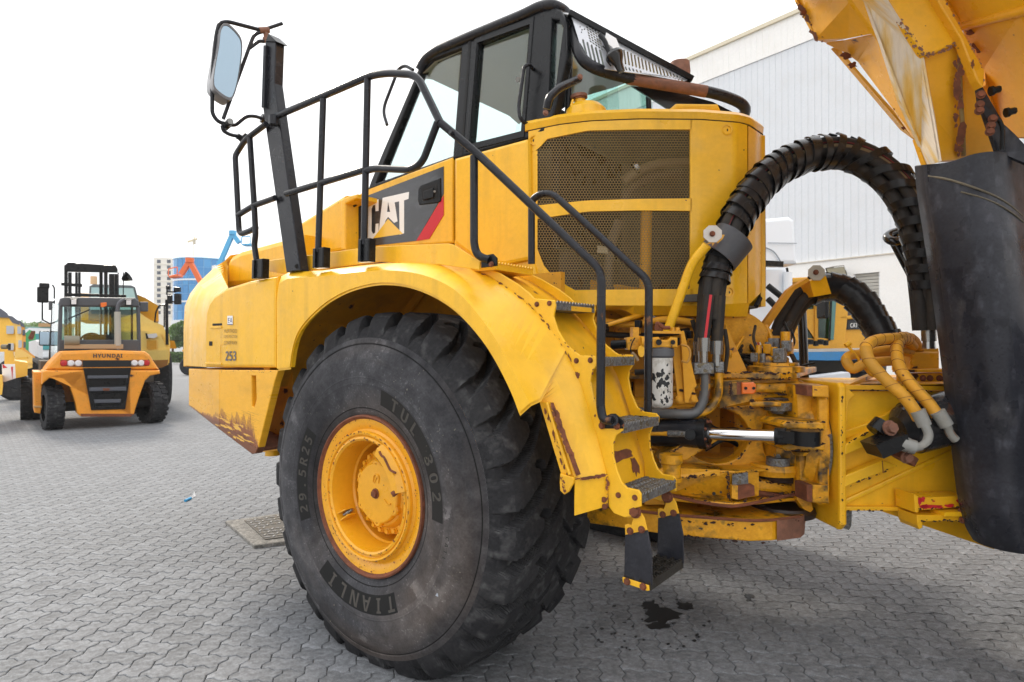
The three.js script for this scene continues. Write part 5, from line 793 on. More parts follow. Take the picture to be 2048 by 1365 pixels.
// ------------------------------------------------------------------ articulation joint, front half
// sheet: outline of [pixel x, pixel y, distance] -> plate with thickness going away from the viewer's side
function sheet(list, t = 0.02, dir = null) {
  const P = list.map(([x, y, d]) => pD(x, y, d)), flat = list.map(([x, y]) => new THREE.Vector2(x, -y)), ccw = THREE.ShapeUtils.area(flat) > 0;
  const tri = THREE.ShapeUtils.triangulateShape(flat, []), n = (dir || FWD).clone().normalize().multiplyScalar(t), B = P.map((p) => p.clone().add(n)), pos = [];
  const T = (a, b, c) => pos.push(a.x, a.y, a.z, b.x, b.y, b.z, c.x, c.y, c.z);
  for (const [a, b, c] of tri) { if (ccw) { T(P[a], P[b], P[c]); T(B[a], B[c], B[b]); } else { T(P[a], P[c], P[b]); T(B[a], B[b], B[c]); } }
  for (let i = 0; i < P.length; i++) { const k = (i + 1) % P.length; if (ccw) { T(P[i], B[i], B[k]); T(P[i], B[k], P[k]); } else { T(P[i], B[k], B[i]); T(P[i], P[k], B[k]); } }
  const g = new THREE.BufferGeometry(); g.setAttribute('position', new THREE.Float32BufferAttribute(pos, 3)); g.computeVertexNormals(); return g;
}
const jd = (l, d) => l.map(([x, y, q]) => [x, y, q ?? d]);
const joint = sub(truck, 'articulation_joint');
{
  // horizontal slabs of the front frame: traced edge line, pushed back
  const slab = (l, d, y0, y1, back = 0.9) => { const p = l.map(([x, y, q]) => { const a = pD(x, y, q ?? d); return V(a.x, 0, a.z); }), far = [p[p.length - 1].clone().add(V(-0.1, 0, -back)), p[0].clone().add(V(0, 0, -back))]; return prism([...p, ...far].map((q) => V(q.x, y0, q.z)), V(0, y1 - y0, 0), 0.008); };
  const yAt = (px, py, d) => pD(px, py, d).y;
  // core tower with a round window in its side
  const c0 = pD(1425, 850, 3.42), c1 = pD(1565, 850, 3.36);
  const circ = (cx, cy, rx, ry, d, n = 24) => Array.from({ length: n }, (_, i) => [cx + Math.cos(i / n * 2 * Math.PI) * rx, cy + Math.sin(i / n * 2 * Math.PI) * ry, d]);
  const tower = [[1340, 812], [1582, 812], [1582, 935], [1340, 945]].map(([x, y]) => pD(x, y, 3.42)), nT = FWD.clone().setY(0).normalize();
  add(joint, 'tower', prism(tower, nT.clone().multiplyScalar(0.1), 0.01, [circ(1434, 872, 66, 56, 3.42).map((q) => pD(...q)), circ(1546, 872, 20, 50, 3.42).map((q) => pD(...q))]), yellowRoughShaded);
  add(joint, 'tower_core', rod(pD(1490, 945, 3.6), pD(1490, 805, 3.6), 0.06, 0.06, 28), yellowRoughShaded);
  add(joint, 'frame_interior', [sheet(jd([[1180, 560], [1420, 600], [1500, 600], [1500, 960], [1180, 1000]], 4.05), 0.05)], yellowIn);
  add(joint, 'frame_rail', [sheet(jd([[1230, 640, 4.0], [1470, 665, 3.75], [1470, 700, 3.75], [1230, 700, 4.0]]), 0.1), sheet(jd([[1240, 748, 3.9], [1450, 750, 3.75], [1450, 760, 3.75], [1240, 758, 3.9]]), 0.2), sheet(jd([[1270, 800, 3.6], [1460, 798, 3.5], [1460, 812, 3.5], [1270, 815, 3.6]]), 0.15)], yellowRoughShaded);
  add(joint, 'inner_wall', sheet(jd([[1270, 755, 3.95], [1440, 755, 3.8], [1440, 935, 3.8], [1270, 935, 3.95]]), 0.05), yellowIn);
  // upper hitch jaw
  add(joint, 'top_plate', slab([[1438, 756, 3.42], [1560, 758, 3.3], [1594, 756, 3.36], [1600, 748, 3.55]], 3.4, yAt(1500, 759, 3.36), yAt(1500, 746, 3.36)), yellowRoughShaded);
  add(joint, 'top_disc', lathe([[0.15, 0], [0.15, 0.03], [0.12, 0.035], [0.12, 0.05], [0, 0.05]], pD(1552, 744, 3.5), V(0, 1, 0), 30), yellowRoughShaded);
  add(joint, 'jaw_box', [sheet(jd([[1440, 762, 3.38], [1502, 760, 3.31], [1503, 802, 3.31], [1596, 800, 3.36], [1596, 812, 3.36], [1440, 817, 3.38]]), 0.3)], yellowRoughShaded);
  add(joint, 'jaw_lip', slab([[1500, 810, 3.31], [1560, 812, 3.28], [1592, 806, 3.36], [1600, 800, 3.5]], 3.3, yAt(1540, 813, 3.31), yAt(1540, 803, 3.31)), yellowRoughShaded);
  add(joint, 'grease_gap', sheet(jd([[1502, 762, 3.38], [1596, 758, 3.42], [1598, 800, 3.44], [1502, 802, 3.38]]), 0.1), yellowRoughShaded);
  add(joint, 'pin_cap', lathe([[0.0, -0.03], [0.03, -0.03], [0.035, -0.015], [0.07, -0.012], [0.075, 0.03], [0, 0.03]], pD(1556, 816, 3.36), V(0, 1, 0), 24), galv);
  add(joint, 'reflector_bracket', sheet(jd([[1462, 767, 3.30], [1498, 764, 3.28], [1498, 788, 3.28], [1462, 791, 3.30]]), 0.03), yellowRoughShaded);
  add(joint, 'reflector_base', sheet(jd([[1474, 765, 3.292], [1486, 764, 3.285], [1486, 789, 3.285], [1474, 790, 3.292]]), 0.004), rustM);
  add(joint, 'orange_reflector', prism(jd([[1485, 766], [1508, 765], [1513, 770], [1513, 784], [1508, 789], [1485, 789]], 3.27).map((q) => pD(...q)), nT.clone().multiplyScalar(0.02), 0.006), orangeLens);
  for (const x of [1492, 1508]) add(joint, 'reflector_screw', rod(pD(x, 777, 3.272), pD(x, 777, 3.262), 0.008), dark);
  add(joint, 'stamped_plate', sheet(jd([[1464, 805, 3.355], [1491, 803, 3.335], [1491, 807, 3.335], [1464, 809, 3.355]]), 0.003), M({ color: 0x6d5a20, roughness: 0.9 }));
  // lower hitch jaw, box with its type plate, rusty stop block
  add(joint, 'lower_box', [sheet(jd([[1335, 938, 3.36], [1440, 942, 3.28], [1456, 945, 3.26], [1518, 938, 3.3], [1518, 992, 3.3], [1462, 1004, 3.26], [1340, 988, 3.36]]), 0.4)], yellowRoughShaded);
  add(joint, 'lower_box_top', slab([[1318, 935, 3.38], [1440, 943, 3.27], [1470, 946, 3.25], [1596, 930, 3.36]], 3.3, yAt(1456, 947, 3.27), yAt(1456, 941, 3.27), 0.8), yellowRoughShaded);
  add(joint, 'type_plate', sheet(jd([[1465, 949, 3.255], [1496, 945, 3.262], [1497, 968, 3.262], [1465, 971, 3.255]]), 0.003), galv);
  add(joint, 'stop_block', sheet(jd([[1466, 974, 3.23], [1500, 970, 3.24], [1509, 972, 3.24], [1510, 992, 3.24], [1476, 1000, 3.23], [1466, 997, 3.23]]), 0.06), rustM);
  add(joint, 'stop_block_side', sheet(jd([[1464, 973, 3.228], [1476, 972, 3.228], [1476, 1000, 3.228], [1464, 997, 3.228]]), 0.05), yellowRoughShaded);
  add(joint, 'box_hole', rod(pD(1428, 988, 3.278), pD(1428, 988, 3.26), 0.009), dark); add(joint, 'box_hole', rod(pD(1442, 985, 3.278), pD(1442, 985, 3.26), 0.006), dark);
  add(joint, 'lower_flange', slab([[1338, 990, 3.34], [1400, 1005, 3.27], [1460, 1012, 3.22], [1475, 1012, 3.22], [1600, 986, 3.34]], 3.3, yAt(1460, 1014, 3.22), yAt(1460, 1006, 3.22), 0.8), yellowRoughShaded);
  add(joint, 'flange_edge', hose([pD(1340, 990, 3.335), pD(1400, 1005, 3.265), pD(1460, 1013, 3.215), pD(1478, 1012, 3.215), pD(1600, 987, 3.335)], 0.009, 20, 6), rustM);
  add(joint, 'lower_disc', lathe([[0.0, -0.03], [0.13, -0.03], [0.14, 0], [0.13, 0.03], [0.05, 0.035], [0.05, 0.06], [0, 0.06]], pD(1548, 936, 3.42), V(0, 1, 0), 28), yellowRoughShaded);
  add(joint, 'pin_puck', [rod(pD(1556, 930, 3.34), pD(1556, 915, 3.34), 0.06, 0.058, 28), rod(pD(1556, 915, 3.34), pD(1556, 908, 3.34), 0.02)], galv);
  // drawbar plate with burnt end
  const D = (x, y, d) => pD(x, y, d), yb = yAt(1500, 1080, 3.2), yt = yAt(1500, 1040, 3.2);
  const dl = [[1175, 1052, 3.5], [1320, 1058, 3.3], [1420, 1072, 3.22], [1500, 1082, 3.17], [1545, 1080, 3.18], [1600, 1070, 3.24], [1608, 1062, 3.3], [1609, 1050, 3.45]];
  add(joint, 'drawbar', slab(dl, 3.2, yb, yt, 1.0), yellowRoughShaded);
  add(joint, 'drawbar_weld', hose(dl.slice(0, 6).map(([x, y, d]) => { const p = pD(x, y, d); return V(p.x, yt + 0.004, p.z); }), 0.008, 20, 6), rustM);
  { const e = [[1553, 1079, 3.182], [1600, 1070, 3.238], [1608, 1062, 3.298], [1609.4, 1050, 3.45]].map(([x, y, d]) => { const p = pD(x, y, d); return p.addScaledVector(FWD.clone().setY(0), -0.003).add(V(0.002, 0, 0)); }); add(joint, 'burnt_end', loft([e.map((p) => V(p.x, yb, p.z)), e.map((p) => V(p.x, yt + 0.002, p.z))], { crease: 0.9 }), rustBare); }
  // linkage arms and ball joint at the left
  add(joint, 'link_arm_upper', prism(jd([[1320, 920], [1330, 908], [1385, 877], [1430, 868], [1440, 880], [1400, 905], [1375, 922], [1340, 928]], 3.3).map((q) => pD(...q)).map((p) => p), nT.clone().multiplyScalar(0.16), 0.01), yellowRoughShaded);
  add(joint, 'link_arm_lower', sheet(jd([[1318, 940, 3.2], [1330, 936, 3.2], [1440, 940, 3.25], [1440, 952, 3.25], [1380, 955, 3.22], [1330, 960, 3.2], [1319, 956, 3.2]]), 0.16), yellowRoughShaded);
  add(joint, 'ball_joint', [lathe([[0.055, -0.11], [0.058, -0.09], [0.05, -0.085], [0.05, -0.02], [0.058, -0.015], [0.06, 0.03], [0, 0.03]], pD(1342, 920, 3.22), V(0, 1, 0), 24)], yellowRoughShaded);
  add(joint, 'joint_nut', [rod(pD(1342, 962, 3.22), pD(1342, 975, 3.22), 0.03, 0.026, 12)], dark);
  add(joint, 'arm_web', sheet(jd([[1300, 900, 3.45], [1325, 905, 3.45], [1325, 990, 3.45], [1330, 1010, 3.45], [1290, 1010, 3.45]]), 0.3), yellowIn);
}
{ // paint lost along the edges of the joint
  const E = [[[1440, 757, 3.415], [1560, 759, 3.295], [1594, 757, 3.355]], [[1440, 746, 3.415], [1560, 747, 3.295], [1594, 746, 3.355]], [[1440, 816, 3.375], [1500, 815, 3.32], [1594, 811, 3.35]], [[1503, 803, 3.305], [1594, 801, 3.355]], [[1320, 937, 3.375], [1440, 945, 3.265], [1470, 948, 3.245], [1594, 932, 3.355]], [[1340, 988, 3.335], [1400, 1002, 3.265], [1460, 1007, 3.215], [1594, 984, 3.335]], [[1320, 1040, 3.295], [1420, 1048, 3.215], [1500, 1052, 3.165], [1600, 1040, 3.235]], [[1320, 1066, 3.295], [1420, 1079, 3.215], [1500, 1087, 3.165], [1548, 1085, 3.175]], [[1462, 767, 3.298], [1462, 791, 3.298]], [[1456, 946, 3.255], [1458, 1002, 3.255]], [[1410, 822, 3.415], [1500, 860, 3.415], [1500, 890, 3.415], [1470, 925, 3.415]], [[1360, 780, 3.295], [1392, 790, 3.295]], [[1330, 912, 3.28], [1385, 880, 3.28], [1430, 870, 3.28]], [[1320, 950, 3.195], [1330, 958, 3.195], [1440, 950, 3.245]]];
  add(joint, 'edge_chips', E.map((l, k) => chips(l.map((q) => pD(...q)), { n: 34, size: 0.0055, spread: 0.006, sd: 200 + k, long: 2 })), M({ map: rustM.map, color: 0x6a605c, roughness: 0.85 }), { kind: 'stuff' });
  const R2 = [[[1514, 787, 0.2], [1560, 788, 0.2], [1590, 794, 0.2]], [[1508, 961, 0.2], [1590, 973, 0.2]], [[1568, 849, 0.46], [1575, 844, 0.46], [1650, 845, 0.46]], [[1568, 860, 0.46], [1650, 860, 0.46]], [[1570, 888, 0.46], [1650, 889, 0.46]], [[1570, 902, 0.46], [1650, 902, 0.46]], [[1694, 782, 0.4], [1880, 783, 0.4]], [[1694, 1022, 0.39], [1830, 1022, 0.39]], [[1690, 890, 0.42], [1752, 858, 0.42]], [[1690, 976, 0.42], [1795, 933, 0.42]], [[1832, 1020, 0.5], [1930, 1014, 0.5]], [[1838, 1042, 0.52], [1930, 1042, 0.52]], [[1684, 780, 0.44], [1684, 1055, 0.44]]];
  add(rframeChipsParent(), 'edge_chips', R2.map((l, k) => chips(l.map(([x, y, z]) => rw(rZ(x, y, z))), { n: 18, size: 0.0045, spread: 0.004, sd: 240 + k, long: 2 })), M({ map: rustM.map, color: 0x6a605c, roughness: 0.85 }), { kind: 'stuff' });
  function rframeChipsParent() { return joint; }
}
// ------------------------------------------------------------------ steering cylinder
{
  const s = sub(truck, 'steering_cylinder'), P = (x, y, z) => pZ(x, y, z), zA = -1.18, zB = -1.30;
  const a = pZ(1230, 862, -1.12), b = pZ(1412, 868, -1.16), c = pZ(1560, 873, -1.2), e = pZ(1612, 876, -1.21), dr = b.clone().sub(a).normalize();
  add(s, 'barrel', rod(a, b, 0.076, 0.076, 36), black); add(s, 'gland', [rod(b.clone().addScaledVector(dr, -0.03), b.clone().addScaledVector(dr, 0.012), 0.082, 0.082, 36), rod(b.clone().addScaledVector(dr, 0.01), b.clone().addScaledVector(dr, 0.022), 0.055, 0.05, 30)], blackPl);
  add(s, 'rod', rod(b, c, 0.031, 0.031, 36), chrome); add(s, 'rod_eye', [rod(c.clone().addScaledVector(dr, -0.02), c.clone().addScaledVector(dr, 0.03), 0.042, 0.042, 20), rod(e.clone().add(V(0, -0.035, 0)), e.clone().add(V(0, 0.035, 0)), 0.065, 0.065, 24), box(c.x, e.x, e.y - 0.03, e.y + 0.03, e.z - 0.05, e.z + 0.05)], blackPl);
  add(s, 'feed_pipe', rod(pZ(1290, 868, -1.02), pZ(1345, 868, -1.02), 0.012), yellowRoughShaded); add(s, 'pipe_union', [rod(pZ(1337, 868, -1.02), pZ(1358, 868, -1.02), 0.017), rod(pZ(1358, 868, -1.02), pZ(1372, 869, -1.02), 0.015)], galv); add(s, 'port', [rod(pZ(1380, 870, -1.02), pZ(1380, 870, -1.12), 0.027, 0.03), rod(pZ(1380, 870, -1.0), pZ(1380, 870, -1.02), 0.016)], blackPl);
  const gb = b.clone().addScaledVector(dr, 0.012), u = V(0, 1, 0), w = dr.clone().cross(u); for (let k = 0; k < 8; k++) { const an = k / 8 * 6.283 + 0.3; add(s, 'gland_bolt', bolt(gb.clone().addScaledVector(u, Math.cos(an) * 0.068).addScaledVector(w, Math.sin(an) * 0.068), dr, 0.007, 0.01), rustM); }
}
// ------------------------------------------------------------------ rear half of the joint and rear frame (rear unit's own axes)
const rframe = sub(truck, 'rear_frame');
{
  const RP = (l, z, t, bev = 0.006, holes = []) => rear(prism(l.map(([x, y]) => rZ(x, y, z)), V(0, 0, -t), bev, holes.map((h) => h.map(([x, y]) => rZ(x, y, z)))));
  const cast = sub(truck, 'hitch_casting'), hy0 = (y) => rZ(1650, y, 0.36).y;
  add(cast, 'body', [RP([[1592, 770], [1664, 770], [1670, 800], [1672, 1000], [1650, 1006], [1604, 990], [1600, 960], [1597, 900], [1595, 830]], 0.30, 0.6, 0.03)], yellowRoughShaded);
  add(cast, 'body_swell', rear(lathe([[0.0, -0.16], [0.18, -0.16], [0.22, -0.06], [0.3, 0.04]], V(0.03, 1.09, 0.06), V(1, 0, 0), 40, 0.6)), yellowRoughShaded);
  add(cast, 'back_plate', rear(prism([V(0.03, hy0(776), 0.34), V(0.03, hy0(800), 0.37), V(0.03, hy0(985), 0.37), V(0.03, hy0(1012), 0.34), V(0.03, hy0(1012), -0.34), V(0.03, hy0(776), -0.34)], V(0.06, 0, 0), 0.015)), yellowRoughShaded);
  const grease = M({ map: pixelsTex(256, (i, j) => { const t = at(N2, i, j) * 0.7 + at(N3, i, j) * 0.3; return [26 + 44 * t, 19 + 26 * t, 15 + 16 * t]; }, true, 3)[0], roughness: 0.45 });
  add(cast, 'grease_collar', lathe([[0.0, -0.02], [0.15, -0.02], [0.16, -0.005], [0.15, 0.012], [0, 0.014]], pD(1552, 797, 3.5), V(0, 1, 0), 32), grease);
  add(cast, 'grease_collar', lathe([[0.0, -0.025], [0.165, -0.025], [0.175, 0.0], [0.165, 0.02], [0, 0.02]], pD(1556, 946, 3.5), V(0, 1, 0), 32), grease);
  add(cast, 'grease_collar', lathe([[0.0, -0.03], [0.17, -0.03], [0.18, 0.0], [0.17, 0.025], [0, 0.025]], pD(1565, 1016, 3.48), V(0, 1, 0), 32), grease);
  // upper and lower arms reaching over the pins
  const arm = (l, z, t) => RP(l, z, t, 0.02);
  add(cast, 'upper_arm', arm([[1512, 768], [1600, 764], [1612, 772], [1614, 800], [1600, 806], [1586, 794], [1560, 787], [1512, 786]], 0.20, 0.4), yellowRoughShaded);
  add(cast, 'lower_arm', arm([[1506, 960], [1540, 962], [1590, 972], [1612, 960], [1612, 1000], [1560, 988], [1510, 984]], 0.20, 0.4), yellowRoughShaded);
  add(cast, 'lower_jaw_rust', arm([[1505, 980], [1560, 990], [1606, 1000], [1600, 1008], [1540, 1000], [1505, 992]], 0.22, 0.4), rustM);
  add(cast, 'eye_plate', RP([[1596, 990], [1624, 1004], [1628, 1020], [1622, 1026], [1608, 1020], [1594, 1000]], 0.26, 0.05), yellowRoughShaded);
  for (const [y0, y1] of [[771, 796], [970, 1008]]) { add(cast, 'stop_lug', RP([[1626, y0], [1658, y0 + 1], [1660, y1], [1626, y1 - 2]], 0.40, 0.14, 0.006), yellowRoughShaded); add(cast, 'worn_stop_face', RP([[1614, y0 + 1], [1626, y0], [1626, y1 - 2], [1615, y1 - 4]], 0.396, 0.12, 0.004), rustM); }
  // clevis for the steering cylinder
  for (const [y0, y1] of [[843, 861], [887, 903]]) { const cl = RP([[1566, y0 + 6], [1575, y0], [1650, y0 + 1], [1652, y1], [1575, y1], [1566, y1 - 6]], 0.46, 0.25, 0.012); add(cast, 'clevis_plate', cl, yellowRoughShaded); }
  add(cast, 'clevis_pin', [rod(rw(rZ(1600, 903, 0.38)), rw(rZ(1600, 911, 0.38)), 0.045, 0.03, 16)], yellowRoughShaded); add(cast, 'clevis_boot', RP([[1612, 863], [1630, 863], [1630, 887], [1612, 887]], 0.42, 0.15, 0.01), dark);
  // swivel ring between casting and frame: dark groove with a toothed silver band
  const xd = V(1, 0, 0);
  add(cast, 'swivel_ring', rear(lathe([[0.30, -0.10], [0.335, -0.03], [0.345, -0.01], [0.345, 0.0], [0.33, 0.003], [0.33, 0.02]], V(0.08, 1.08, 0.04), xd, 64, 0.4)), yellowRoughShaded);
  add(cast, 'swivel_groove', rear(lathe([[0.325, 0.0], [0.325, 0.05]], V(0.08, 1.08, 0.04), xd, 64)), dark);
  { const n = 46; const teeth = []; for (let i = 0; i < n; i++) { const a = -0.62 + i / n * 0.86, y = 1.08 + 0.336 * Math.sin(a), z = 0.04 + 0.336 * Math.cos(a); teeth.push(bar(V(0.082, y, z), V(0.098, y, z), 0.006, 0.005)); } add(cast, 'seal_band', teeth.map((g) => rear(g)), galv, { kind: 'stuff' }); }
  // frame: head plate, side panel with flanges, slanting ribs
  const hy = (y) => rZ(1690, y, 0.42).y;
  add(rframe, 'head_plate', rear(prism([V(0.108, hy(766), 0.40), V(0.108, hy(774), 0.42), V(0.108, hy(1050), 0.42), V(0.108, hy(1063), 0.39), V(0.108, hy(1063), -0.40), V(0.108, hy(766), -0.40)], V(0.04, 0, 0), 0.012)), yellowWorn);
  add(rframe, 'side_panel', RP([[1692, 782], [2040, 784], [2040, 1030], [1692, 1016]], 0.36, 0.03, 0.004), yellow);
  add(rframe, 'bottom_slope', RP([[1730, 1012], [1990, 1012], [1990, 1100], [1930, 1080]], 0.34, 0.03, 0.004), yellowWorn);
  add(rframe, 'top_flange', RP([[1692, 771], [2040, 773], [2040, 783], [1692, 780]], 0.40, 0.8, 0.004), yellowWorn);
  add(rframe, 'bottom_flange', RP([[1692, 1014], [1832, 1015], [1832, 1023], [1692, 1022]], 0.39, 0.76, 0.003), yellowWorn);
  add(rframe, 'head_gusset', RP([[1690, 772], [1712, 790], [1700, 800], [1692, 830]], 0.40, 0.03, 0.004), yellowWorn);
  for (const l of [[[1690, 890], [1752, 857], [1762, 882], [1690, 912]], [[1690, 952], [1768, 921], [1796, 932], [1690, 976]]]) add(rframe, 'rib', RP(l, 0.42, 0.06, 0.008), yellow);
  for (const l of [[[1690, 862], [1740, 845], [1815, 806], [1825, 820], [1750, 858], [1690, 880]], [[1690, 1000], [1905, 900], [1905, 910], [1690, 1012]]]) add(rframe, 'weld_rib', RP(l, 0.375, 0.02, 0.008), yellow);
  add(rframe, 'rib_seam', RP([[1765, 923], [1766, 922], [1768, 946], [1767, 947]], 0.423, 0.004, 0), rustM);
  add(rframe, 'lower_lug', [RP([[1690, 1022], [1706, 1022], [1705, 1052], [1700, 1062], [1690, 1058]], 0.3, 0.1, 0.01)], galv);
  // red-daubed yellow bracket
  const bk = sub(truck, 'lock_bracket');
  add(bk, 'tray', [RP([[1830, 990], [1837, 996], [1935, 993], [1935, 1014], [1838, 1022], [1830, 1018]], 0.5, 0.12, 0.004)], yellowWorn);
  add(bk, 'tray_end', RP([[1829, 989], [1837, 993], [1838, 1026], [1831, 1026]], 0.52, 0.14, 0.003), yellowWorn);
  add(bk, 'lower_tray', RP([[1834, 1031], [1942, 1032], [1942, 1042], [1846, 1044], [1846, 1056], [1840, 1060], [1836, 1052]], 0.52, 0.14, 0.004), yellowWorn);
  add(bk, 'cover_strip', RP([[1890, 1026], [1942, 1024], [1942, 1034], [1890, 1034]], 0.54, 0.1, 0.003), yellow);
  seed(12); for (const [x, y, a, b] of [[1862, 1014, 26, 5], [1922, 1002, 9, 7], [1840, 1004, 4, 9], [1850, 1014, 9, 6], [1868, 1003, 3, 2], [1880, 1015, 8, 4], [1900, 1012, 10, 4], [1930, 998, 10, 6], [1846, 1000, 6, 6]]) add(bk, 'red_paint_patch', RP(Array.from({ length: 12 }, (_, i) => { const t = i / 12 * 6.283, k = rr(0.6, 1.1); return [x + Math.cos(t) * a * k, y + Math.sin(t) * b * k]; }), 0.5022, 0.001, 0), redM);
  for (const [x, y] of [[1924, 1022], [1926, 1040]]) add(bk, 'bracket_bolt', bolt(rw(rZ(x, y, 0.53)), V(0.5, 0, 0.8), 0.014, 0.016), rustM);
  // top box of the frame: deck, valve block with fittings
  add(rframe, 'top_deck', rear(prism([rY(1720, 770, 1.41), rY(1905, 770, 1.41), rY(1905, 752, 1.41), rY(1755, 752, 1.41)], V(0, 0.006, 0), 0)), yellowRoughShaded);
  add(rframe, 'sloped_edge', rear(bar(rZ(1694, 772, 0.38), rZ(1764, 742, -0.1), 0.03, 0.02)), yellowWorn);
  add(rframe, 'cross_rail', [RP([[1812, 748], [1905, 746], [1905, 768], [1812, 766]], 0.2, 0.08, 0.006)], yellowWorn);
  for (const x of [1846, 1860, 1879, 1891]) add(rframe, 'rail_bolt', bolt(rw(rZ(x, 757, 0.205)), V(0.6, 0, 0.8), 0.013, 0.014), rustM);
  add(rframe, 'cross_rail_lip', RP([[1810, 740], [1905, 738], [1905, 745], [1810, 746]], 0.22, 0.1, 0.003), yellowWorn);
  add(rframe, 'valve_block', [RP([[1822, 704], [1880, 704], [1880, 738], [1822, 740]], 0.12, 0.14, 0.008), RP([[1806, 700], [1838, 698], [1838, 740], [1806, 742]], 0.06, 0.1, 0.01), RP([[1838, 698], [1878, 697], [1879, 706], [1838, 707]], 0.1, 0.1, 0.003)], yellowWorn);
  for (const [x, y] of [[1790, 712], [1792, 736], [1802, 742], [1826, 726], [1826, 710]]) add(rframe, 'block_bolt', bolt(rw(rZ(x, y, 0.13)), V(0.6, 0, 0.8), 0.014, 0.014), yellowWorn);
}
// ------------------------------------------------------------------ hoses and pipework
const hoses = sub(truck, 'hydraulic_hoses');
// several strands following one path, each offset from it
function strands(parent, name, path, offs, r, mat) { const n = path.length; for (const [u, v] of offs) { const pts = path.map((p, i) => { const t = path[Math.min(n - 1, i + 1)].clone().sub(path[Math.max(0, i - 1)]).normalize(), s = t.clone().cross(FWD).normalize(); return p.clone().addScaledVector(s, u).addScaledVector(FWD, v); }); add(parent, name, sweep(pts, r, 10), mat); } }
// flat plastic band wound round a bundle: one turn per call
function wrapTurn(path, s0, s1, rad, w, tilt = 0) {
  const curve = new THREE.CatmullRomCurve3(path, false, 'centripetal'), rows = [[], []], n = 30, L = 1 / 200;
  const frame = (t) => { const p = curve.getPointAt(Math.min(0.999, Math.max(0.001, t))), q = curve.getTangentAt(Math.min(0.999, Math.max(0.001, t))); const s = q.clone().cross(FWD).normalize(), d = s.clone().cross(q).normalize(); return { p, q, s, d }; };
  for (let i = 0; i <= n; i++) { const a = i / n * 2 * Math.PI, t = s0 + (s1 - s0) * i / n, f = frame(t), o = f.s.clone().multiplyScalar(Math.cos(a)).addScaledVector(f.d, Math.sin(a)); const wob = 1 + 0.03 * Math.sin(a * 2 + s0 * 90), c = f.p.clone().addScaledVector(f.q, tilt * Math.cos(a)).addScaledVector(o, rad * wob); rows[0].push(c.clone().addScaledVector(f.q, -w / 2).addScaledVector(o, 0.006)); rows[1].push(c.clone().addScaledVector(f.q, w / 2).addScaledVector(o, -0.005)); }
  const out = rows.map((r, k) => r.map((p, i) => { const a = i / n * 2 * Math.PI, f = frame(s0 + (s1 - s0) * i / n), o = f.s.clone().multiplyScalar(Math.cos(a)).addScaledVector(f.d, Math.sin(a)); return p.clone().addScaledVector(o, 0.005); }));
  return loft([rows[0], out[0], out[1], rows[1], rows[0]], { crease: 0.5 });
}
function wrapTurnThin(cv, t, r) { const p = cv.getPointAt(t), q = cv.getTangentAt(t), s = q.clone().cross(FWD).normalize(), d = s.clone().cross(q), pts = []; for (let i = 0; i <= 20; i++) { const a = i / 20 * 6.283; pts.push(p.clone().addScaledVector(s, Math.cos(a) * r).addScaledVector(d, Math.sin(a) * r).addScaledVector(q, Math.cos(a) * 0.012)); } return sweep(pts, 0.0012, 5, false); }
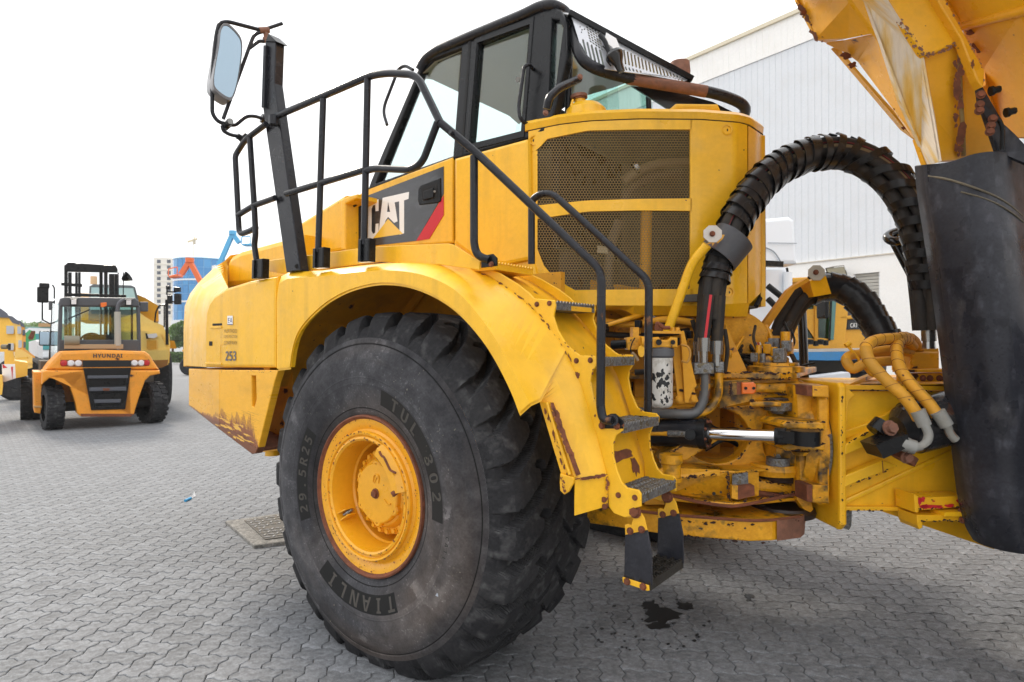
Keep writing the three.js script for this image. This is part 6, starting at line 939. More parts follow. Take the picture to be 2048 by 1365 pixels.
{
  // near bundle: from the front frame up, over and down to the rear frame
  const key = [[1422, 640, 3.36], [1425, 590, 3.36], [1433, 545, 3.37], [1455, 480, 3.39], [1485, 420, 3.42], [1535, 355, 3.46], [1595, 318, 3.5], [1660, 304, 3.52], [1720, 315, 3.5], [1775, 350, 3.45], [1815, 400, 3.38], [1838, 455, 3.33], [1850, 520, 3.30], [1857, 590, 3.28], [1861, 660, 3.28]];
  const path = key.map((k) => pD(...k)), dense = new THREE.CatmullRomCurve3(path, false, 'centripetal').getPoints(60);
  const fat = (t) => interp([[0, 0.068], [0.14, 0.072], [0.25, 0.086], [0.5, 0.09], [0.68, 0.09], [0.8, 0.086], [0.9, 0.076], [1, 0.066]], t);
  const fatStr = (name, list, r, mat, i0 = 0, i1 = 61) => { for (const [u, v] of list) { const pts = dense.map((p, i) => { const t = dense[Math.min(60, i + 1)].clone().sub(dense[Math.max(0, i - 1)]).normalize(), q = t.clone().cross(FWD).normalize(), k = fat(i / 60); return p.clone().addScaledVector(q, u * k).addScaledVector(FWD, v * k); }).slice(i0, i1); add(hoses, name, sweep(pts, r, 10), mat); } };
  fatStr('hose', [[-0.56, 0.05], [0.5, -0.3], [0.0, 0.5], [-0.05, -0.55], [0.55, 0.4], [-0.5, 0.6]], 0.032, hoseM);
  fatStr('red_hose_stripe', [[0.44, -0.62]], 0.0048, M({ color: 0x6a2020, roughness: 0.8 }));
  fatStr('cable', [[0.2, -0.74], [-0.2, -0.7], [0.1, -0.8]], 0.008, M({ color: 0x6d5e45, roughness: 0.9 }), 18, 54);
  seed(19);
  for (const q of [0.082, 0.1, 0.122]) add(hoses, 'wrap_band', wrapTurn(path, q, q + 0.012, fat(q) * 1.04, 0.04, rr(-0.012, 0.012)), wrapM);
  let s = 0.212, kk = 0; while (s < 0.47) { add(hoses, 'wrap_band', wrapTurn(path, s, s + rr(0.016, 0.026), fat(s) * rr(0.99, 1.07), rr(0.055, 0.072), rr(-0.002, 0.026)), wrapM); s += rr(0.022, 0.0265); kk++; }
  for (const [q, tl] of [[0.486, 0.012], [0.515, 0.018], [0.548, 0.03], [0.592, 0.05], [0.644, 0.06], [0.694, 0.05], [0.738, 0.034], [0.776, 0.022], [0.81, 0.014], [0.842, 0.01], [0.874, 0.01], [0.906, 0.008]]) add(hoses, 'wrap_band', wrapTurn(path, q, q + 0.010, fat(q) * 1.04, 0.044, tl), wrapM);
  // lower ends of the bundle: hoses with crimped silver ends into the flange block
  const end = (x0, y0, x1, y1, d, red) => { add(hoses, 'hose', rod(pD(x0, y0, d), pD(x1, y1, d), 0.031), hoseM); if (red) add(hoses, 'red_hose_stripe', bar(pD(x0 + 3, y0, d - 0.031), pD(x1 + 3, y1, d - 0.031), 0.014, 0.002, FWD.clone().negate()), redM); add(hoses, 'crimp_sleeve', [rod(pD(x1, y1, d), pD(x1 - 0.4, y1 + 27, d), 0.034, 0.032), rod(pD(x1 - 0.4, y1 + 27, d), pD(x1 - 0.5, y1 + 50, d), 0.022)], steel); };
  end(1419, 590, 1408, 676, 3.30, true); end(1440, 592, 1434, 682, 3.32, false); end(1410, 592, 1399, 684, 3.38, false);
  add(hoses, 'flange_block', [prism([[1389, 727], [1428, 726], [1430, 748], [1389, 749]].map(([x, y]) => pD(x, y, 3.27)), FWD.clone().multiplyScalar(0.1), 0.006), prism([[1431, 724], [1449, 724], [1449, 746], [1431, 746]].map(([x, y]) => pD(x, y, 3.30)), FWD.clone().multiplyScalar(0.08), 0.006)], galv);
  add(hoses, 'worn_pipe', tube([pD(1410, 745, 3.31), pD(1411, 790, 3.31), pD(1395, 828, 3.31), pD(1360, 829, 3.31), pD(1270, 825, 3.42)], 0.027, 0.09), M({ map: paintTex([96, 97, 98], { dirt: 0.3, chips: 40, rust: 14, chipCol: '#c98f1c', size: 2.2 }), roughness: 0.5, metalness: 0.3 }));
  add(hoses, 'worn_pipe', tube([pD(1438, 744, 3.33), pD(1438, 790, 3.33), pD(1425, 815, 3.33), pD(1400, 830, 3.33), pD(1300, 833, 3.42)], 0.022, 0.09), yellowRoughShaded);
  // ring clamp with the octagon plate on a bent yellow stay
  const rc = pD(1452, 495, 3.385), ax = pD(1485, 420, 3.42).sub(pD(1433, 545, 3.37)).normalize();
  add(hoses, 'clamp_ring', lathe([[0.106, -0.075], [0.113, -0.075], [0.113, 0.075], [0.106, 0.075], [0.106, -0.075]], rc, ax.clone().add(V(0.35, 0.0, -0.1)).normalize(), 40, 0.4), M({ map: paintTex([66, 66, 70], { dirt: 0.2, chips: 60, rust: 16, chipCol: '#c98f1c', size: 1.4 }), roughness: 0.55 }));
  const oct = (cx, cy, r, d) => Array.from({ length: 8 }, (_, i) => { const a = (i + 0.5) / 8 * 2 * Math.PI; return pD(cx + Math.cos(a) * r, cy + Math.sin(a) * r * 0.92, d); });
  add(hoses, 'octagon_plate', prism(oct(1426, 468, 20, 3.24), FWD.clone().multiplyScalar(0.008), 0.002), M({ map: paintTex([196, 190, 182], { dirt: 0.35, chips: 30, rust: 10, chipCol: '#8a4a26', size: 2.5 }), roughness: 0.5, metalness: 0.3 })); add(hoses, 'plate_bolt', bolt(pD(1425, 468, 3.238), FWD.clone().negate(), 0.011, 0.014), rustM);
  add(hoses, 'stay_bar', tube([pD(1335, 665, 3.42), pD(1372, 560, 3.36), pD(1385, 525, 3.33), pD(1415, 490, 3.28)], 0.026, 0.1), yellow);
  add(hoses, 'stay_foot', sheet(jd([[1318, 654, 3.42], [1322, 646, 3.42], [1330, 650, 3.42], [1342, 655, 3.42], [1344, 666, 3.42], [1314, 664, 3.42]]), 0.05), rustM);
  // rear end of the bundle: the one hose that shows, with its silver ferrule
  add(hoses, 'hose', rod(pD(1856, 570, 3.26), pD(1857, 655, 3.3), 0.036), hoseM); add(hoses, 'red_print', bar(pD(1849, 630, 3.26), pD(1849, 650, 3.265), 0.006, 0.002, FWD.clone().negate()), redM);
  add(hoses, 'crimp_sleeve', [rod(pD(1858, 653, 3.32), pD(1858.5, 683, 3.32), 0.036, 0.035, 20), rod(pD(1858.5, 683, 3.32), pD(1858.5, 698, 3.32), 0.029, 0.032, 20)], steel);
  // far bundle with its own stay
  const k2 = [[1556, 690, 3.95], [1575, 640, 3.93], [1606, 595, 3.9], [1640, 577, 3.88], [1685, 578, 3.85], [1722, 604, 3.8], [1750, 645, 3.75], [1775, 685, 3.7], [1800, 712, 3.7]], path2 = k2.map((k) => pD(...k)), d2 = new THREE.CatmullRomCurve3(path2, false, 'centripetal').getPoints(50);
  strands(hoses, 'hose', d2, [[-0.045, 0.01], [0.045, -0.01], [0.0, 0.045], [0.0, -0.045]], 0.032, hoseM);
  add(hoses, 'hose', hose([pD(1500, 720, 3.95), pD(1550, 668, 3.93), pD(1590, 620, 3.92), pD(1606, 596, 3.9)], 0.035, 16), hoseM);
  for (let i = 0; i < 17; i++) { const q = 0.35 + i * 0.037; if (q < 0.97 && !(q > 0.33 && q < 0.36)) add(hoses, 'wrap_band', wrapTurn(path2, q, q + 0.02, 0.078 + rr(0, 0.007), rr(0.055, 0.075), rr(0, 0.022)), wrapM); }
  add(hoses, 'clamp_collar', sheet(jd([[1620, 562, 3.72], [1652, 552, 3.72], [1663, 588, 3.76], [1628, 594, 3.76]]), 0.18), yellowWorn);
  add(hoses, 'octagon_plate', prism(oct(1634, 546, 18, 3.70), FWD.clone().multiplyScalar(0.008), 0.002), M({ map: paintTex([176, 168, 152], { dirt: 0.4, chips: 30, rust: 6 }), roughness: 0.5, metalness: 0.3 })); add(hoses, 'plate_bolt', bolt(pD(1632, 545, 3.698), FWD.clone().negate(), 0.012, 0.016), rustM);
  add(hoses, 'stay_bar', sheet(jd([[1500, 692, 3.9], [1506, 676, 3.9], [1577, 580, 3.8], [1590, 570, 3.78], [1616, 556, 3.72], [1620, 562, 3.72], [1590, 580, 3.78], [1512, 694, 3.9]]), 0.05), yellowIn);
  // yellow-sheathed pair on the rear frame, ending in white unions on the cylinder
  const yh = M({ map: paintTex([214, 152, 34], { dirt: 0.5, chips: 120, rust: 6 }), roughness: 0.65 });
  const h1 = [[1838, 700, 3.55], [1828, 682, 3.5], [1812, 675, 3.42], [1792, 677, 3.3], [1750, 682, 3.2], [1733, 696, 3.14], [1738, 720, 3.1], [1770, 758, 3.06], [1805, 790, 3.02], [1828, 820, 3.0], [1838, 838, 3.0]].map((k) => pD(...k)), h2 = [[1826, 694, 3.5], [1812, 680, 3.4], [1798, 685, 3.3], [1794, 705, 3.2], [1802, 740, 3.12], [1828, 775, 3.06], [1856, 805, 3.03], [1876, 832, 3.0]].map((k) => pD(...k));
  for (const h of [h1, h2]) { add(hoses, 'sheathed_hose', hose(h, 0.029, 60, 14), yh); const cv = new THREE.CatmullRomCurve3(h, false, 'centripetal'); for (let i = 2; i < 14; i++) add(hoses, 'sheath_seam', wrapTurnThin(cv, i / 14.5, 0.0293), rustM); }
  const loop = [[1822, 705, 3.5], [1780, 700, 3.45], [1730, 708, 3.4], [1700, 712, 3.36], [1693, 722, 3.32], [1705, 738, 3.3], [1730, 728, 3.3], [1790, 722, 3.36], [1800, 722, 3.4]].map((k) => pD(...k)); add(hoses, 'sheathed_hose', hose(loop, 0.026, 50, 12), yh);
  add(hoses, 'sheathed_hose', hose([pD(1742, 712, 3.42), pD(1770, 706, 3.44), pD(1800, 700, 3.46)], 0.022, 14), yh);
  add(hoses, 'clip', [tube([pD(1694, 690, 3.35), pD(1706, 704, 3.35), pD(1742, 752, 3.35), pD(1765, 752, 3.35)], 0.008, 0.02, 8), rod(pD(1692, 692, 3.35), pD(1700, 686, 3.35), 0.014)], yellowWorn);
  const wu = M({ map: paintTex([138, 138, 134], { dirt: 0.3, chips: 60, rust: 18, chipCol: '#15161a', size: 1.6 }), roughness: 0.6 });
  for (const [x0, y0, x1, y1, l] of [[1836, 822, 1850, 852, [[1850, 850, 2.96], [1860, 872, 2.95], [1850, 892, 2.95], [1828, 896, 2.96]]], [1876, 824, 1894, 852, [[1894, 850, 2.98], [1900, 868, 2.98], [1912, 880, 2.98]]]]) { add(hoses, 'union', [rod(pD(x0, y0, 2.98), pD(x1, y1, 2.97), 0.033, 0.031, 20)], wu); add(hoses, 'elbow', tube(l.map((k) => pD(...k)), 0.02, 0.07, 12), wu); }
  add(hoses, 'union_nut', [rod(pD(1832, 896, 2.95), pD(1818, 892, 2.96), 0.034, 0.034, 6), rod(pD(1818, 892, 2.96), pD(1803, 886, 2.97), 0.036, 0.036, 6)], wu);
  // lift cylinder on the rear frame side
  const cy = sub(truck, 'hoist_cylinder');
  add(cy, 'barrel', [rod(pD(1822, 856, 3.13), pD(2030, 800, 3.13), 0.132, 0.132, 40), lathe([[0.0, -0.07], [0.075, -0.065], [0.115, -0.035], [0.132, 0.01]], pD(1822, 856, 3.13), pD(2030, 800, 3.13).sub(pD(1822, 856, 3.13)), 40)], M({ map: paintTex([36, 37, 40], { dirt: 0.2, chips: 80, rust: 3 }), roughness: 0.45, roughnessMap: roughTex }));
  add(cy, 'end_block', sheet(jd([[1753, 892, 2.94], [1790, 876, 2.94], [1816, 870, 2.94], [1820, 892, 2.94], [1800, 904, 2.94], [1768, 918, 2.94]]), 0.14), blackPl);
  add(cy, 'pin_cap', [rod(pD(1756, 868, 3.06), pD(1772, 850, 3.06), 0.06, 0.06, 24)], blackPl); add(cy, 'pin_cap', rod(pD(1806, 922, 3.06), pD(1814, 908, 3.06), 0.055, 0.055, 24), rustM);
  add(cy, 'pin_bolt', bolt(pD(1779, 857, 2.99), FWD.clone().negate().add(V(0.3, 0.3, 0)), 0.028, 0.03), rustBare); add(cy, 'pin_bolt', bolt(pD(1812, 914, 3.0), FWD.clone().negate().add(V(0.3, -0.2, 0)), 0.024, 0.025), rustBare);
}
// filter, valve block and bracket under the cowl
{
  const f = sub(truck, 'oil_filter'), d = 3.22;
  const fm = (() => { const S = 512, [c, x] = canvas(S); seed(41); x.fillStyle = '#cbc8c2'; x.fillRect(0, 0, S, S); for (let i = 0; i < 90; i++) { x.fillStyle = 'rgba(150,140,130,0.25)'; blotch(x, rnd() * S, rnd() * S, rr(6, 40)); } x.fillStyle = '#15161a'; for (const [u, v, r] of [[256, 70, 14], [140, 170, 34], [190, 150, 26], [250, 200, 30], [290, 160, 14], [160, 250, 38], [230, 262, 44], [120, 280, 20], [205, 345, 18], [260, 330, 16], [300, 345, 10], [170, 370, 9], [240, 415, 30], [290, 400, 12], [180, 440, 22], [210, 470, 12], [330, 240, 10], [350, 420, 12], [60, 200, 40], [60, 400, 30], [420, 150, 30], [440, 330, 40]]) blotch(x, u, v, r, 14, 0.45); return new THREE.MeshPhysicalMaterial({ map: texOf(c), roughness: 0.45, clearcoat: 0.2 }); })();
  const b = pD(1321, 816, d), t = pD(1321, 716, d), H0 = t.y - b.y, g = new THREE.LatheGeometry([[0.0, 0], [0.04, 0.0], [0.058, 0.012], [0.063, 0.03], [0.063, H0]].map(([r, h]) => new THREE.Vector2(r, h)), 40); g.rotateY(2.6);
  { const u = g.attributes.uv, p = g.attributes.position; for (let i = 0; i < u.count; i++) u.setXY(i, u.getX(i) * 2.0, p.getY(i) / H0); } g.translate(b.x, b.y, b.z); add(f, 'canister', g, fm, { ownUV: true });
  add(f, 'collar', lathe([[0.06, 0], [0.07, 0.01], [0.068, 0.045], [0.05, 0.055]], t, V(0, 1, 0), 32), M({ color: 0x55565a, roughness: 0.6 }));
  add(f, 'head', [prism([[1303, 676], [1318, 674], [1322, 680], [1336, 680], [1342, 674], [1356, 675], [1356, 696], [1303, 696]].map(([x, y]) => pD(x, y, d - 0.05)), FWD.clone().multiplyScalar(0.13), 0.008)], yellowRoughShaded);
  add(f, 'head_plug', rod(pD(1318, 685, d - 0.05), pD(1318, 685, d - 0.07), 0.015), dark); add(f, 'head_plug', rod(pD(1346, 685, d - 0.05), pD(1346, 685, d - 0.07), 0.012), dark);
  add(f, 'top_bracket', sheet(jd([[1304, 662, d - 0.04], [1362, 663, d - 0.04], [1364, 668, d - 0.04], [1304, 667, d - 0.04]]), 0.14), yellowRoughShaded);
  for (const x of [1346, 1355]) add(f, 'bracket_nut', bolt(pD(x, 663, d + 0.02), V(0, 1, 0), 0.013, 0.02), yellowRoughShaded);
  add(f, 'rusty_hook', tube([pD(1312, 660, d), pD(1314, 646, d), pD(1320, 650, d), pD(1326, 656, d), pD(1340, 656, d)], 0.01, 0.02, 8), rustM);
  // rope end and tag on the valve
  add(f, 'side_valve', [sheet(jd([[1266, 655, d], [1278, 655, d], [1278, 672, d], [1292, 674, d], [1292, 698, d], [1256, 700, d], [1254, 676, d], [1266, 674, d]]), 0.08), rod(pD(1282, 685, d - 0.03), pD(1296, 685, d - 0.03), 0.03)], yellowRoughShaded);
  add(f, 'side_pipe', rod(pD(1225, 690, d + 0.1), pD(1256, 688, d + 0.05), 0.024), blackPl);
  add(f, 'wire', hose([pD(1270, 676, d - 0.03), pD(1263, 690, d - 0.03), pD(1262, 704, d - 0.03), pD(1270, 712, d - 0.03)], 0.003, 12, 6), dark); add(f, 'rope_end', hose([pD(1264, 706, d - 0.03), pD(1272, 714, d - 0.03), pD(1276, 722, d - 0.03)], 0.008, 8, 7), M({ color: 0x9a8466, roughness: 1 }));
  add(f, 'tag', prism(Array.from({ length: 14 }, (_, i) => { const a = i / 14 * 6.283; return pD(1283 + Math.cos(a) * 7, 703 + Math.sin(a) * 12, d - 0.05); }), FWD.clone().multiplyScalar(0.004), 0.001), yellowWorn);
  add(f, 'mount_bracket', [sheet(jd([[1345, 700, 3.3], [1362, 690, 3.3], [1372, 700, 3.3], [1392, 790, 3.3], [1398, 804, 3.3], [1358, 808, 3.3], [1354, 780, 3.3]]), 0.015), sheet(jd([[1362, 664, 3.26], [1368, 662, 3.26], [1392, 765, 3.28], [1376, 806, 3.28], [1370, 804, 3.28]]), 0.03)], yellowIn);
  for (const [x, y] of [[1358, 798], [1386, 797], [1386, 770]]) add(f, 'mount_bolt', bolt(pD(x, y, 3.295), FWD.clone().negate(), 0.014, 0.014), yellowIn);
  add(f, 'loop_cable', hose([pD(1362, 690, 3.22), pD(1376, 694, 3.2), pD(1381, 710, 3.2), pD(1374, 725, 3.2), pD(1364, 722, 3.22)], 0.006, 16, 7), M({ color: 0xb8863a, roughness: 0.7 }));
}
// valves and fittings behind the joint, guard pole, handle
{
  const v = sub(truck, 'valve_cluster'); seed(61);
  add(v, 'ribbed_disc', lathe([[0.0, 0], [0.12, 0], [0.19, 0.02], [0.2, 0.0], [0.2, -0.1]], pD(1482, 690, 3.72), V(0.75, 0.1, 0.66), 40), yellowRoughShaded);
  add(v, 'triangle_gusset', [sheet(jd([[1452, 650, 3.55], [1496, 745, 3.5], [1446, 745, 3.5]]), 0.02)], yellowIn);
  add(v, 'top_box', [sheet(jd([[1480, 648, 3.9], [1512, 647, 3.85], [1513, 676, 3.85], [1500, 690, 3.85], [1484, 660, 3.9]]), 0.15)], yellowIn);
  for (let i = 0; i < 26; i++) { const x = rr(1494, 1578), y = rr(690, 742), d0 = rr(3.5, 3.7), a = pD(x, y, d0), w = rr(0.012, 0.032), dir = [V(1, 0, 0), V(0, 1, 0), V(0.6, 0.2, 0.6)][(rnd() * 3) | 0]; add(v, 'fitting', rnd() < 0.6 ? rod(a, a.clone().addScaledVector(dir, rr(0.03, 0.1)), w, w, 10) : rbox(-w, w, -w * 1.3, w * 1.3, -w, w, 0.005).translate(a.x, a.y, a.z), rnd() < 0.82 ? yellowRoughShaded : galv); }
  add(v, 'fitting_body', [rod(pD(1548, 672, 3.8), pD(1548, 695, 3.8), 0.042, 0.042, 16), rod(pD(1530, 725, 3.6), pD(1556, 728, 3.6), 0.045, 0.045, 18)], yellowRoughShaded);
  add(v, 'corner_bracket', sheet(jd([[1556, 700, 3.6], [1568, 702, 3.6], [1576, 718, 3.6], [1592, 748, 3.55], [1552, 748, 3.55]]), 0.03), yellowRoughShaded);
  for (const [x, c] of [[1512, 0x2a3a8a], [1516, 0xa82a28], [1508, 0x202020], [1520, 0xd8d0c0]]) add(v, 'wire', hose([pD(x, 685, 3.6), pD(x + 4, 695, 3.6), pD(x + 14, 700, 3.6), pD(x + 30, 716, 3.6)], 0.004, 12, 6), M({ color: c, roughness: 0.6 }));
  seed(71);
  for (let i = 0; i < 16; i++) { const x0 = rr(1455, 1585), y0 = rr(640, 700), d0 = rr(3.55, 3.85), pts = [[x0, y0, d0 + 0.1], [x0 + rr(-20, 20), y0 + rr(15, 40), d0], [x0 + rr(-35, 35), rr(700, 742), d0 - 0.05], [x0 + rr(-50, 50), rr(725, 748), d0]].map((q) => pD(...q)); add(v, 'thin_hose', hose(pts, rr(0.006, 0.014), 20, 7), [hoseM, hoseM, yellowRoughShaded, blackPl][(rnd() * 4) | 0]); }
  for (const [l, r, m] of [[[[1190, 640, 3.7], [1260, 650, 3.65], [1330, 640, 3.6], [1400, 648, 3.6]], 0.022, yellowIn], [[[1195, 668, 3.75], [1280, 672, 3.7], [1380, 662, 3.65]], 0.018, hoseM], [[[1200, 655, 3.6], [1250, 640, 3.6], [1290, 628, 3.65]], 0.016, yellowRoughShaded], [[[1385, 640, 3.5], [1395, 680, 3.5], [1388, 730, 3.5]], 0.014, hoseM], [[[1450, 660, 3.5], [1455, 700, 3.45], [1450, 745, 3.45]], 0.012, hoseM], [[[1270, 745, 3.5], [1350, 742, 3.5], [1440, 748, 3.45]], 0.016, hoseM], [[[1290, 770, 3.6], [1350, 780, 3.55], [1430, 770, 3.5]], 0.02, yellowRoughShaded], [[[1400, 830, 3.55], [1430, 860, 3.55], [1480, 865, 3.55], [1500, 920, 3.55]], 0.018, hoseM], [[[1410, 900, 3.55], [1450, 880, 3.55], [1490, 900, 3.6]], 0.014, blackPl], [[[1540, 835, 3.6], [1548, 870, 3.55], [1540, 915, 3.6]], 0.012, hoseM]]) add(v, 'thin_hose', hose(l.map((q) => pD(...q)), r, 24, 8), m);
  for (let i = 0; i < 12; i++) { const q = pD(rr(1210, 1440), rr(640, 690), rr(3.5, 3.7)); add(v, 'clamp', rbox(-0.018, 0.018, -0.022, 0.022, -0.018, 0.018, 0.005).translate(q.x, q.y, q.z), [yellowRoughShaded, galv, blackPl][(rnd() * 3) | 0]); }
  // black guard pole and bent handle on the far side
  add(truck, 'marker_pole', tube([pD(1603, 605, 4.3), pD(1605, 640, 4.3), pD(1610, 770, 4.3)], 0.03, 0.05), blackGloss);
  add(truck, 'step_loop', tube([pD(1858, 462, 3.75), pD(1790, 464, 3.75), pD(1772, 474, 3.75), pD(1786, 484, 3.7), pD(1830, 482, 3.7), pD(1862, 485, 3.7)], 0.027, 0.05), blackGloss);
  add(truck, 'step_loop_strut', tube([pD(1786, 476, 3.75), pD(1836, 570, 3.72), pD(1840, 585, 3.72)], 0.03, 0.03), blackGloss);
}
// ------------------------------------------------------------------ dump body corner, mud flap, rear axle
{
  const b = sub(truck, 'dump_body'), bodyM = M({ map: paintTex([232, 168, 34], { dirt: 0.22, chips: 60, rust: 4 }), roughness: 0.6, roughnessMap: roughTex });
  const pale = M({ map: pixelsTex(1024, (i, j) => { const a = at(N1, i >> 1, j >> 1), n = at(N2, i, j >> 3), f = at(N3, i, j >> 2); const t = Math.min(1, Math.max(0, (a * 0.5 + n * 0.5 - 0.26) * 3.4)); const g = (f - 0.5) * 22; return [226 * t + 226 * (1 - t) + g, 214 * t + 166 * (1 - t) + g, 196 * t + 42 * (1 - t) + g]; }, true, 0.9)[0], roughness: 0.6 });
  // spill board seen from below, then rib plates, then the box post at the corner
  add(b, 'spill_board', sheet([[1570, -60, 3.5], [1594, 0, 3.45], [1634, 76, 3.4], [1656, 82, 3.38], [1701, 73, 3.2], [1753, 63, 3.02], [1703, 0, 3.02], [1660, -60, 3.02]], 0.02), bodyM);
  add(b, 'rib_flange', sheet([[1666, 95, 3.42], [1680, 98, 3.42], [1716, 140, 3.4], [1830, 268, 3.36], [1836, 280, 3.36], [1806, 258, 3.42], [1680, 110, 3.46]], 0.02), bodyM);
  add(b, 'rib_plate', sheet([[1656, 84, 3.40], [1690, 80, 3.3], [1754, 66, 3.04], [1778, 120, 3.04], [1842, 281, 3.06], [1828, 270, 3.2], [1780, 200, 3.3], [1720, 120, 3.36], [1700, 105, 3.38]], 0.02), bodyM);
  add(b, 'corner_strip', sheet([[1660, -60, 3.0], [1703, 0, 3.0], [1752, 66, 3.0], [1774, 93, 3.0], [1784, 84, 2.98], [1786, 78, 2.98], [1731, 0, 2.98], [1690, -60, 2.98]], 0.025), bodyM);
  add(b, 'worn_post_face', sheet([[1690, -60, 2.97], [1731, 0, 2.97], [1763, 84, 2.985], [1800, 200, 3.04], [1846, 300, 3.08], [1858, 331, 3.08], [1884, 322, 2.96], [1872, 240, 2.93], [1848, 113, 2.85], [1777, 0, 2.83], [1740, -60, 2.83]], 0.02), pale);
  add(b, 'lower_edge_strip', sheet([[1833, 277, 3.09], [1842, 280, 3.085], [1862, 330, 3.085], [1852, 332, 3.09]], 0.03), bodyM);
  const post = prism([[1740, -60], [1777, 0], [1842, 104], [1850, 112], [1862, 110], [1918, 86], [1923, 79], [1875, 0], [1840, -60]].map(([x, y]) => pD(x, y, 2.84)), FWD.clone().multiplyScalar(0.04), 0.01);
  add(b, 'post_front', post, yellowWorn);
  add(b, 'post_underside', sheet([[1849, 112, 2.87], [1923, 82, 2.86], [1962, 170, 2.9], [1988, 240, 2.96], [2003, 306, 3.0], [1940, 318, 3.02], [1884, 322, 2.98], [1872, 240, 2.95]], 0.03), bodyM);
  add(b, 'weld_bead', hose([pD(1921, 90, 2.85), pD(1920, 140, 2.875), pD(1922, 200, 2.91), pD(1926, 260, 2.95), pD(1928, 312, 2.99)], 0.010, 30, 7), M({ map: paintTex([150, 128, 84], { dirt: 0.6, chips: 300, rust: 30 }), roughness: 0.9 }));
  add(b, 'burn_marks', chips([pD(1918, 120, 2.853), pD(1917, 200, 2.905), pD(1919, 312, 2.982)], { n: 46, size: 0.013, spread: 0.014, sd: 8, long: 1.8, lift: 0.012 }), rustM, { kind: 'stuff' });
  add(b, 'paint_chips', [chips([pD(1842, 108, 2.838), pD(1862, 111, 2.838), pD(1920, 84, 2.838)], { n: 40, size: 0.005, spread: 0.01, sd: 81 }), chips([pD(1800, 40, 2.838), pD(1846, 108, 2.838)], { n: 40, size: 0.005, spread: 0.014, sd: 82 }), chips([pD(1893, 2, 2.798), pD(1969, 140, 2.798), pD(1967, 172, 2.798)], { n: 20, size: 0.004, spread: 0.004, sd: 83 }), chips([pD(1594, 2, 3.447), pD(1634, 76, 3.397), pD(1656, 82, 3.377)], { n: 30, size: 0.012, spread: 0.012, sd: 84, lift: 0.006 })], rustBare, { kind: 'stuff' });
  add(b, 'side_flange', prism([[1840, -60], [1875, 0], [1923, 79], [1955, 160], [1966, 176], [1969, 168], [1970, 140], [1893, 0], [1860, -60]].map(([x, y]) => pD(x, y, 2.80)), FWD.clone().multiplyScalar(0.05), 0.006), bodyM);
  add(b, 'side_panel_upper', sheet([[1860, -60, 2.9], [1893, 0, 2.9], [1930, 54, 2.92], [2048, 22, 2.6], [2140, -5, 2.4], [2140, -80, 2.4], [1880, -80, 2.9]], 0.02), yellowWorn);
  add(b, 'side_panel_lower', sheet([[1930, 53, 2.92], [1970, 140, 3.0], [1972, 170, 3.0], [2010, 272, 3.1], [2060, 275, 2.95], [2140, 270, 2.7], [2140, -5, 2.4], [2048, 21, 2.6]], 0.02), bodyM);
  add(b, 'panel_bead', hose([pD(1930, 52, 2.915), pD(1990, 36, 2.75), pD(2060, 18, 2.57)], 0.022, 12, 10), bodyM);
  add(b, 'lower_lip', hose([pD(1975, 104, 2.99), pD(2040, 86, 2.8), pD(2100, 70, 2.65)], 0.006, 12, 8), bodyM);
  for (const l of [[[1634, 38, 3.4], [13, 5]], [[1668, 74, 3.36], [24, 6]], [[1640, 60, 3.38], [8, 4]], [[1608, 24, 3.42], [6, 6]], [[1694, 112, 3.385], [13, 8]], [[1706, 130, 3.385], [10, 7]], [[1800, 218, 3.19], [12, 17]], [[1808, 256, 3.34], [5, 4]], [[1944, 64, 2.9], [14, 6]], [[1958, 92, 2.945], [14, 14]], [[1946, 128, 2.79], [4, 9]]]) { const [[x, y, d0], [a, c]] = l; add(b, 'paint_scar', sheet(Array.from({ length: 14 }, (_, k) => { const t = k / 14 * 6.283, q = rr(0.55, 1.15); return [x + Math.cos(t) * a * q, y + Math.sin(t) * c * q, d0 - 0.006]; }), 0.002), rustM); }
  // bed behind, as far as a step to the side would show it
  add(b, 'bed', [rear(prism([V(1.75, 4.75, 1.3), V(5.6, 2.1, 1.3), V(6.6, 2.6, 1.3), V(2.5, 5.7, 1.3)], V(0, 0, -2.6), 0.03))], bodyM);
  add(b, 'bed_shade_plate', rear(box(-0.5, 3.2, 3.55, 3.62, 0.15, 1.75)), bodyM);  // unseen plate added above the corner to keep the sun off it
  // flap hanger with bolts
  const fl = sub(truck, 'mud_flap');
  add(fl, 'hanger_plate', sheet([[1957, 178, 2.78], [1966, 174, 2.78], [2008, 248, 2.8], [2030, 268, 2.8], [2060, 300, 2.8], [2060, 330, 2.8], [2003, 306, 2.82], [1994, 300, 2.82], [1960, 200, 2.78]], 0.02), rubberFlap);
  add(fl, 'hanger_edge', tube([pD(1992, 230, 2.77), pD(2006, 252, 2.77), pD(2005, 300, 2.79)], 0.009, 0.03, 8), blackPl);
  for (const [x, y] of [[1962, 190], [1960, 210], [1959, 222], [1986, 238], [1982, 252], [1980, 264]]) add(fl, 'hanger_bolt', [bolt(pD(x, y, 2.775), FWD.clone().negate().add(V(-0.4, 0, 0.2)), 0.014, 0.02)], rustM);
  for (const [x, y] of [[1981, 183], [2012, 226]]) add(fl, 'hanger_bolt', bolt(pD(x, y, 2.8), V(0.8, 0.2, -0.4), 0.016, 0.04), blackPl);
  // rubber sheet: hangs curved, nearer the eye in the middle, turning away to the right
  const Ls = [[1834, 331], [1838, 380], [1850, 460], [1862, 540], [1873, 620], [1884, 700], [1896, 800], [1908, 900], [1921, 1000], [1936, 1055], [1952, 1083]], top = [331, 324, 306, 303, 330, 380], rows = [];
  const cols = [[0, 3.06], [20, 2.98], [65, 2.88], [115, 2.80], [165, 2.80], [215, 2.88], [262, 2.98], [310, 3.1]];
  const bot = [1083, 1092, 1103, 1110, 1114, 1117, 1118, 1118], tps = [331, 329, 324, 308, 303, 318, 345, 380];
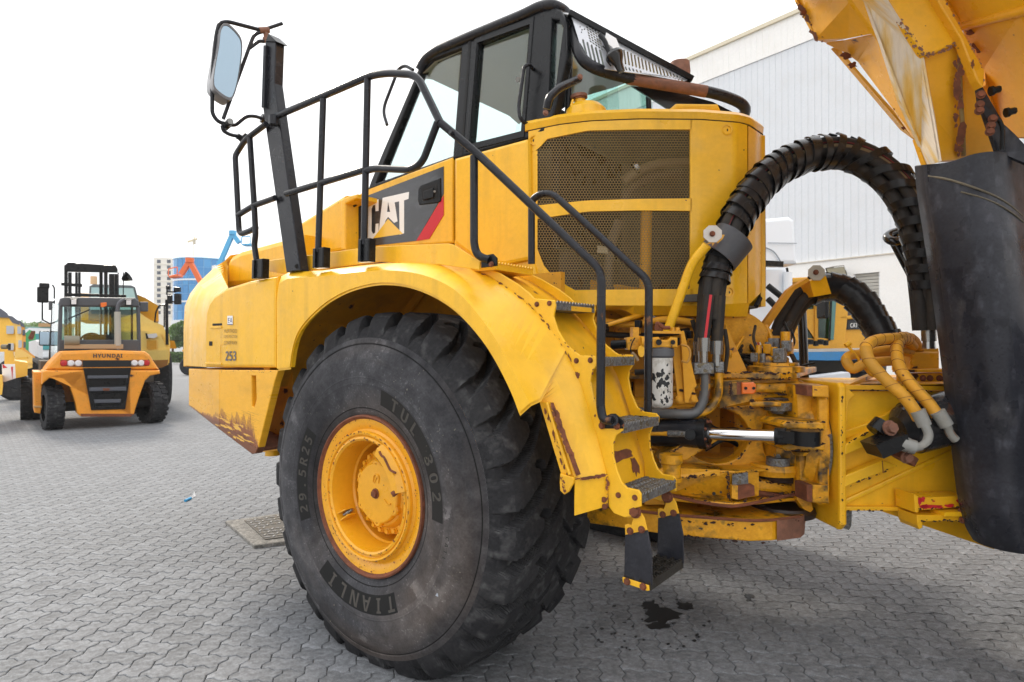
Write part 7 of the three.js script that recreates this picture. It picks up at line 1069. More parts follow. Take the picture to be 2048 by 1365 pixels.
  Ls.forEach(([lx, ly], j) => { const t = (ly - 331) / (1083 - 331); rows.push(cols.map(([o, d0], i) => pD(lx + o * (1 - t * 0.12), tps[i] + (bot[i] - tps[i]) * t, d0 - (i > 0 && i < 6 ? 0.01 * Math.sin(t * 5) : 0)))); });
  const dense = rows.map((r) => spline(r, 28)), cols2 = []; for (let i = 0; i < dense[0].length; i++) cols2.push(spline(dense.map((r) => r[i]), 40)); const grid = cols2[0].map((_, j) => cols2.map((c) => c[j]));
  add(fl, 'rubber_sheet', shell(grid, FWD.clone().setY(0).multiplyScalar(0.016), { crease: 0.9 }), rubberFlap);
  const on = (px, py) => { let best = null, bd = 1e9; for (const r of grid) for (const p of r) { const q = p.clone().sub(EYE), dd = q.dot(FWD), sx = 1024 + FOC * q.dot(camR) / dd, sy = 682.5 - FOC * q.dot(camU) / dd, e = (sx - px) ** 2 + (sy - py) ** 2; if (e < bd) { bd = e; best = dd; } } return pD(px, py, best - 0.002); };
  const ridge = M({ color: 0x5d5648, roughness: 0.8 });
  add(fl, 'worn_crease', hose([[1858, 352], [1900, 360], [1950, 376], [1990, 392], [2020, 410], [2045, 432]].map(([x, y]) => on(x, y)), (t) => 0.006 - 0.002 * t, 40, 8), ridge);
  add(fl, 'worn_crease', hose([[1922, 384], [1960, 394], [1995, 408], [2025, 426], [2048, 445]].map(([x, y]) => on(x, y)), 0.004, 40, 8), ridge);
  // rear axles on the near side, outside the frame of the photograph but standing there
  const wl = makeWheel(truck, V(0, 0.852, 0), false, 1); wl.name = 'rear_wheel'; truck.updateWorldMatrix(true, false);
  const setW = (w, lx, lz) => { const m = truck.matrixWorld.clone().invert().multiply(RM).multiply(new THREE.Matrix4().makeTranslation(lx, 0.852, lz)); m.decompose(w.position, w.quaternion, w.scale); };
  setW(wl, 1.75, 1.62); const w2 = wl.clone(); w2.name = 'rear_wheel_001'; truck.add(w2); setW(w2, 3.7, 1.62);
  add(rframe, 'chassis_rail', rear(box(1.2, 5.6, 0.9, 1.4, -0.4, 0.33)), yellowWorn);
}
// ------------------------------------------------------------------ warehouse on the right
{
  const wd = V(-Math.cos(14.85 * Math.PI / 180), 0, -Math.sin(14.85 * Math.PI / 180)), P0 = pD(1703, 692, 17.3).setY(0), nW = V(0, 1, 0).cross(wd).normalize(); if (nW.dot(EYE.clone().sub(P0)) < 0) nW.negate();
  const wl = (x, y, o = 0) => hit(x, y, P0.clone().addScaledVector(nW, o), nW), s = (x, y) => wl(x, y).sub(P0).dot(wd), at2 = (a, y, o = 0) => P0.clone().addScaledVector(wd, a).addScaledVector(nW, o).setY(y);
  const w = thing('warehouse', 'white and pale grey ribbed metal warehouse with roller shutter', 'building', P0.toArray());
  const yTop = wl(1490, 73).y, yMid = wl(1520, 121).y, yLow = wl(1703, 519).y, a0 = -9, a1 = 34;
  const cladM = M({ map: paintTex([240, 242, 245], { dirt: 0.06, chips: 0, rust: 0 }), roughness: 0.6 }), whiteM = M({ map: paintTex([240, 239, 236], { dirt: 0.05, chips: 0, rust: 0 }), roughness: 0.75 });
  const ribs = (y0, y1, o, pitch, depth, mat, name) => { const r0 = [], r1 = []; for (let a = a0; a < a1; a += pitch) for (const [t, d] of [[0, 0], [0.80, 0], [0.84, depth], [0.96, depth]]) { r0.push(at2(a + t * pitch, y0, o + d)); r1.push(at2(a + t * pitch, y1, o + d)); } add(w, name, loft([r0, r1], { crease: 0.3 }), mat); };
  ribs(yLow, yMid, 0.02, 0.2, -0.011, M({ map: cladM.map, color: 0xe5e7e9, roughness: 0.6 }), 'grey_cladding'); ribs(yMid, yTop, 0.05, 0.2, -0.01, whiteM, 'white_cladding');
  add(w, 'parapet_trim', bar(at2(a0, yTop + 0.03, 0.05), at2(a1, yTop + 0.03, 0.05), 0.14, 0.12), M({ color: 0xd8cfb8, roughness: 0.8 }));
  const sx0 = s(1710, 600), sx1 = s(1764, 600), sy = wl(1735, 547).y;                                        // shutter opening
  const lo = Math.min(sx0, sx1), hi = Math.max(sx0, sx1);
  const wall = (x0, x1, y0, y1) => prism([at2(x0, y0, 0.1), at2(x1, y0, 0.1), at2(x1, y1, 0.1), at2(x0, y1, 0.1)], nW.clone().multiplyScalar(-0.3), 0);
  add(w, 'base_wall', [wall(a0, lo, 0, yLow + 0.02), wall(hi, a1, 0, yLow + 0.02), wall(lo, hi, sy, yLow + 0.02)], whiteM);
  add(w, 'wall_coping', bar(at2(a0, yLow + 0.03, 0.08), at2(a1, yLow + 0.03, 0.08), 0.12, 0.03), M({ color: 0xcfc8ba, roughness: 0.8 }));
  const sh = M({ color: 0xb9b6ae, roughness: 0.6 }); const nS = 40; for (let i = 0; i < nS; i++) { const y0 = sy * i / nS, y1 = sy * (i + 1) / nS; add(w, 'shutter_slat', prism([at2(lo, y0 + 0.004, -0.02), at2(hi, y0 + 0.004, -0.02), at2(hi, y1 - 0.006, -0.02), at2(lo, y1 - 0.006, -0.02)], nW.clone().multiplyScalar(0.035), 0.012), sh); }
  add(w, 'shutter_back', prism([at2(lo, 0, -0.1), at2(hi, 0, -0.1), at2(hi, sy, -0.1), at2(lo, sy, -0.1)], nW.clone().multiplyScalar(0.02), 0), sh);
  for (const a of [lo, hi]) add(w, 'shutter_guide', bar(at2(a, 0, 0.02), at2(a, sy, 0.02), 0.08, 0.1, nW), white);
  add(w, 'roof', prism([at2(a0, yTop - 0.1, 0), at2(a1, yTop - 0.1, 0), at2(a1, yTop - 0.1, -25), at2(a0, yTop - 0.1, -25)], V(0, -0.2, 0), 0), cladM);
  // floodlight above the shutter
  const f = wl(1676, 541, 0.5), fl = thing('floodlight', 'small grey floodlight mounted on the white warehouse wall', 'floodlight', f.toArray());
  const dn = nW.clone().add(V(0, -0.7, 0)).normalize(), ux = wd.clone(), uy = dn.clone().cross(ux).normalize(), q = (a, b, c) => f.clone().addScaledVector(ux, a).addScaledVector(uy, b).addScaledVector(dn, c);
  add(fl, 'housing', loft([[q(-0.26, -0.16, 0.1), q(0.26, -0.16, 0.1), q(0.26, 0.16, 0.1), q(-0.26, 0.16, 0.1)], [q(-0.14, -0.08, -0.12), q(0.14, -0.08, -0.12), q(0.14, 0.08, -0.12), q(-0.14, 0.08, -0.12)]], { closed: true, crease: 0.3 }), M({ color: 0x6d6a62, roughness: 0.6 }));
  add(fl, 'lens', prism([q(-0.23, -0.13, 0.09), q(0.23, -0.13, 0.09), q(0.23, 0.13, 0.09), q(-0.23, 0.13, 0.09)], dn.clone().multiplyScalar(-0.02), 0), M({ color: 0xb9b39c, roughness: 0.2 }));
  add(fl, 'bracket', bar(f.clone().addScaledVector(nW, -0.48), f.clone().addScaledVector(nW, 0), 0.06, 0.06), M({ color: 0x55534e, roughness: 0.6 }));
}
// ------------------------------------------------------------------ white tractor unit behind the cowl
{
  const D = 10.6, o = pD(1560, 692, D).setY(0), t = thing('semi_truck', 'white semi truck cab with tall roof fairing beside the warehouse', 'truck', o.toArray());
  const wm = M({ color: 0xe4e9ef, roughness: 0.35, clearcoat: 0.5 }), P = (x, y, d = D) => pD(x, y, d), back = FWD.clone().setY(0).normalize().multiplyScalar(2.3);
  add(t, 'roof_fairing', prism([[1470, 446], [1536, 437], [1580, 433], [1590, 440], [1592, 470], [1596, 528], [1470, 528]].map(([x, y]) => P(x, y)), back, 0.06), wm);
  add(t, 'cab_side', prism([[1470, 534], [1576, 534], [1580, 560], [1584, 640], [1584, 790], [1470, 790]].map(([x, y]) => P(x, y, D - 0.02)), back, 0.05), wm);
  add(t, 'fairing_seam', bar(P(1536, 486, D - 0.04), P(1594, 487, D - 0.04), 0.012, 0.012), M({ color: 0x9aa0a8, roughness: 0.6 }));
  add(t, 'door_curve', tube([P(1530, 495, D - 0.03), P(1548, 502, D - 0.03), P(1560, 520, D - 0.03), P(1566, 534, D - 0.03)], 0.01, 0.1, 6), M({ color: 0x8a9098, roughness: 0.6 }));
  add(t, 'mirror_arm', bar(P(1526, 527, D - 0.25), P(1566, 529, D - 0.25), 0.06, 0.09), blackPl); add(t, 'window', prism([[1500, 545], [1530, 543], [1530, 600], [1500, 600]].map(([x, y]) => P(x, y, D - 0.06)), back.clone().setLength(0.02), 0), M({ color: 0x2b3740, roughness: 0.08 }));
  for (const [a, b] of [[[1536, 572], [1576, 604]], [[1536, 598], [1562, 624]]]) add(t, 'air_line', rod(P(a[0], a[1], D - 0.4), P(b[0], b[1], D - 0.4), 0.05), blackPl);
  add(t, 'step_pole', rod(P(1576, 545, D - 0.1), P(1577, 770, D - 0.1), 0.07), wm); add(t, 'hook', tube([P(1574, 536, D - 0.12), P(1576, 546, D - 0.12), P(1577, 556, D - 0.12)], 0.02, 0.02, 6), blackPl);
  const wr = pD(1515, 800, D); add(t, 'wheel', lathe([[0.0, 0.0], [0.28, 0.0], [0.3, 0.04], [0.5, 0.03], [0.52, -0.05], [0.52, -0.3], [0.3, -0.3]], V(wr.x, 0.52, wr.z), FWD.clone().negate().setY(0).normalize(), 32), rubber);
}
// ------------------------------------------------------------------ yellow crane carrier with blue deck
{
  const D = 12.4, o = pD(1660, 692, D).setY(0), t = thing('mobile_crane', 'yellow crane cab on a blue carrier deck in front of the shutter', 'mobile crane', o.toArray());
  const ym = M({ map: paintTex([214, 158, 46], { dirt: 0.25, chips: 40, rust: 3 }), roughness: 0.6 }), P = (x, y, d = D) => pD(x, y, d), bk = (l) => FWD.clone().setY(0).normalize().multiplyScalar(l), g1 = [[1613, 625], [1628, 623], [1629, 678], [1614, 676]], g2 = [[1637, 590], [1661, 588], [1659, 678], [1638, 676]], g3 = [[1612, 596], [1630, 594], [1629, 618], [1610, 620]];
  add(t, 'cab_shell', prism([[1586, 560], [1700, 555], [1700, 600], [1690, 700], [1584, 700], [1584, 640], [1600, 636]].map(([x, y]) => P(x, y)), bk(1.3), 0.03, [g1, g2, g3].map((l) => l.map(([x, y]) => P(x, y)))), ym);
  for (const l of [g1, g2, g3]) add(t, 'window_pane', prism(l.map(([x, y]) => P(x, y, D + 0.03)), bk(0.01), 0), glassGreen);
  add(t, 'door_post', bar(P(1634, 590, D - 0.02), P(1633, 690, D - 0.02), 0.05, 0.05), ym); add(t, 'door_edge', bar(P(1663, 585, D - 0.02), P(1659, 682, D - 0.02), 0.05, 0.03), blackPl);
  add(t, 'side_window', prism([[1663, 588], [1674, 588], [1668, 680], [1661, 680]].map(([x, y]) => P(x, y, D - 0.03)), bk(0.02), 0), M({ color: 0x4f7a74, roughness: 0.1 }));
  add(t, 'roof_box', prism([[1586, 556], [1694, 550], [1694, 560], [1586, 565]].map(([x, y]) => P(x, y, D - 0.1)), bk(1.5), 0.02), ym);
  add(t, 'mirror', rbox(-0.14, 0.14, -0.2, 0.2, -0.04, 0.04, 0.05).applyMatrix4(new THREE.Matrix4().makeRotationY(YAW - Math.PI / 2).setPosition(...P(1646, 617, D - 0.5).toArray())), blackPl); add(t, 'mirror_arm', rod(P(1646, 617, D - 0.45), P(1632, 610, D), 0.02), blackPl);
  add(t, 'engine_box', prism([[1682, 640], [1760, 636], [1760, 700], [1682, 700]].map(([x, y]) => P(x, y, D + 0.1)), bk(1.4), 0.03), ym);
  add(t, 'engine_band', prism([[1684, 640], [1756, 638], [1756, 658], [1684, 660]].map(([x, y]) => P(x, y, D + 0.07)), bk(0.04), 0), M({ color: 0x23262c, roughness: 0.5 }));
  { const [c, x] = canvas(256, 96); x.fillStyle = '#23262c'; x.fillRect(0, 0, 256, 96); x.fillStyle = '#e2e2dd'; x.font = 'bold 74px sans-serif'; x.fillText('CAT', 40, 76, 130); const m = add(t, 'maker_mark', loft([[P(1696, 659, D + 0.06), P(1726, 658, D + 0.06)], [P(1696, 643, D + 0.06), P(1726, 642, D + 0.06)]]), new THREE.MeshStandardMaterial({ map: texOf(c), roughness: 0.5 }), { ownUV: true }); }
  add(t, 'top_rail', prism([[1680, 632], [1730, 631], [1730, 638], [1680, 639]].map(([x, y]) => P(x, y, D)), bk(0.3), 0.02), ym);
  add(t, 'exhaust', [rod(P(1695, 636, D + 0.4), P(1695, 622, D + 0.4), 0.09), rod(P(1695, 622, D + 0.4), P(1695, 612, D + 0.4), 0.075)], M({ color: 0x4c4c50, roughness: 0.4, metalness: 0.5 }));
  add(t, 'boom_foot', rod(P(1584, 637, D - 0.3), P(1600, 639, D - 0.3), 0.07), ym); for (let i = 0; i < 3; i++) add(t, 'step_rib', bar(P(1588, 650 + i * 12, D - 0.2), P(1606, 662 + i * 12, D - 0.2), 0.06, 0.05), ym);
  for (const [x, y, r] of [[1620, 690, 0.07], [1632, 693, 0.05], [1642, 690, 0.06], [1652, 692, 0.05], [1612, 694, 0.05]]) add(t, 'valve', lathe([[0, 0], [r, 0.01], [r, 0.1], [0, 0.11]], P(x, y, D - 0.35), V(0, 1, 0), 14), blackPl);
  add(t, 'deck_top', prism([[1570, 700], [1780, 697], [1780, 702], [1570, 705]].map(([x, y]) => P(x, y, D - 0.6)), bk(2.6), 0), M({ color: 0xb9b4ac, roughness: 0.8 }));
  add(t, 'blue_deck', prism([[1570, 705], [1780, 702], [1780, 719], [1660, 722], [1570, 720]].map(([x, y]) => P(x, y, D - 0.6)), bk(2.6), 0.01), M({ map: paintTex([50, 128, 188], { dirt: 0.2, chips: 30, rust: 0 }), roughness: 0.5 }));
  add(t, 'underbody', prism([[1575, 722], [1775, 722], [1770, 770], [1580, 770]].map(([x, y]) => P(x, y, D)), bk(1.6), 0), ironGrey);
  for (const x of [1600, 1650, 1735]) { const c = P(x, 770, D - 0.3); add(t, 'wheel', lathe([[0, 0.02], [0.26, 0.02], [0.28, 0.06], [0.5, 0.04], [0.55, -0.05], [0.55, -0.35]], V(c.x, 0.55, c.z), FWD.clone().negate().setY(0).normalize(), 30), rubber); }
  add(t, 'aluminium_rail', prism([[1560, 762], [1700, 745], [1702, 751], [1702, 757], [1560, 775]].map(([x, y]) => P(x, y, D - 1.2)), bk(0.3), 0.01), M({ color: 0xd0d4da, roughness: 0.5 }));
}
// ------------------------------------------------------------------ forklift seen from behind
const orangeY = M({ map: paintTex([226, 146, 34], { dirt: 0.3, chips: 160, rust: 12, size: 1.2 }), roughness: 0.55, clearcoat: 0.15 });
{
  const fw = V(-0.972, 0, -0.236), o = V(-11.55, 0, -2.82), turn = Math.atan2(-fw.x, -fw.z), mt = new THREE.Matrix4().makeRotationY(turn).setPosition(o), mi = mt.clone().invert();
  const t = thing('forklift', 'orange yellow diesel forklift with black mast parked on the paving', 'forklift', o.toArray());
  const L = (x, y, z = 0) => { const e = EYE.clone().applyMatrix4(mi), d = ray(x, y).transformDirection(mi); return e.addScaledVector(d, (z - e.z) / d.z); };       // local point on the plane z (z to the rear)
  const A = (name, geos, mat, op) => add(t, name, [].concat(geos).map((g) => clean(g).applyMatrix4(mt)), mat, op), pr = (l, z, th, bev = 0.02, holes = []) => prism(l.map(([x, y]) => L(x, y, z)), V(0, 0, -th), bev, holes.map((h) => h.map(([x, y]) => L(x, y, z))));
  // counterweight: upper hump, skirt with wheel arches and black ladder
  A('counterweight', [pr([[113, 712], [121, 703], [205, 700], [290, 703], [299, 710], [312, 730], [319, 740], [88, 741], [98, 727]], 0.25, 1.2, 0.06)], orangeY);
  A('skirt', [pr([[84, 744], [90, 741], [319, 741], [320, 748], [300, 752], [290, 762], [278, 795], [270, 820], [268, 829], [262, 833], [160, 833], [154, 828], [150, 805], [140, 775], [124, 760], [98, 757], [88, 765], [83, 770]], 0.3, 1.1, 0.03, [[[174, 744], [254, 744], [246, 817], [184, 818]]])], orangeY);
  A('ladder_frame', [pr([[166, 737], [262, 736], [250, 819], [182, 821]], 0.33, 0.1, 0.01, [[[176, 756], [254, 754], [250, 772], [180, 774]], [[186, 788], [243, 787], [240, 812], [191, 814]]])], blackPl);
  A('ladder_shade_back', pr([[172, 742], [257, 742], [247, 816], [186, 816]], 0.312, 0.05, 0), blackPl);  // black plate: shade of the recess behind the steps put into its colour
  const stepM = M({ color: 0x4a4d55, roughness: 0.5 }); A('ladder_step', [pr([[174, 752], [256, 751], [255, 757], [175, 758]], 0.36, 0.1, 0.01)], stepM); A('ladder_step', [pr([[178, 776], [252, 774], [252, 782], [178, 783]], 0.37, 0.12, 0.01)], stepM); A('ladder_step', [pr([[187, 800], [242, 799], [240, 806], [189, 807]], 0.37, 0.12, 0.01)], stepM); A('ladder_rust', [pr([[205, 777], [219, 777], [218, 782], [206, 782]], 0.372, 0.01, 0)], rustM);
  A('grille_slot', pr([[165, 721], [262, 721], [262, 734], [165, 735]], 0.256, 0.03, 0), dark);
  A('lower_rust', pr([[160, 828], [266, 828], [262, 834], [162, 834]], 0.31, 0.02, 0.004), rustM);
  for (const [x, m, n] of [[127, redLens, 'tail_lamp'], [141, whiteLens, 'reverse_lamp'], [156, whiteLens, 'reverse_lamp'], [268.5, whiteLens, 'reverse_lamp'], [282, whiteLens, 'reverse_lamp'], [293, redLens, 'tail_lamp']]) A(n, lathe([[0.0, 0.03], [0.045, 0.025], [0.06, 0.0]], L(x, 727 - (x > 200 ? 0.5 : 0), 0.255), V(0, 0, 1), 20), m);
  A('lamp_strip', [pr([[120, 720], [165, 720], [165, 735], [122, 733]], 0.254, 0.02, 0.004), pr([[262, 720], [299, 720], [298, 732], [262, 735]], 0.254, 0.02, 0.004)], M({ color: 0x7a4a20, roughness: 0.6 }));
  { const [c, x] = canvas(512, 96); x.fillStyle = '#000'; x.fillRect(0, 0, 512, 96); x.fillStyle = '#fff'; x.font = 'bold 84px sans-serif'; x.textAlign = 'center'; x.fillText('HYUNDAI', 256, 78, 500); const m = new THREE.MeshStandardMaterial({ color: 0x2d2c30, alphaMap: texOf(c, false), transparent: true, roughness: 0.5 }); const q = [[174, 718], [255, 718], [255, 706], [174, 706]].map(([a, b]) => L(a, b, 0.256)); A('maker_lettering', loft([[q[0], q[1]], [q[3], q[2]]]), m, { ownUV: true }); }
  // wheels: rear pair steered, front pair
  const tyre = (c, r, w, turn2, seg = 40) => { const prof = [[r * 0.45, w * 0.3], [r * 0.62, w * 0.42], [r * 0.7, w * 0.5], [r * 0.92, w * 0.48], [r, w * 0.36], [r, -w * 0.36], [r * 0.92, -w * 0.48], [r * 0.6, -w * 0.48]], dir = V(Math.cos(turn2), 0, -Math.sin(turn2)), geos = [lathe(prof, c, dir, seg)]; for (let i = 0; i < 22; i++) { const a = i / 22 * 6.283; for (const s of [-1, 1]) { const ax = dir.clone(), up = V(0, 1, 0), sd = ax.clone().cross(up), p = c.clone().addScaledVector(up, Math.cos(a + (s > 0 ? 0.14 : 0)) * r).addScaledVector(sd, Math.sin(a + (s > 0 ? 0.14 : 0)) * r); geos.push(bar(p.clone().addScaledVector(ax, s * w * 0.08), p.clone().addScaledVector(ax, s * w * 0.47), r * 0.16, 0.03, p.clone().sub(c).normalize())); } } return geos; };
  const rl = L(104, 815, -0.15), rr_ = L(306, 802, -0.15), R0 = 0.42;
  const wheel = (x, z, tn, r, w) => { const g = sub(t, 'wheel', V(x, r, z).applyMatrix4(mt)); add(g, 'tyre', tyre(V(x, r, z), r, w, tn).map((q) => clean(q).applyMatrix4(mt)), rubber); add(g, 'rim', lathe([[0.0, w * 0.15], [r * 0.3, w * 0.15], [r * 0.45, w * 0.34], [r * 0.5, w * 0.3]], V(x, r, z), V(Math.cos(tn) * (x < 0 ? -1 : 1), 0, -Math.sin(tn) * (x < 0 ? -1 : 1)), 28).applyMatrix4(mt), blackPl); };
  wheel(rl.x, -0.15, 0.12, R0, 0.29); wheel(rr_.x - 0.03, -0.15, 0.3, R0, 0.30); wheel(rl.x - 0.28, -2.5, 0, 0.45, 0.4); wheel(rr_.x - 0.12, -2.5, 0, 0.45, 0.4);
  A('rear_axle', rod(V(rl.x, R0, -0.15), V(rr_.x, R0, -0.15), 0.09), dark);
  A('side_step', [pr([[66, 744], [84, 744], [84, 812], [80, 828], [68, 826]], -0.4, 1.2, 0.02)], orangeY); A('step_edge', pr([[67, 812], [83, 812], [83, 816], [67, 816]], -0.38, 0.3, 0.004), M({ color: 0xc9a06a, roughness: 0.7 }));
  A('chassis', [box(-0.75, 0.75, 0.4, 1.1, -2.6, -0.6)], orangeY); A('chassis_side', box(-1.0, 1.0, 0.55, 1.3, -2.3, -0.9), ironGrey);
  // cab
  const gm = M({ color: 0x47484c, roughness: 0.5 });
  A('roof_beam', [pr([[117, 606], [120, 597], [130, 594], [270, 596], [277, 602], [279, 614], [272, 614], [124, 613], [118, 618]], -0.35, 0.25, 0.03)], gm); A('roof', pr([[125, 598], [270, 599], [270, 603], [125, 602]], -0.4, 1.5, 0.02), gm);
  A('rear_pillar', pr([[117, 612], [125, 612], [122, 718], [114, 720]], -0.38, 0.15, 0.02), gm); A('rear_pillar', pr([[273, 612], [280, 612], [282, 706], [276, 706]], -0.38, 0.15, 0.02), gm);
  A('front_pillar', [pr([[103, 604], [110, 600], [106, 720], [96, 730]], -1.7, 0.12, 0.02)], blackPl); A('front_pillar', pr([[262, 605], [266, 605], [266, 700], [262, 700]], -1.7, 0.12, 0.02), blackPl);
  A('rear_sill', pr([[118, 680], [278, 680], [278, 703], [116, 703]], -0.36, 0.1, 0.015), gm);
  A('rear_pane', pr([[124, 613], [274, 614], [277, 681], [121, 681]], -0.42, 0.006, 0), glass); A('door_pane', prism([L(119, 614, -0.45), L(119, 714, -0.45), L(100, 716, -1.6), L(108, 606, -1.6)], V(0.006, 0, 0), 0), glass); A('front_pane', pr([[112, 608], [264, 609], [266, 690], [108, 690]], -1.72, 0.006, 0), glass);
  A('seat', [rbox(-0.28, 0.28, 1.35, 1.85, -1.15, -1.0, 0.06), rbox(-0.28, 0.28, 1.25, 1.38, -1.6, -1.0, 0.05)], dark); A('steering_wheel', new THREE.TorusGeometry(0.19, 0.02, 8, 24).rotateX(0.6).translate(-0.1, 1.72, -1.55), dark);
  A('wiper', rod(L(136, 638, -0.4), L(178, 620, -0.4), 0.012), dark);
  for (const [x, y] of [[147, 604], [257, 605]]) { A('work_lamp', pr([[x - 7, y - 6], [x + 7, y - 6], [x + 7, y + 7], [x - 7, y + 7]], -0.3, 0.1, 0.015), blackPl); A('work_lamp_lens', pr([[x - 5, y - 4], [x + 5, y - 4], [x + 5, y + 5], [x - 5, y + 5]], -0.296, 0.02, 0.004), whiteLens); }
  A('beacon', [pr([[201, 606], [213, 605], [213, 612], [206, 615], [201, 614]], -0.26, 0.1, 0.01)], orangeLens);
  A('exhaust_shield', [rod(L(235, 692, -0.2), L(234, 624, -0.2), 0.062, 0.058, 20)], M({ color: 0xa8a49a, roughness: 0.5, metalness: 0.4 })); A('exhaust_pipe', tube([L(234, 626, -0.2), L(235, 612, -0.2), L(240, 604, -0.2), L(248, 600, -0.2)], 0.04, 0.08), M({ color: 0x55555a, roughness: 0.5, metalness: 0.4 })); A('exhaust_foot', rod(L(236, 700, -0.2), L(236, 688, -0.2), 0.05), galv);
  A('air_cleaner', rod(L(128, 682, -0.2), L(158, 682, -0.2), 0.1, 0.1, 24), M({ color: 0x7c7868, roughness: 0.6 })); A('wood_board', pr([[128, 689], [246, 689], [246, 698], [128, 698]], -0.15, 0.06, 0.005), M({ color: 0xa08a6c, roughness: 0.9 }));
  A('side_mirror', [rbox(-0.1, 0.1, -0.17, 0.17, -0.03, 0.03, 0.04).translate(...L(85, 590, -1.8).toArray())], blackPl); A('side_mirror', rbox(-0.09, 0.09, -0.06, 0.06, -0.04, 0.04, 0.03).translate(...L(88, 572, -1.8).toArray()), blackPl); A('mirror_stem', [tube([L(84, 604, -1.8), L(84, 640, -1.8), L(100, 648, -1.8)], 0.015, 0.04, 6), tube([L(108, 598, -1.8), L(108, 576, -1.8), L(104, 570, -1.8)], 0.014, 0.03, 6)], blackPl);
  A('door_mirror', rbox(-0.1, 0.1, -0.16, 0.16, -0.03, 0.03, 0.05).translate(...L(89, 677, -1.9).toArray()), blackPl); A('door_mirror_glass', rbox(-0.085, 0.085, -0.14, 0.14, -0.005, 0.005, 0.004, 1).translate(...L(89, 677, -1.866).toArray()), mirrorM);
  A('fuse_box', pr([[279, 604], [296, 604], [296, 623], [279, 623]], -0.5, 0.2, 0.015), gm); A('fuse_box', pr([[97, 602], [104, 602], [104, 620], [97, 620]], -0.9, 0.2, 0.015), gm);
  // mast beyond the cab
  const mz = -2.6, up = (x0, x1, y0) => pr([[x0, y0], [x1, y0], [x1, 720], [x0, 720]], mz, 0.14, 0.01);
  for (const [a, b, y0] of [[128, 135, 530], [136, 143, 545], [150, 155, 545], [156, 161, 545], [200, 203, 545], [208, 215, 530], [218, 228, 548], [229, 235, 548]]) A('mast_rail', up(a, b, y0), blackPl);
  A('mast_crossbar', [pr([[128, 532], [135, 525], [146, 525], [152, 527], [218, 531], [230, 530], [235, 538], [235, 545], [128, 543]], mz + 0.03, 0.16, 0.015)], blackPl); A('mast_crossbar', pr([[160, 527], [206, 530], [206, 534], [160, 531]], mz + 0.02, 0.1, 0.005), blackPl);
  A('mast_crossbar', pr([[122, 565], [164, 568], [164, 574], [122, 571]], mz + 0.02, 0.12, 0.01), blackPl); A('mast_crossbar', pr([[130, 586], [252, 590], [252, 595], [130, 592]], mz + 0.02, 0.14, 0.01), blackPl);
  A('horn_lamp', lathe([[0.03, 0], [0.07, 0.05], [0.12, 0.16], [0.13, 0.17]], L(244, 560, mz), V(0.7, 0.5, 0.4), 16), blackPl);
  for (const x of [199, 204, 236, 246]) A('mast_chain', rod(L(x, 545, mz + 0.03), L(x, 600, mz + 0.03), 0.012, 0.012, 6), dark);
}
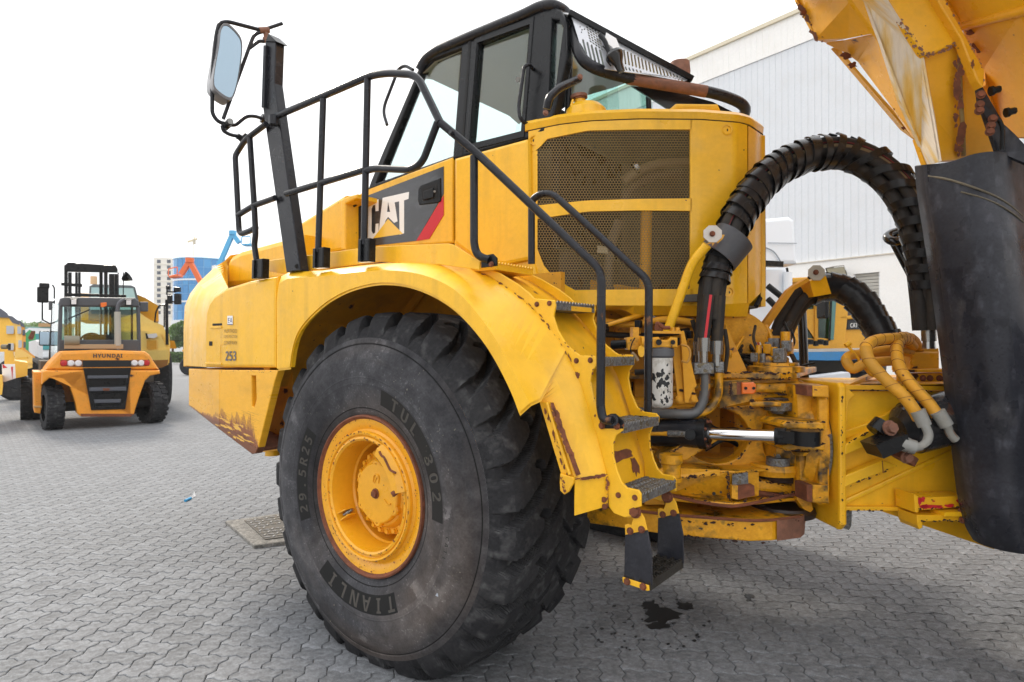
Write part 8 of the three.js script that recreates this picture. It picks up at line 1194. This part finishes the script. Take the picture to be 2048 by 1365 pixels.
// ------------------------------------------------------------------ second dump truck behind the forklift
const creamY = M({ map: paintTex([232, 200, 112], { dirt: 0.1, chips: 10, rust: 0 }), roughness: 0.55 }), mustard = M({ map: paintTex([206, 150, 40], { dirt: 0.2, chips: 20, rust: 0 }), roughness: 0.6 });
{
  const D = 15.2, o = pD(305, 692, D).setY(0), t = thing('articulated_dump_truck', 'pale yellow dump truck with headlight and mirror mast partly hidden behind the forklift', 'dump truck', o.toArray());
  const P = (x, y, d = D) => pD(x, y, d), rayD = ray(300, 692).setY(0).normalize(), bk = (l) => rayD.clone().multiplyScalar(l), pr = (l, d, th) => sheet(l.map(([x, y]) => [x, y, d]), th, rayD);
  add(t, 'hood', [pr([[226, 640], [278, 625], [290, 634], [300, 640], [326, 652], [332, 668], [333, 700], [226, 700]], D, 2.6, 0.12)], creamY);
  add(t, 'front_grille', pr([[226, 664], [286, 662], [320, 668], [334, 700], [336, 726], [326, 734], [226, 730]], D - 0.25, 1.0, 0.05), creamY);
  add(t, 'headlight', pr([[294, 669], [312, 667], [315, 673], [308, 677], [296, 676]], D - 0.3, 0.1, 0.01), whiteLens); add(t, 'headlight_trim', pr([[290, 667], [294, 667], [296, 678], [292, 678]], D - 0.29, 0.06, 0.006), dark);
  add(t, 'vent', pr([[293, 681], [312, 681], [312, 698], [293, 698]], D - 0.28, 0.05, 0.01), mustard); add(t, 'fender', pr([[326, 668], [338, 668], [340, 690], [338, 727], [328, 727]], D - 0.1, 1.6, 0.04), creamY);
  add(t, 'side_step', pr([[332, 681], [348, 682], [352, 694], [352, 698], [333, 697]], D + 0.3, 1.2, 0.02), mustard);
  add(t, 'bumper', pr([[270, 703], [337, 700], [336, 730], [322, 736], [270, 736]], D - 0.35, 0.8, 0.04), creamY);
  add(t, 'lower_scuff', pr([[283, 722], [336, 720], [334, 731], [322, 736], [283, 734]], D - 0.36, 0.02, 0.004), M({ color: 0x9a6a34, roughness: 0.9 }));
  add(t, 'tyre', lathe([[0.3, 0.22], [0.5, 0.26], [0.7, 0.24], [0.78, 0.16], [0.8, 0.0], [0.78, -0.26]], P(318, 739, D + 1.4).setY(0.78), V(0.31, 0, -0.95), 40), rubber);
  add(t, 'cab', [pr([[178, 573], [186, 569], [262, 571], [270, 575], [276, 600], [276, 640], [176, 640]], D + 1.2, 1.5, 0.08)], M({ color: 0x5d6468, roughness: 0.5 })); add(t, 'windscreen', pr([[182, 575], [266, 577], [271, 598], [271, 620], [180, 620]], D + 1.17, 0.02, 0), M({ color: 0x9fc0c4, roughness: 0.08 }));
  add(t, 'beacon', rod(P(187, 569, D + 1.5), P(187, 553, D + 1.5), 0.08), M({ color: 0xd8b48a, roughness: 0.5 }));
  add(t, 'dump_body', [pr([[150, 586], [275, 590], [290, 596], [316, 612], [317, 643], [150, 640]], D + 2.2, 3.6, 0.05)], mustard);
  const m = sub(t, 'mirror_mast'); add(m, 'mast', tube([P(334, 690, D - 0.1), P(333, 640, D - 0.1), P(333, 600, D - 0.1)], 0.035, 0.03), blackPl);
  for (const [x, y, w, h] of [[334, 575, 3.4, 4], [352, 579, 6, 5], [337, 599, 4.2, 9], [353, 598, 6, 11]]) add(m, 'mirror_head', prism([[x - w, y - h], [x + w, y - h + 1], [x + w, y + h], [x - w, y + h]].map(([a, b]) => P(a, b, D - 0.15)), bk(0.1), 0.02), blackPl);
  for (const l of [[[333, 590], [334, 575]], [[334, 600], [353, 606]], [[334, 584], [352, 584]]]) add(m, 'bracket', rod(P(...l[0], D - 0.12), P(...l[1], D - 0.12), 0.018), blackPl);
  add(t, 'guard_rail', [tube([P(333, 610, D), P(318, 611, D), P(311, 625, D), P(309, 645, D)], 0.02, 0.05, 6)], blackPl); add(t, 'guard_rail', tube([P(328, 611, D), P(328, 655, D)], 0.016), blackPl);
}
// ------------------------------------------------------------------ row of parked machines at the left edge
{
  const row = [
    { D: 13.5, col: [238, 186, 70], label: 'yellow loader nose with white and red bumper board, foremost of the parked row', top: [[-30, 618], [3, 624], [16, 636], [24, 646], [28, 656], [31, 673], [30, 704], [-30, 704]], cap: [[-30, 606], [0, 617], [14, 627], [18, 636], [-30, 634]], v: [[12, 27, 652, 668], [15, 27, 687, 701]], fd: [[8, 702], [26, 703], [28, 722], [55, 726], [54, 752], [31, 757], [8, 750]], first: 1 },
    { D: 17.5, col: [240, 196, 104], label: 'pale yellow truck nose with two grey vents, second in the parked row', top: [[10, 632], [24, 634], [39, 647], [43.5, 664], [44, 704], [10, 704]], cap: [[10, 630], [24, 633], [38, 644], [38, 650], [10, 642]], v: [[34, 42, 653, 668], [36, 43, 681, 696]], fd: [[28, 698], [44, 700], [64, 713], [64, 736], [40, 742], [28, 730]] },
    { D: 21.5, col: [226, 158, 66], label: 'orange yellow truck nose with dark vents, farthest in the parked row', top: [[30, 641], [40, 643], [48, 653], [51, 672], [50, 704], [30, 704]], cap: [[30, 640], [40, 642], [48, 650], [48, 655], [30, 650]], v: [[44, 50, 660, 671], [46, 51, 684, 696]], fd: [[44, 700], [52, 700], [69, 713], [69, 730], [52, 736], [44, 730]] }];
  row.forEach((q, k) => {
    const { D, col, label, first } = q, o = pD(q.fd[2][0], 692, D).setY(0), t = thing('parked_truck', label, 'truck', o.toArray(), 0, 'machines parked in a row'), m = M({ map: paintTex(col, { dirt: 0.1, chips: 10, rust: 0 }), roughness: 0.55 });
    const P = (a, b, d = D) => pD(a, b, d), rayD = ray(30, 692).setY(0).normalize(), pr = (l, d, th) => sheet(l.map(([a, b]) => [a, b, d]), th, rayD);
    add(t, 'hood', [pr(q.top, D, 1.1, 0.08)], m); add(t, 'hood_cap', pr(q.cap, D - 0.05, 1.2, 0.03), M({ color: 0x5b5e68, roughness: 0.6 }));
    for (const [x0, x1, y0, y1] of q.v) add(t, 'side_vent', pr([[x0, y0], [x1 - 1, y0], [x1, y0 + 3], [x1, y1 - 3], [x1 - 1, y1], [x0, y1]], D - 0.06, 0.08, 0.01), M({ color: k < 2 ? 0xaeb4bd : 0x50535c, roughness: 0.5 }));
    add(t, 'fender', [pr(q.fd, D - 0.5, 1.8, 0.06)], m); add(t, 'bumper_edge', bar(P(q.fd[3][0] - 22, q.fd[3][1] - 8, D - 0.52), P(q.fd[3][0], q.fd[3][1] - 10, D - 0.52), 0.03, 0.04), m);
    if (first) { add(t, 'side_mirror', pr([[15, 688], [21, 688], [21, 700], [16, 701]], D - 0.8, 0.1, 0.02), blackPl); add(t, 'mirror_arm', rod(P(4, 694, D - 0.7), P(16, 694, D - 0.7), 0.05), M({ color: 0x77705f, roughness: 0.7 })); add(t, 'warning_board', pr([[3, 729], [29, 729], [31, 757], [10, 764], [4, 764]], D - 0.9, 0.1, 0.01), white); for (const l of [[[4, 728], [14, 736], [5, 737]], [[21, 734], [25, 734], [24, 760]]]) add(t, 'red_stripe', pr(l, D - 0.905, 0.004, 0), redM); add(t, 'left_bumper', pr([[-30, 750], [4, 752], [5, 772], [3, 790], [-30, 792]], D - 1.2, 0.6, 0.03), m); }
    if (!first) add(t, 'wheel', lathe([[0.3, 0.2], [0.55, 0.22], [0.66, 0.12], [0.66, -0.3]], P(q.fd[3][0] - 24, 770, D + 1.2).setY(0.62), V(0.75, 0, 0.6), 32), rubber);
  });
  // green truck with white side box, teal bus behind it
  const D = 24, t = thing('green_truck', 'small green truck with white box side behind the parked row', 'truck', pD(60, 692, D).setY(0).toArray()), P = (a, b, d = D) => pD(a, b, d), bk = V(-1, 0, -0.2); const sh2 = (l, d, th) => sheet(l.map(([a, b]) => [a, b, d]), th, ray(60, 692).setY(0).normalize());
  add(t, 'cab', sh2([[49, 668], [58, 660], [70, 664], [72, 700], [66, 736], [52, 752], [49, 752]], D, 1.8), M({ color: 0x3f9a5c, roughness: 0.5 })); add(t, 'box_side', prism([[56, 684], [70, 680], [74, 684], [74, 715], [71, 727], [62, 712], [56, 702]].map((q) => P(...q, D - 0.3)), bk.clone().setLength(0.3), 0.03), white);
  add(t, 'loader_arm', prism([[55, 676], [62, 662], [60, 674], [57, 680]].map((q) => P(...q, D - 0.4)), bk.clone().setLength(0.2), 0.01), rustM); add(t, 'wheel', lathe([[0.2, 0.2], [0.5, 0.2], [0.6, 0.1], [0.6, -0.25]], P(63, 762, D - 0.2).setY(0.6), V(0.9, 0, 0.4), 28), rubber);
  const b = thing('bus', 'white and teal bus parked beyond the green truck', 'bus', pD(75, 692, 32).setY(0).toArray()), Q = (a, c, d = 32) => pD(a, c, d);
  add(b, 'body', sh2([[49, 660], [58, 656], [110, 658], [110, 718], [49, 716]], 32, 6), white); add(b, 'windscreen', prism([[60, 668], [108, 668], [108, 700], [66, 700]].map((q) => Q(...q, 31.9)), bk.clone().setLength(0.05), 0.01), M({ color: 0x3f8f92, roughness: 0.2 })); add(b, 'front_panel', prism([[72, 702], [108, 702], [108, 714], [72, 716]].map((q) => Q(...q, 31.9)), bk.clone().setLength(0.05), 0.01), M({ color: 0xd5d8da, roughness: 0.5 })); add(b, 'under_bumper', prism([[72, 717], [108, 716], [108, 726], [72, 726]].map((q) => Q(...q, 32)), bk.clone().setLength(1), 0), dark);
  const lp = thing('lamp_post', 'thin grey lamp post standing far beyond the forklift mirror', 'lamp post', pD(83, 692, 70).setY(0).toArray()); add(lp, 'pole', rod(pD(83, 700, 70).setY(0), pD(83, 598, 70), 0.06, 0.04, 8), M({ color: 0x9aa0a4, roughness: 0.6 })); add(lp, 'head', rod(pD(80, 599, 70), pD(88, 598, 70), 0.09), M({ color: 0x8a9094, roughness: 0.6 }));
  const sh = thing('site_cabin', 'teal site cabin with tan roof edge beyond the bus', 'cabin', pD(85, 692, 60).setY(0).toArray()); add(sh, 'wall', prism([[50, 654], [104, 654], [104, 690], [50, 690]].map((q) => pD(...q, 60)), bk.clone().setLength(3), 0), M({ color: 0x7fa8a0, roughness: 0.8 })); add(sh, 'roof_edge', prism([[76, 647], [104, 647], [104, 654], [76, 654]].map((q) => pD(...q, 59.8)), bk.clone().setLength(3.4), 0), M({ color: 0xb08a5a, roughness: 0.8 }));
}
// ------------------------------------------------------------------ far buildings, booms, crane, trees
{
  const towards = (d) => FWD.clone().setY(0).normalize().multiplyScalar(d);
  { const D = 160, b = thing('apartment_block', 'cream apartment block with small square windows far behind the yard', 'building', pD(330, 692, D).setY(0).toArray()), cm = M({ color: 0xe6dfd2, roughness: 0.9 }), P = (x, y, o = 0) => pD(x, y, D + o);
    add(b, 'wall', prism([[307, 515], [352, 517], [352, 700], [307, 700]].map((q) => P(...q)), towards(14), 0), cm);
    for (const [x, w] of [[317, 3.6], [337, 3.6], [349, 2.6]]) for (let k = 0; k < 10; k++) { const y = 520 + k * 11.4; const g = prism([[x - w, y], [x + w, y], [x + w, y + 6.4], [x - w, y + 6.4]].map((q) => P(...q, -0.06)), towards(0.1), 0), f = add(b, 'window', g, M({ color: 0x3f4550, roughness: 0.25 })); }
    for (let k = 0; k < 10; k++) add(b, 'floor_band', prism([[307, 528.5 + k * 11.4], [352, 529.5 + k * 11.4], [352, 530.2 + k * 11.4], [307, 529.2 + k * 11.4]].map((q) => P(...q, -0.12)), towards(0.3), 0), M({ color: 0xd9d0c0, roughness: 0.9 })); }
  { const D = 130, c = pD(408, 692, D + 6).setY(0), b = thing('glass_tower', 'round blue glass office building far behind the yard', 'building', c.toArray()), R0 = 6.1, gm = M({ color: 0x2f7fb8, roughness: 0.12, metalness: 0.25 }), gl = M({ color: 0x8fc0de, roughness: 0.15, metalness: 0.2 });
    const yT = pD(400, 516, D).y, yB = pD(400, 640, D).y; const n = 26, rows = 7;
    for (let i = 0; i < n; i++) { const a0 = i / n * 2 * Math.PI, a1 = (i + 0.94) / n * 2 * Math.PI, on = (a, y, r = R0) => V(c.x + Math.cos(a) * r, y, c.z + Math.sin(a) * r), v = on((a0 + a1) / 2, 0).sub(c).dot(FWD); if (v > 2.2) continue; for (let k = 0; k < rows; k++) { const y0 = yB + (yT - yB) * k / rows, y1 = yB + (yT - yB) * (k + 0.965) / rows; add(b, 'pane', loft([[on(a0, y0), on(a1, y0)], [on(a0, y1), on(a1, y1)]]), (i * 7 + k * 3) % 5 === 0 ? M({ color: 0x3d8cc2, roughness: 0.12, metalness: 0.25 }) : gm); } }
    add(b, 'core', rod(c.clone().setY(0), c.clone().setY(yT - 0.05), R0 - 0.12, R0 - 0.12, 48), gl); for (const q of [0.285, 0.64]) add(b, 'floor_band', lathe([[R0 + 0.06, 0], [R0 + 0.06, 0.35], [R0, 0.35]], c.clone().setY(yB + (yT - yB) * q), V(0, 1, 0), 60), white);
    add(b, 'roof_edge', lathe([[R0 + 0.05, 0], [R0 + 0.05, 0.2], [0, 0.2]], c.clone().setY(yT), V(0, 1, 0), 60), gl); add(b, 'base', rod(c.clone().setY(0), c.clone().setY(yB), R0 + 0.3, R0 + 0.3, 40), white);
    const w = thing('white_annex', 'white stepped building next to the blue glass tower', 'building', pD(440, 692, 110).setY(0).toArray()); add(w, 'block', prism([[423, 532], [470, 520], [500, 520], [500, 700], [423, 700]].map((q) => pD(...q, 110)), towards(10), 0), M({ color: 0xe8e8e6, roughness: 0.9 })); }
  // boom lifts
  const boom = (name, label, col, l, D, basket) => { const t = thing(name, label, 'boom lift', pD(l[l.length - 1][0], 692, D).setY(0).toArray()), m = M({ color: col, roughness: 0.5 }); const P = (q) => pD(q[0], q[1], D); for (let i = 0; i < l.length - 1; i++) add(t, 'boom_section', bar(P(l[i]), P(l[i + 1]), 0.34, 0.4), m); add(t, 'knuckle', rod(P(l[1]).add(V(0, -0.1, 0)), P(l[1]).add(V(0, 0.3, 0)), 0.35), m); add(t, 'basket', [prism(basket.map(P), towards(0.9), 0.04)], m);
    add(t, 'basket_rail', [tube([P([basket[0][0], basket[0][1]]), P([basket[0][0] + 1, basket[0][1] - 14]), P([basket[1][0], basket[1][1] - 14]), P(basket[1])], 0.05, 0.1, 6)], m); const e = P(l[l.length - 1]); add(t, 'chassis', box(e.x - 1.5, e.x + 1.5, 0.4, 1.6, e.z - 1.2, e.z + 1.2), m); add(t, 'boom_section', rod(V(e.x, 1.5, e.z), e, 0.3), m); for (const [a, c] of [[-1.1, -1], [1.1, -1], [-1.1, 1], [1.1, 1]]) add(t, 'wheel', rod(V(e.x + a, 0.45, e.z + c - 0.15), V(e.x + a, 0.45, e.z + c + 0.15), 0.45, 0.45, 16), rubber); };
  boom('boom_lift', 'orange boom lift with raised knuckle boom and basket', 0xe0682a, [[362, 549], [379, 523], [412, 585]], 55, [[336, 552], [354, 548], [356, 553], [338, 556]]);
  boom('boom_lift', 'light blue boom lift with raised arm above the hood', 0x4fa9d8, [[478, 486], [465, 468], [438, 530]], 62, [[482, 488], [500, 487], [499, 491], [484, 491]]);
  { const D = 320, t = thing('tower_crane', 'pale tower crane far away above the glass tower', 'crane', pD(388, 692, D).setY(0).toArray()), m = M({ color: 0xd8c79a, roughness: 0.8 }), P = (x, y) => pD(x, y, D); add(t, 'mast', [-0.8, 0.8].map((s) => rod(P(388, 640).setY(0).add(V(s, 0, 0)), P(388, 478).add(V(s, 0, 0)), 0.18, 0.18, 6)).slice(0, 1), m); add(t, 'jib', bar(P(375, 484), P(394, 478), 0.7, 0.9), m); add(t, 'cab', bar(P(386.5, 484), P(389.5, 484), 1.6, 2.4), M({ color: 0xb5a88a, roughness: 0.8 })); add(t, 'apex', rod(P(388, 480), P(388, 473), 0.3), m); }
  // trees and the kerb behind the yard
  const leafM = [0x4d6b2a, 0x5d7c33, 0x6b8a3f].map((c) => new THREE.MeshPhysicalMaterial({ color: c, roughness: 0.9, transmission: 0.25, thickness: 0 })), bark = M({ color: 0x5b4a3a, roughness: 1 });
  const tree = (x, yb, yt, D, w, sd, label) => { seed(sd); const base = pD(x, 692, D).setY(0), top = pD(x, yt, D).y, t = thing('yard_tree', label, 'tree', base.toArray(), 0, 'trees behind the yard'); add(t, 'trunk', [rod(base, base.clone().setY(top * 0.5), 0.16, 0.09, 8), rod(base.clone().setY(top * 0.4), base.clone().add(V(0.6, top * 0.7, 0.3)), 0.08, 0.03, 6), rod(base.clone().setY(top * 0.4), base.clone().add(V(-0.6, top * 0.72, -0.2)), 0.08, 0.03, 6)], bark);
    const pos = [], n = 2600, R = w / 1250 * D / 2; const cl = Array.from({ length: 12 }, () => V(rr(-1, 1) * R * 0.75, rr(0.42, 0.92) * top, rr(-1, 1) * R * 0.75)); for (let i = 0; i < n; i++) { const c = cl[(rnd() * 12) | 0], a = rr(0, 6.283), h = rr(-1, 1), q = Math.cbrt(rnd()) * R * 0.55, p = V(c.x + Math.cos(a) * Math.sqrt(1 - h * h) * q, c.y + h * q * 0.7, c.z + Math.sin(a) * Math.sqrt(1 - h * h) * q).add(base), s = rr(0.07, 0.17), u = V(rr(-1, 1), rr(-1, 1), rr(-1, 1)).normalize(), v = u.clone().cross(V(rr(-1, 1), rr(-1, 1), rr(-1, 1))).normalize(); for (const [e, f] of [[1, 0], [-0.6, 0.8], [-0.6, -0.8]]) pos.push(p.x + u.x * s * e + v.x * s * f, p.y + u.y * s * e + v.y * s * f, p.z + u.z * s * e + v.z * s * f); }
    const g = new THREE.BufferGeometry(); g.setAttribute('position', new THREE.Float32BufferAttribute(pos, 3)); g.computeVertexNormals(); add(t, 'crown', g, leafM[sd % 3]); };
  tree(345, 700, 645, 62, 34, 101, 'leafy green tree left of the glass tower behind the yard'); tree(368, 700, 639, 60, 40, 102, 'dense green tree in front of the blue glass tower'); tree(392, 700, 642, 66, 40, 103, 'green tree behind the bumper of the large truck'); tree(60, 700, 646, 90, 60, 104, 'low green tree above the bus roof'); tree(95, 700, 640, 95, 40, 105, 'low pale tree beyond the site cabin');
  const kb = add(scene, 'kerb', [bar(pD(300, 692, 56).setY(0.06), pD(470, 692, 50).setY(0.06), 0.4, 0.14)], M({ color: 0xb5b6b4, roughness: 0.9 })); kb.userData = { kind: 'structure', label: 'pale concrete kerb at the far end of the yard', category: 'kerb' };
  const hd = thing('hedge', 'dark low hedge under the trees at the yard end', 'hedge', pD(370, 692, 58).setY(0).toArray()); { seed(55); const pos = [], a = pD(320, 692, 60).setY(0), c = pD(460, 692, 56).setY(0); for (let i = 0; i < 5000; i++) { const p = a.clone().lerp(c, rnd()).add(V(rr(-0.4, 0.4), rr(0, 1.0), rr(-0.4, 0.4))), s = 0.12, u = V(rr(-1, 1), rr(-1, 1), rr(-1, 1)).normalize(), v = u.clone().cross(V(rr(-1, 1), rr(-1, 1), rr(-1, 1))).normalize(); for (const [e, f] of [[1, 0], [-0.6, 0.8], [-0.6, -0.8]]) pos.push(p.x + u.x * s * e + v.x * s * f, p.y + u.y * s * e + v.y * s * f, p.z + u.z * s * e + v.z * s * f); } const g = new THREE.BufferGeometry(); g.setAttribute('position', new THREE.Float32BufferAttribute(pos, 3)); g.computeVertexNormals(); add(hd, 'foliage', g, leafM[0]); }
  { const D = 34, t = thing('small_loader', 'small yellow loader with dark radiator grille beside the big truck bumper', 'loader', pD(375, 692, D).setY(0).toArray()), P = (x, y, o = 0) => pD(x, y, D + o), bk = towards(2); add(t, 'body', prism([[368, 676], [376, 674], [390, 672], [390, 704], [376, 702], [368, 700]].map((q) => P(...q)), bk, 0.04), mustard); add(t, 'grille', prism([[374, 674], [384, 671], [384, 700], [375, 699]].map((q) => P(...q, -0.1)), towards(0.2), 0.02), dark); add(t, 'bumper', prism([[363, 700], [390, 704], [390, 710], [364, 704]].map((q) => P(...q, -0.2)), bk, 0.03), mustard); for (const x of [378, 392]) add(t, 'wheel', lathe([[0.1, 0.15], [0.4, 0.16], [0.5, 0.08], [0.5, -0.2]], P(x, 716, 0.3).setY(0.5), FWD.clone().negate().setY(0).normalize(), 24), rubber); }
}
// ------------------------------------------------------------------ inspection cover, litter, oil
{
  const C0 = [[450, 1048], [508, 1098], [640, 1082], [575, 1030]].map(([x, y]) => pY(x, y, 0)), m = thing('inspection_cover', 'cast iron inspection cover set in a concrete surround on the paving', 'manhole cover', C0[0].toArray());
  const ctr = C0.reduce((s, p) => s.add(p), V(0, 0, 0)).multiplyScalar(0.25), cm = M({ map: pixelsTex(512, (i, j) => { const v = 120 + (at(N2, i, j) - 0.5) * 80 + (at(N3, i, j) - 0.5) * 60; return [v, v * 0.98, v * 0.94]; }, true, 2)[0], roughness: 0.95, bumpMap: bumpFine, bumpScale: 0.004 });
  add(m, 'surround', prism(C0.map((p) => V(p.x, -0.01, p.z)), V(0, 0.036, 0), 0.01), cm);
  const I = [[488, 1042], [530, 1080], [620, 1068], [570, 1028]].map(([x, y]) => pY(x, y, 0.03)).map((p) => V(p.x, 0.027, p.z)); const lid = add(m, 'lid', prism(I, V(0, 0.006, 0), 0.001), ironGrey);
  const g = []; for (let i = 0; i < 9; i++) for (let j = 0; j < 7; j++) { const p = I[0].clone().lerp(I[1], (i + 0.7) / 9.4), q = I[3].clone().lerp(I[2], (i + 0.7) / 9.4), c = p.lerp(q, (j + 0.6) / 7.2).setY(0.034); if (i === 4 && j > 1 && j < 6) continue; const a = (i + j) % 2 ? 0.8 : -0.8; add(lid, 'tread_stud', bar(c.clone().add(V(-Math.cos(a) * 0.022, 0, -Math.sin(a) * 0.022)), c.clone().add(V(Math.cos(a) * 0.022, 0, Math.sin(a) * 0.022)), 0.013, 0.008), galv); }
  const lt = pY(383, 998, 0), l = thing('litter', 'scrap of white and blue plastic litter lying on the paving', 'litter', lt.toArray()); const u = pY(397, 990, 0).sub(lt);
  add(l, 'white_scrap', shell([[lt.clone().add(V(0, 0.01, 0)), lt.clone().addScaledVector(u, 0.5).add(V(0.0, 0.035, 0.02)), lt.clone().add(u).add(V(0, 0.05, 0.05))], [lt.clone().add(V(0.03, 0.004, 0.03)), lt.clone().addScaledVector(u, 0.5).add(V(0.05, 0.004, 0.05)), lt.clone().add(u).add(V(0.06, 0.006, 0.06))]], V(0, 0.001, 0)), white); add(l, 'blue_cap', rod(lt.clone().add(V(0.02, 0.012, 0.02)), pY(372, 1003, 0).add(V(0.02, 0.012, 0.02)), 0.014), M({ color: 0x2f8fc0, roughness: 0.4 }));
  // oil dripped under the joint: thin dark films lying on the blocks
  const oil = M({ color: 0x161515, roughness: 0.5 }), os = sub(scene, 'oil_stains'); os.userData = { kind: 'stuff', label: 'dark oil stains dripped on the paving under the joint', category: 'oil stain' }; seed(91);
  const film = (x, y, rx, ry) => prism(Array.from({ length: 22 }, (_, i) => { const a = i / 22 * 6.283, k = rr(0.6, 1.15); return pY(x + Math.cos(a) * rx * k, y + Math.sin(a) * ry * k, 0.0035); }), V(0, -0.002, 0), 0);
  const films = [film(1325, 1232, 42, 17), film(1300, 1212, 20, 8), film(1372, 1212, 22, 8), film(1316, 1252, 28, 7), film(1500, 1193, 12, 5), film(1498, 1200, 6, 3)]; for (let i = 0; i < 40; i++) { const a = rr(0, 6.283), q = Math.sqrt(rnd()); films.push(film(1300 + Math.cos(a) * 130 * q, 1250 + Math.sin(a) * 55 * q, rr(1.5, 5), rr(0.8, 2.4))); }
  add(os, 'oil_film', films, oil);
}
renderer.render(scene, camera);
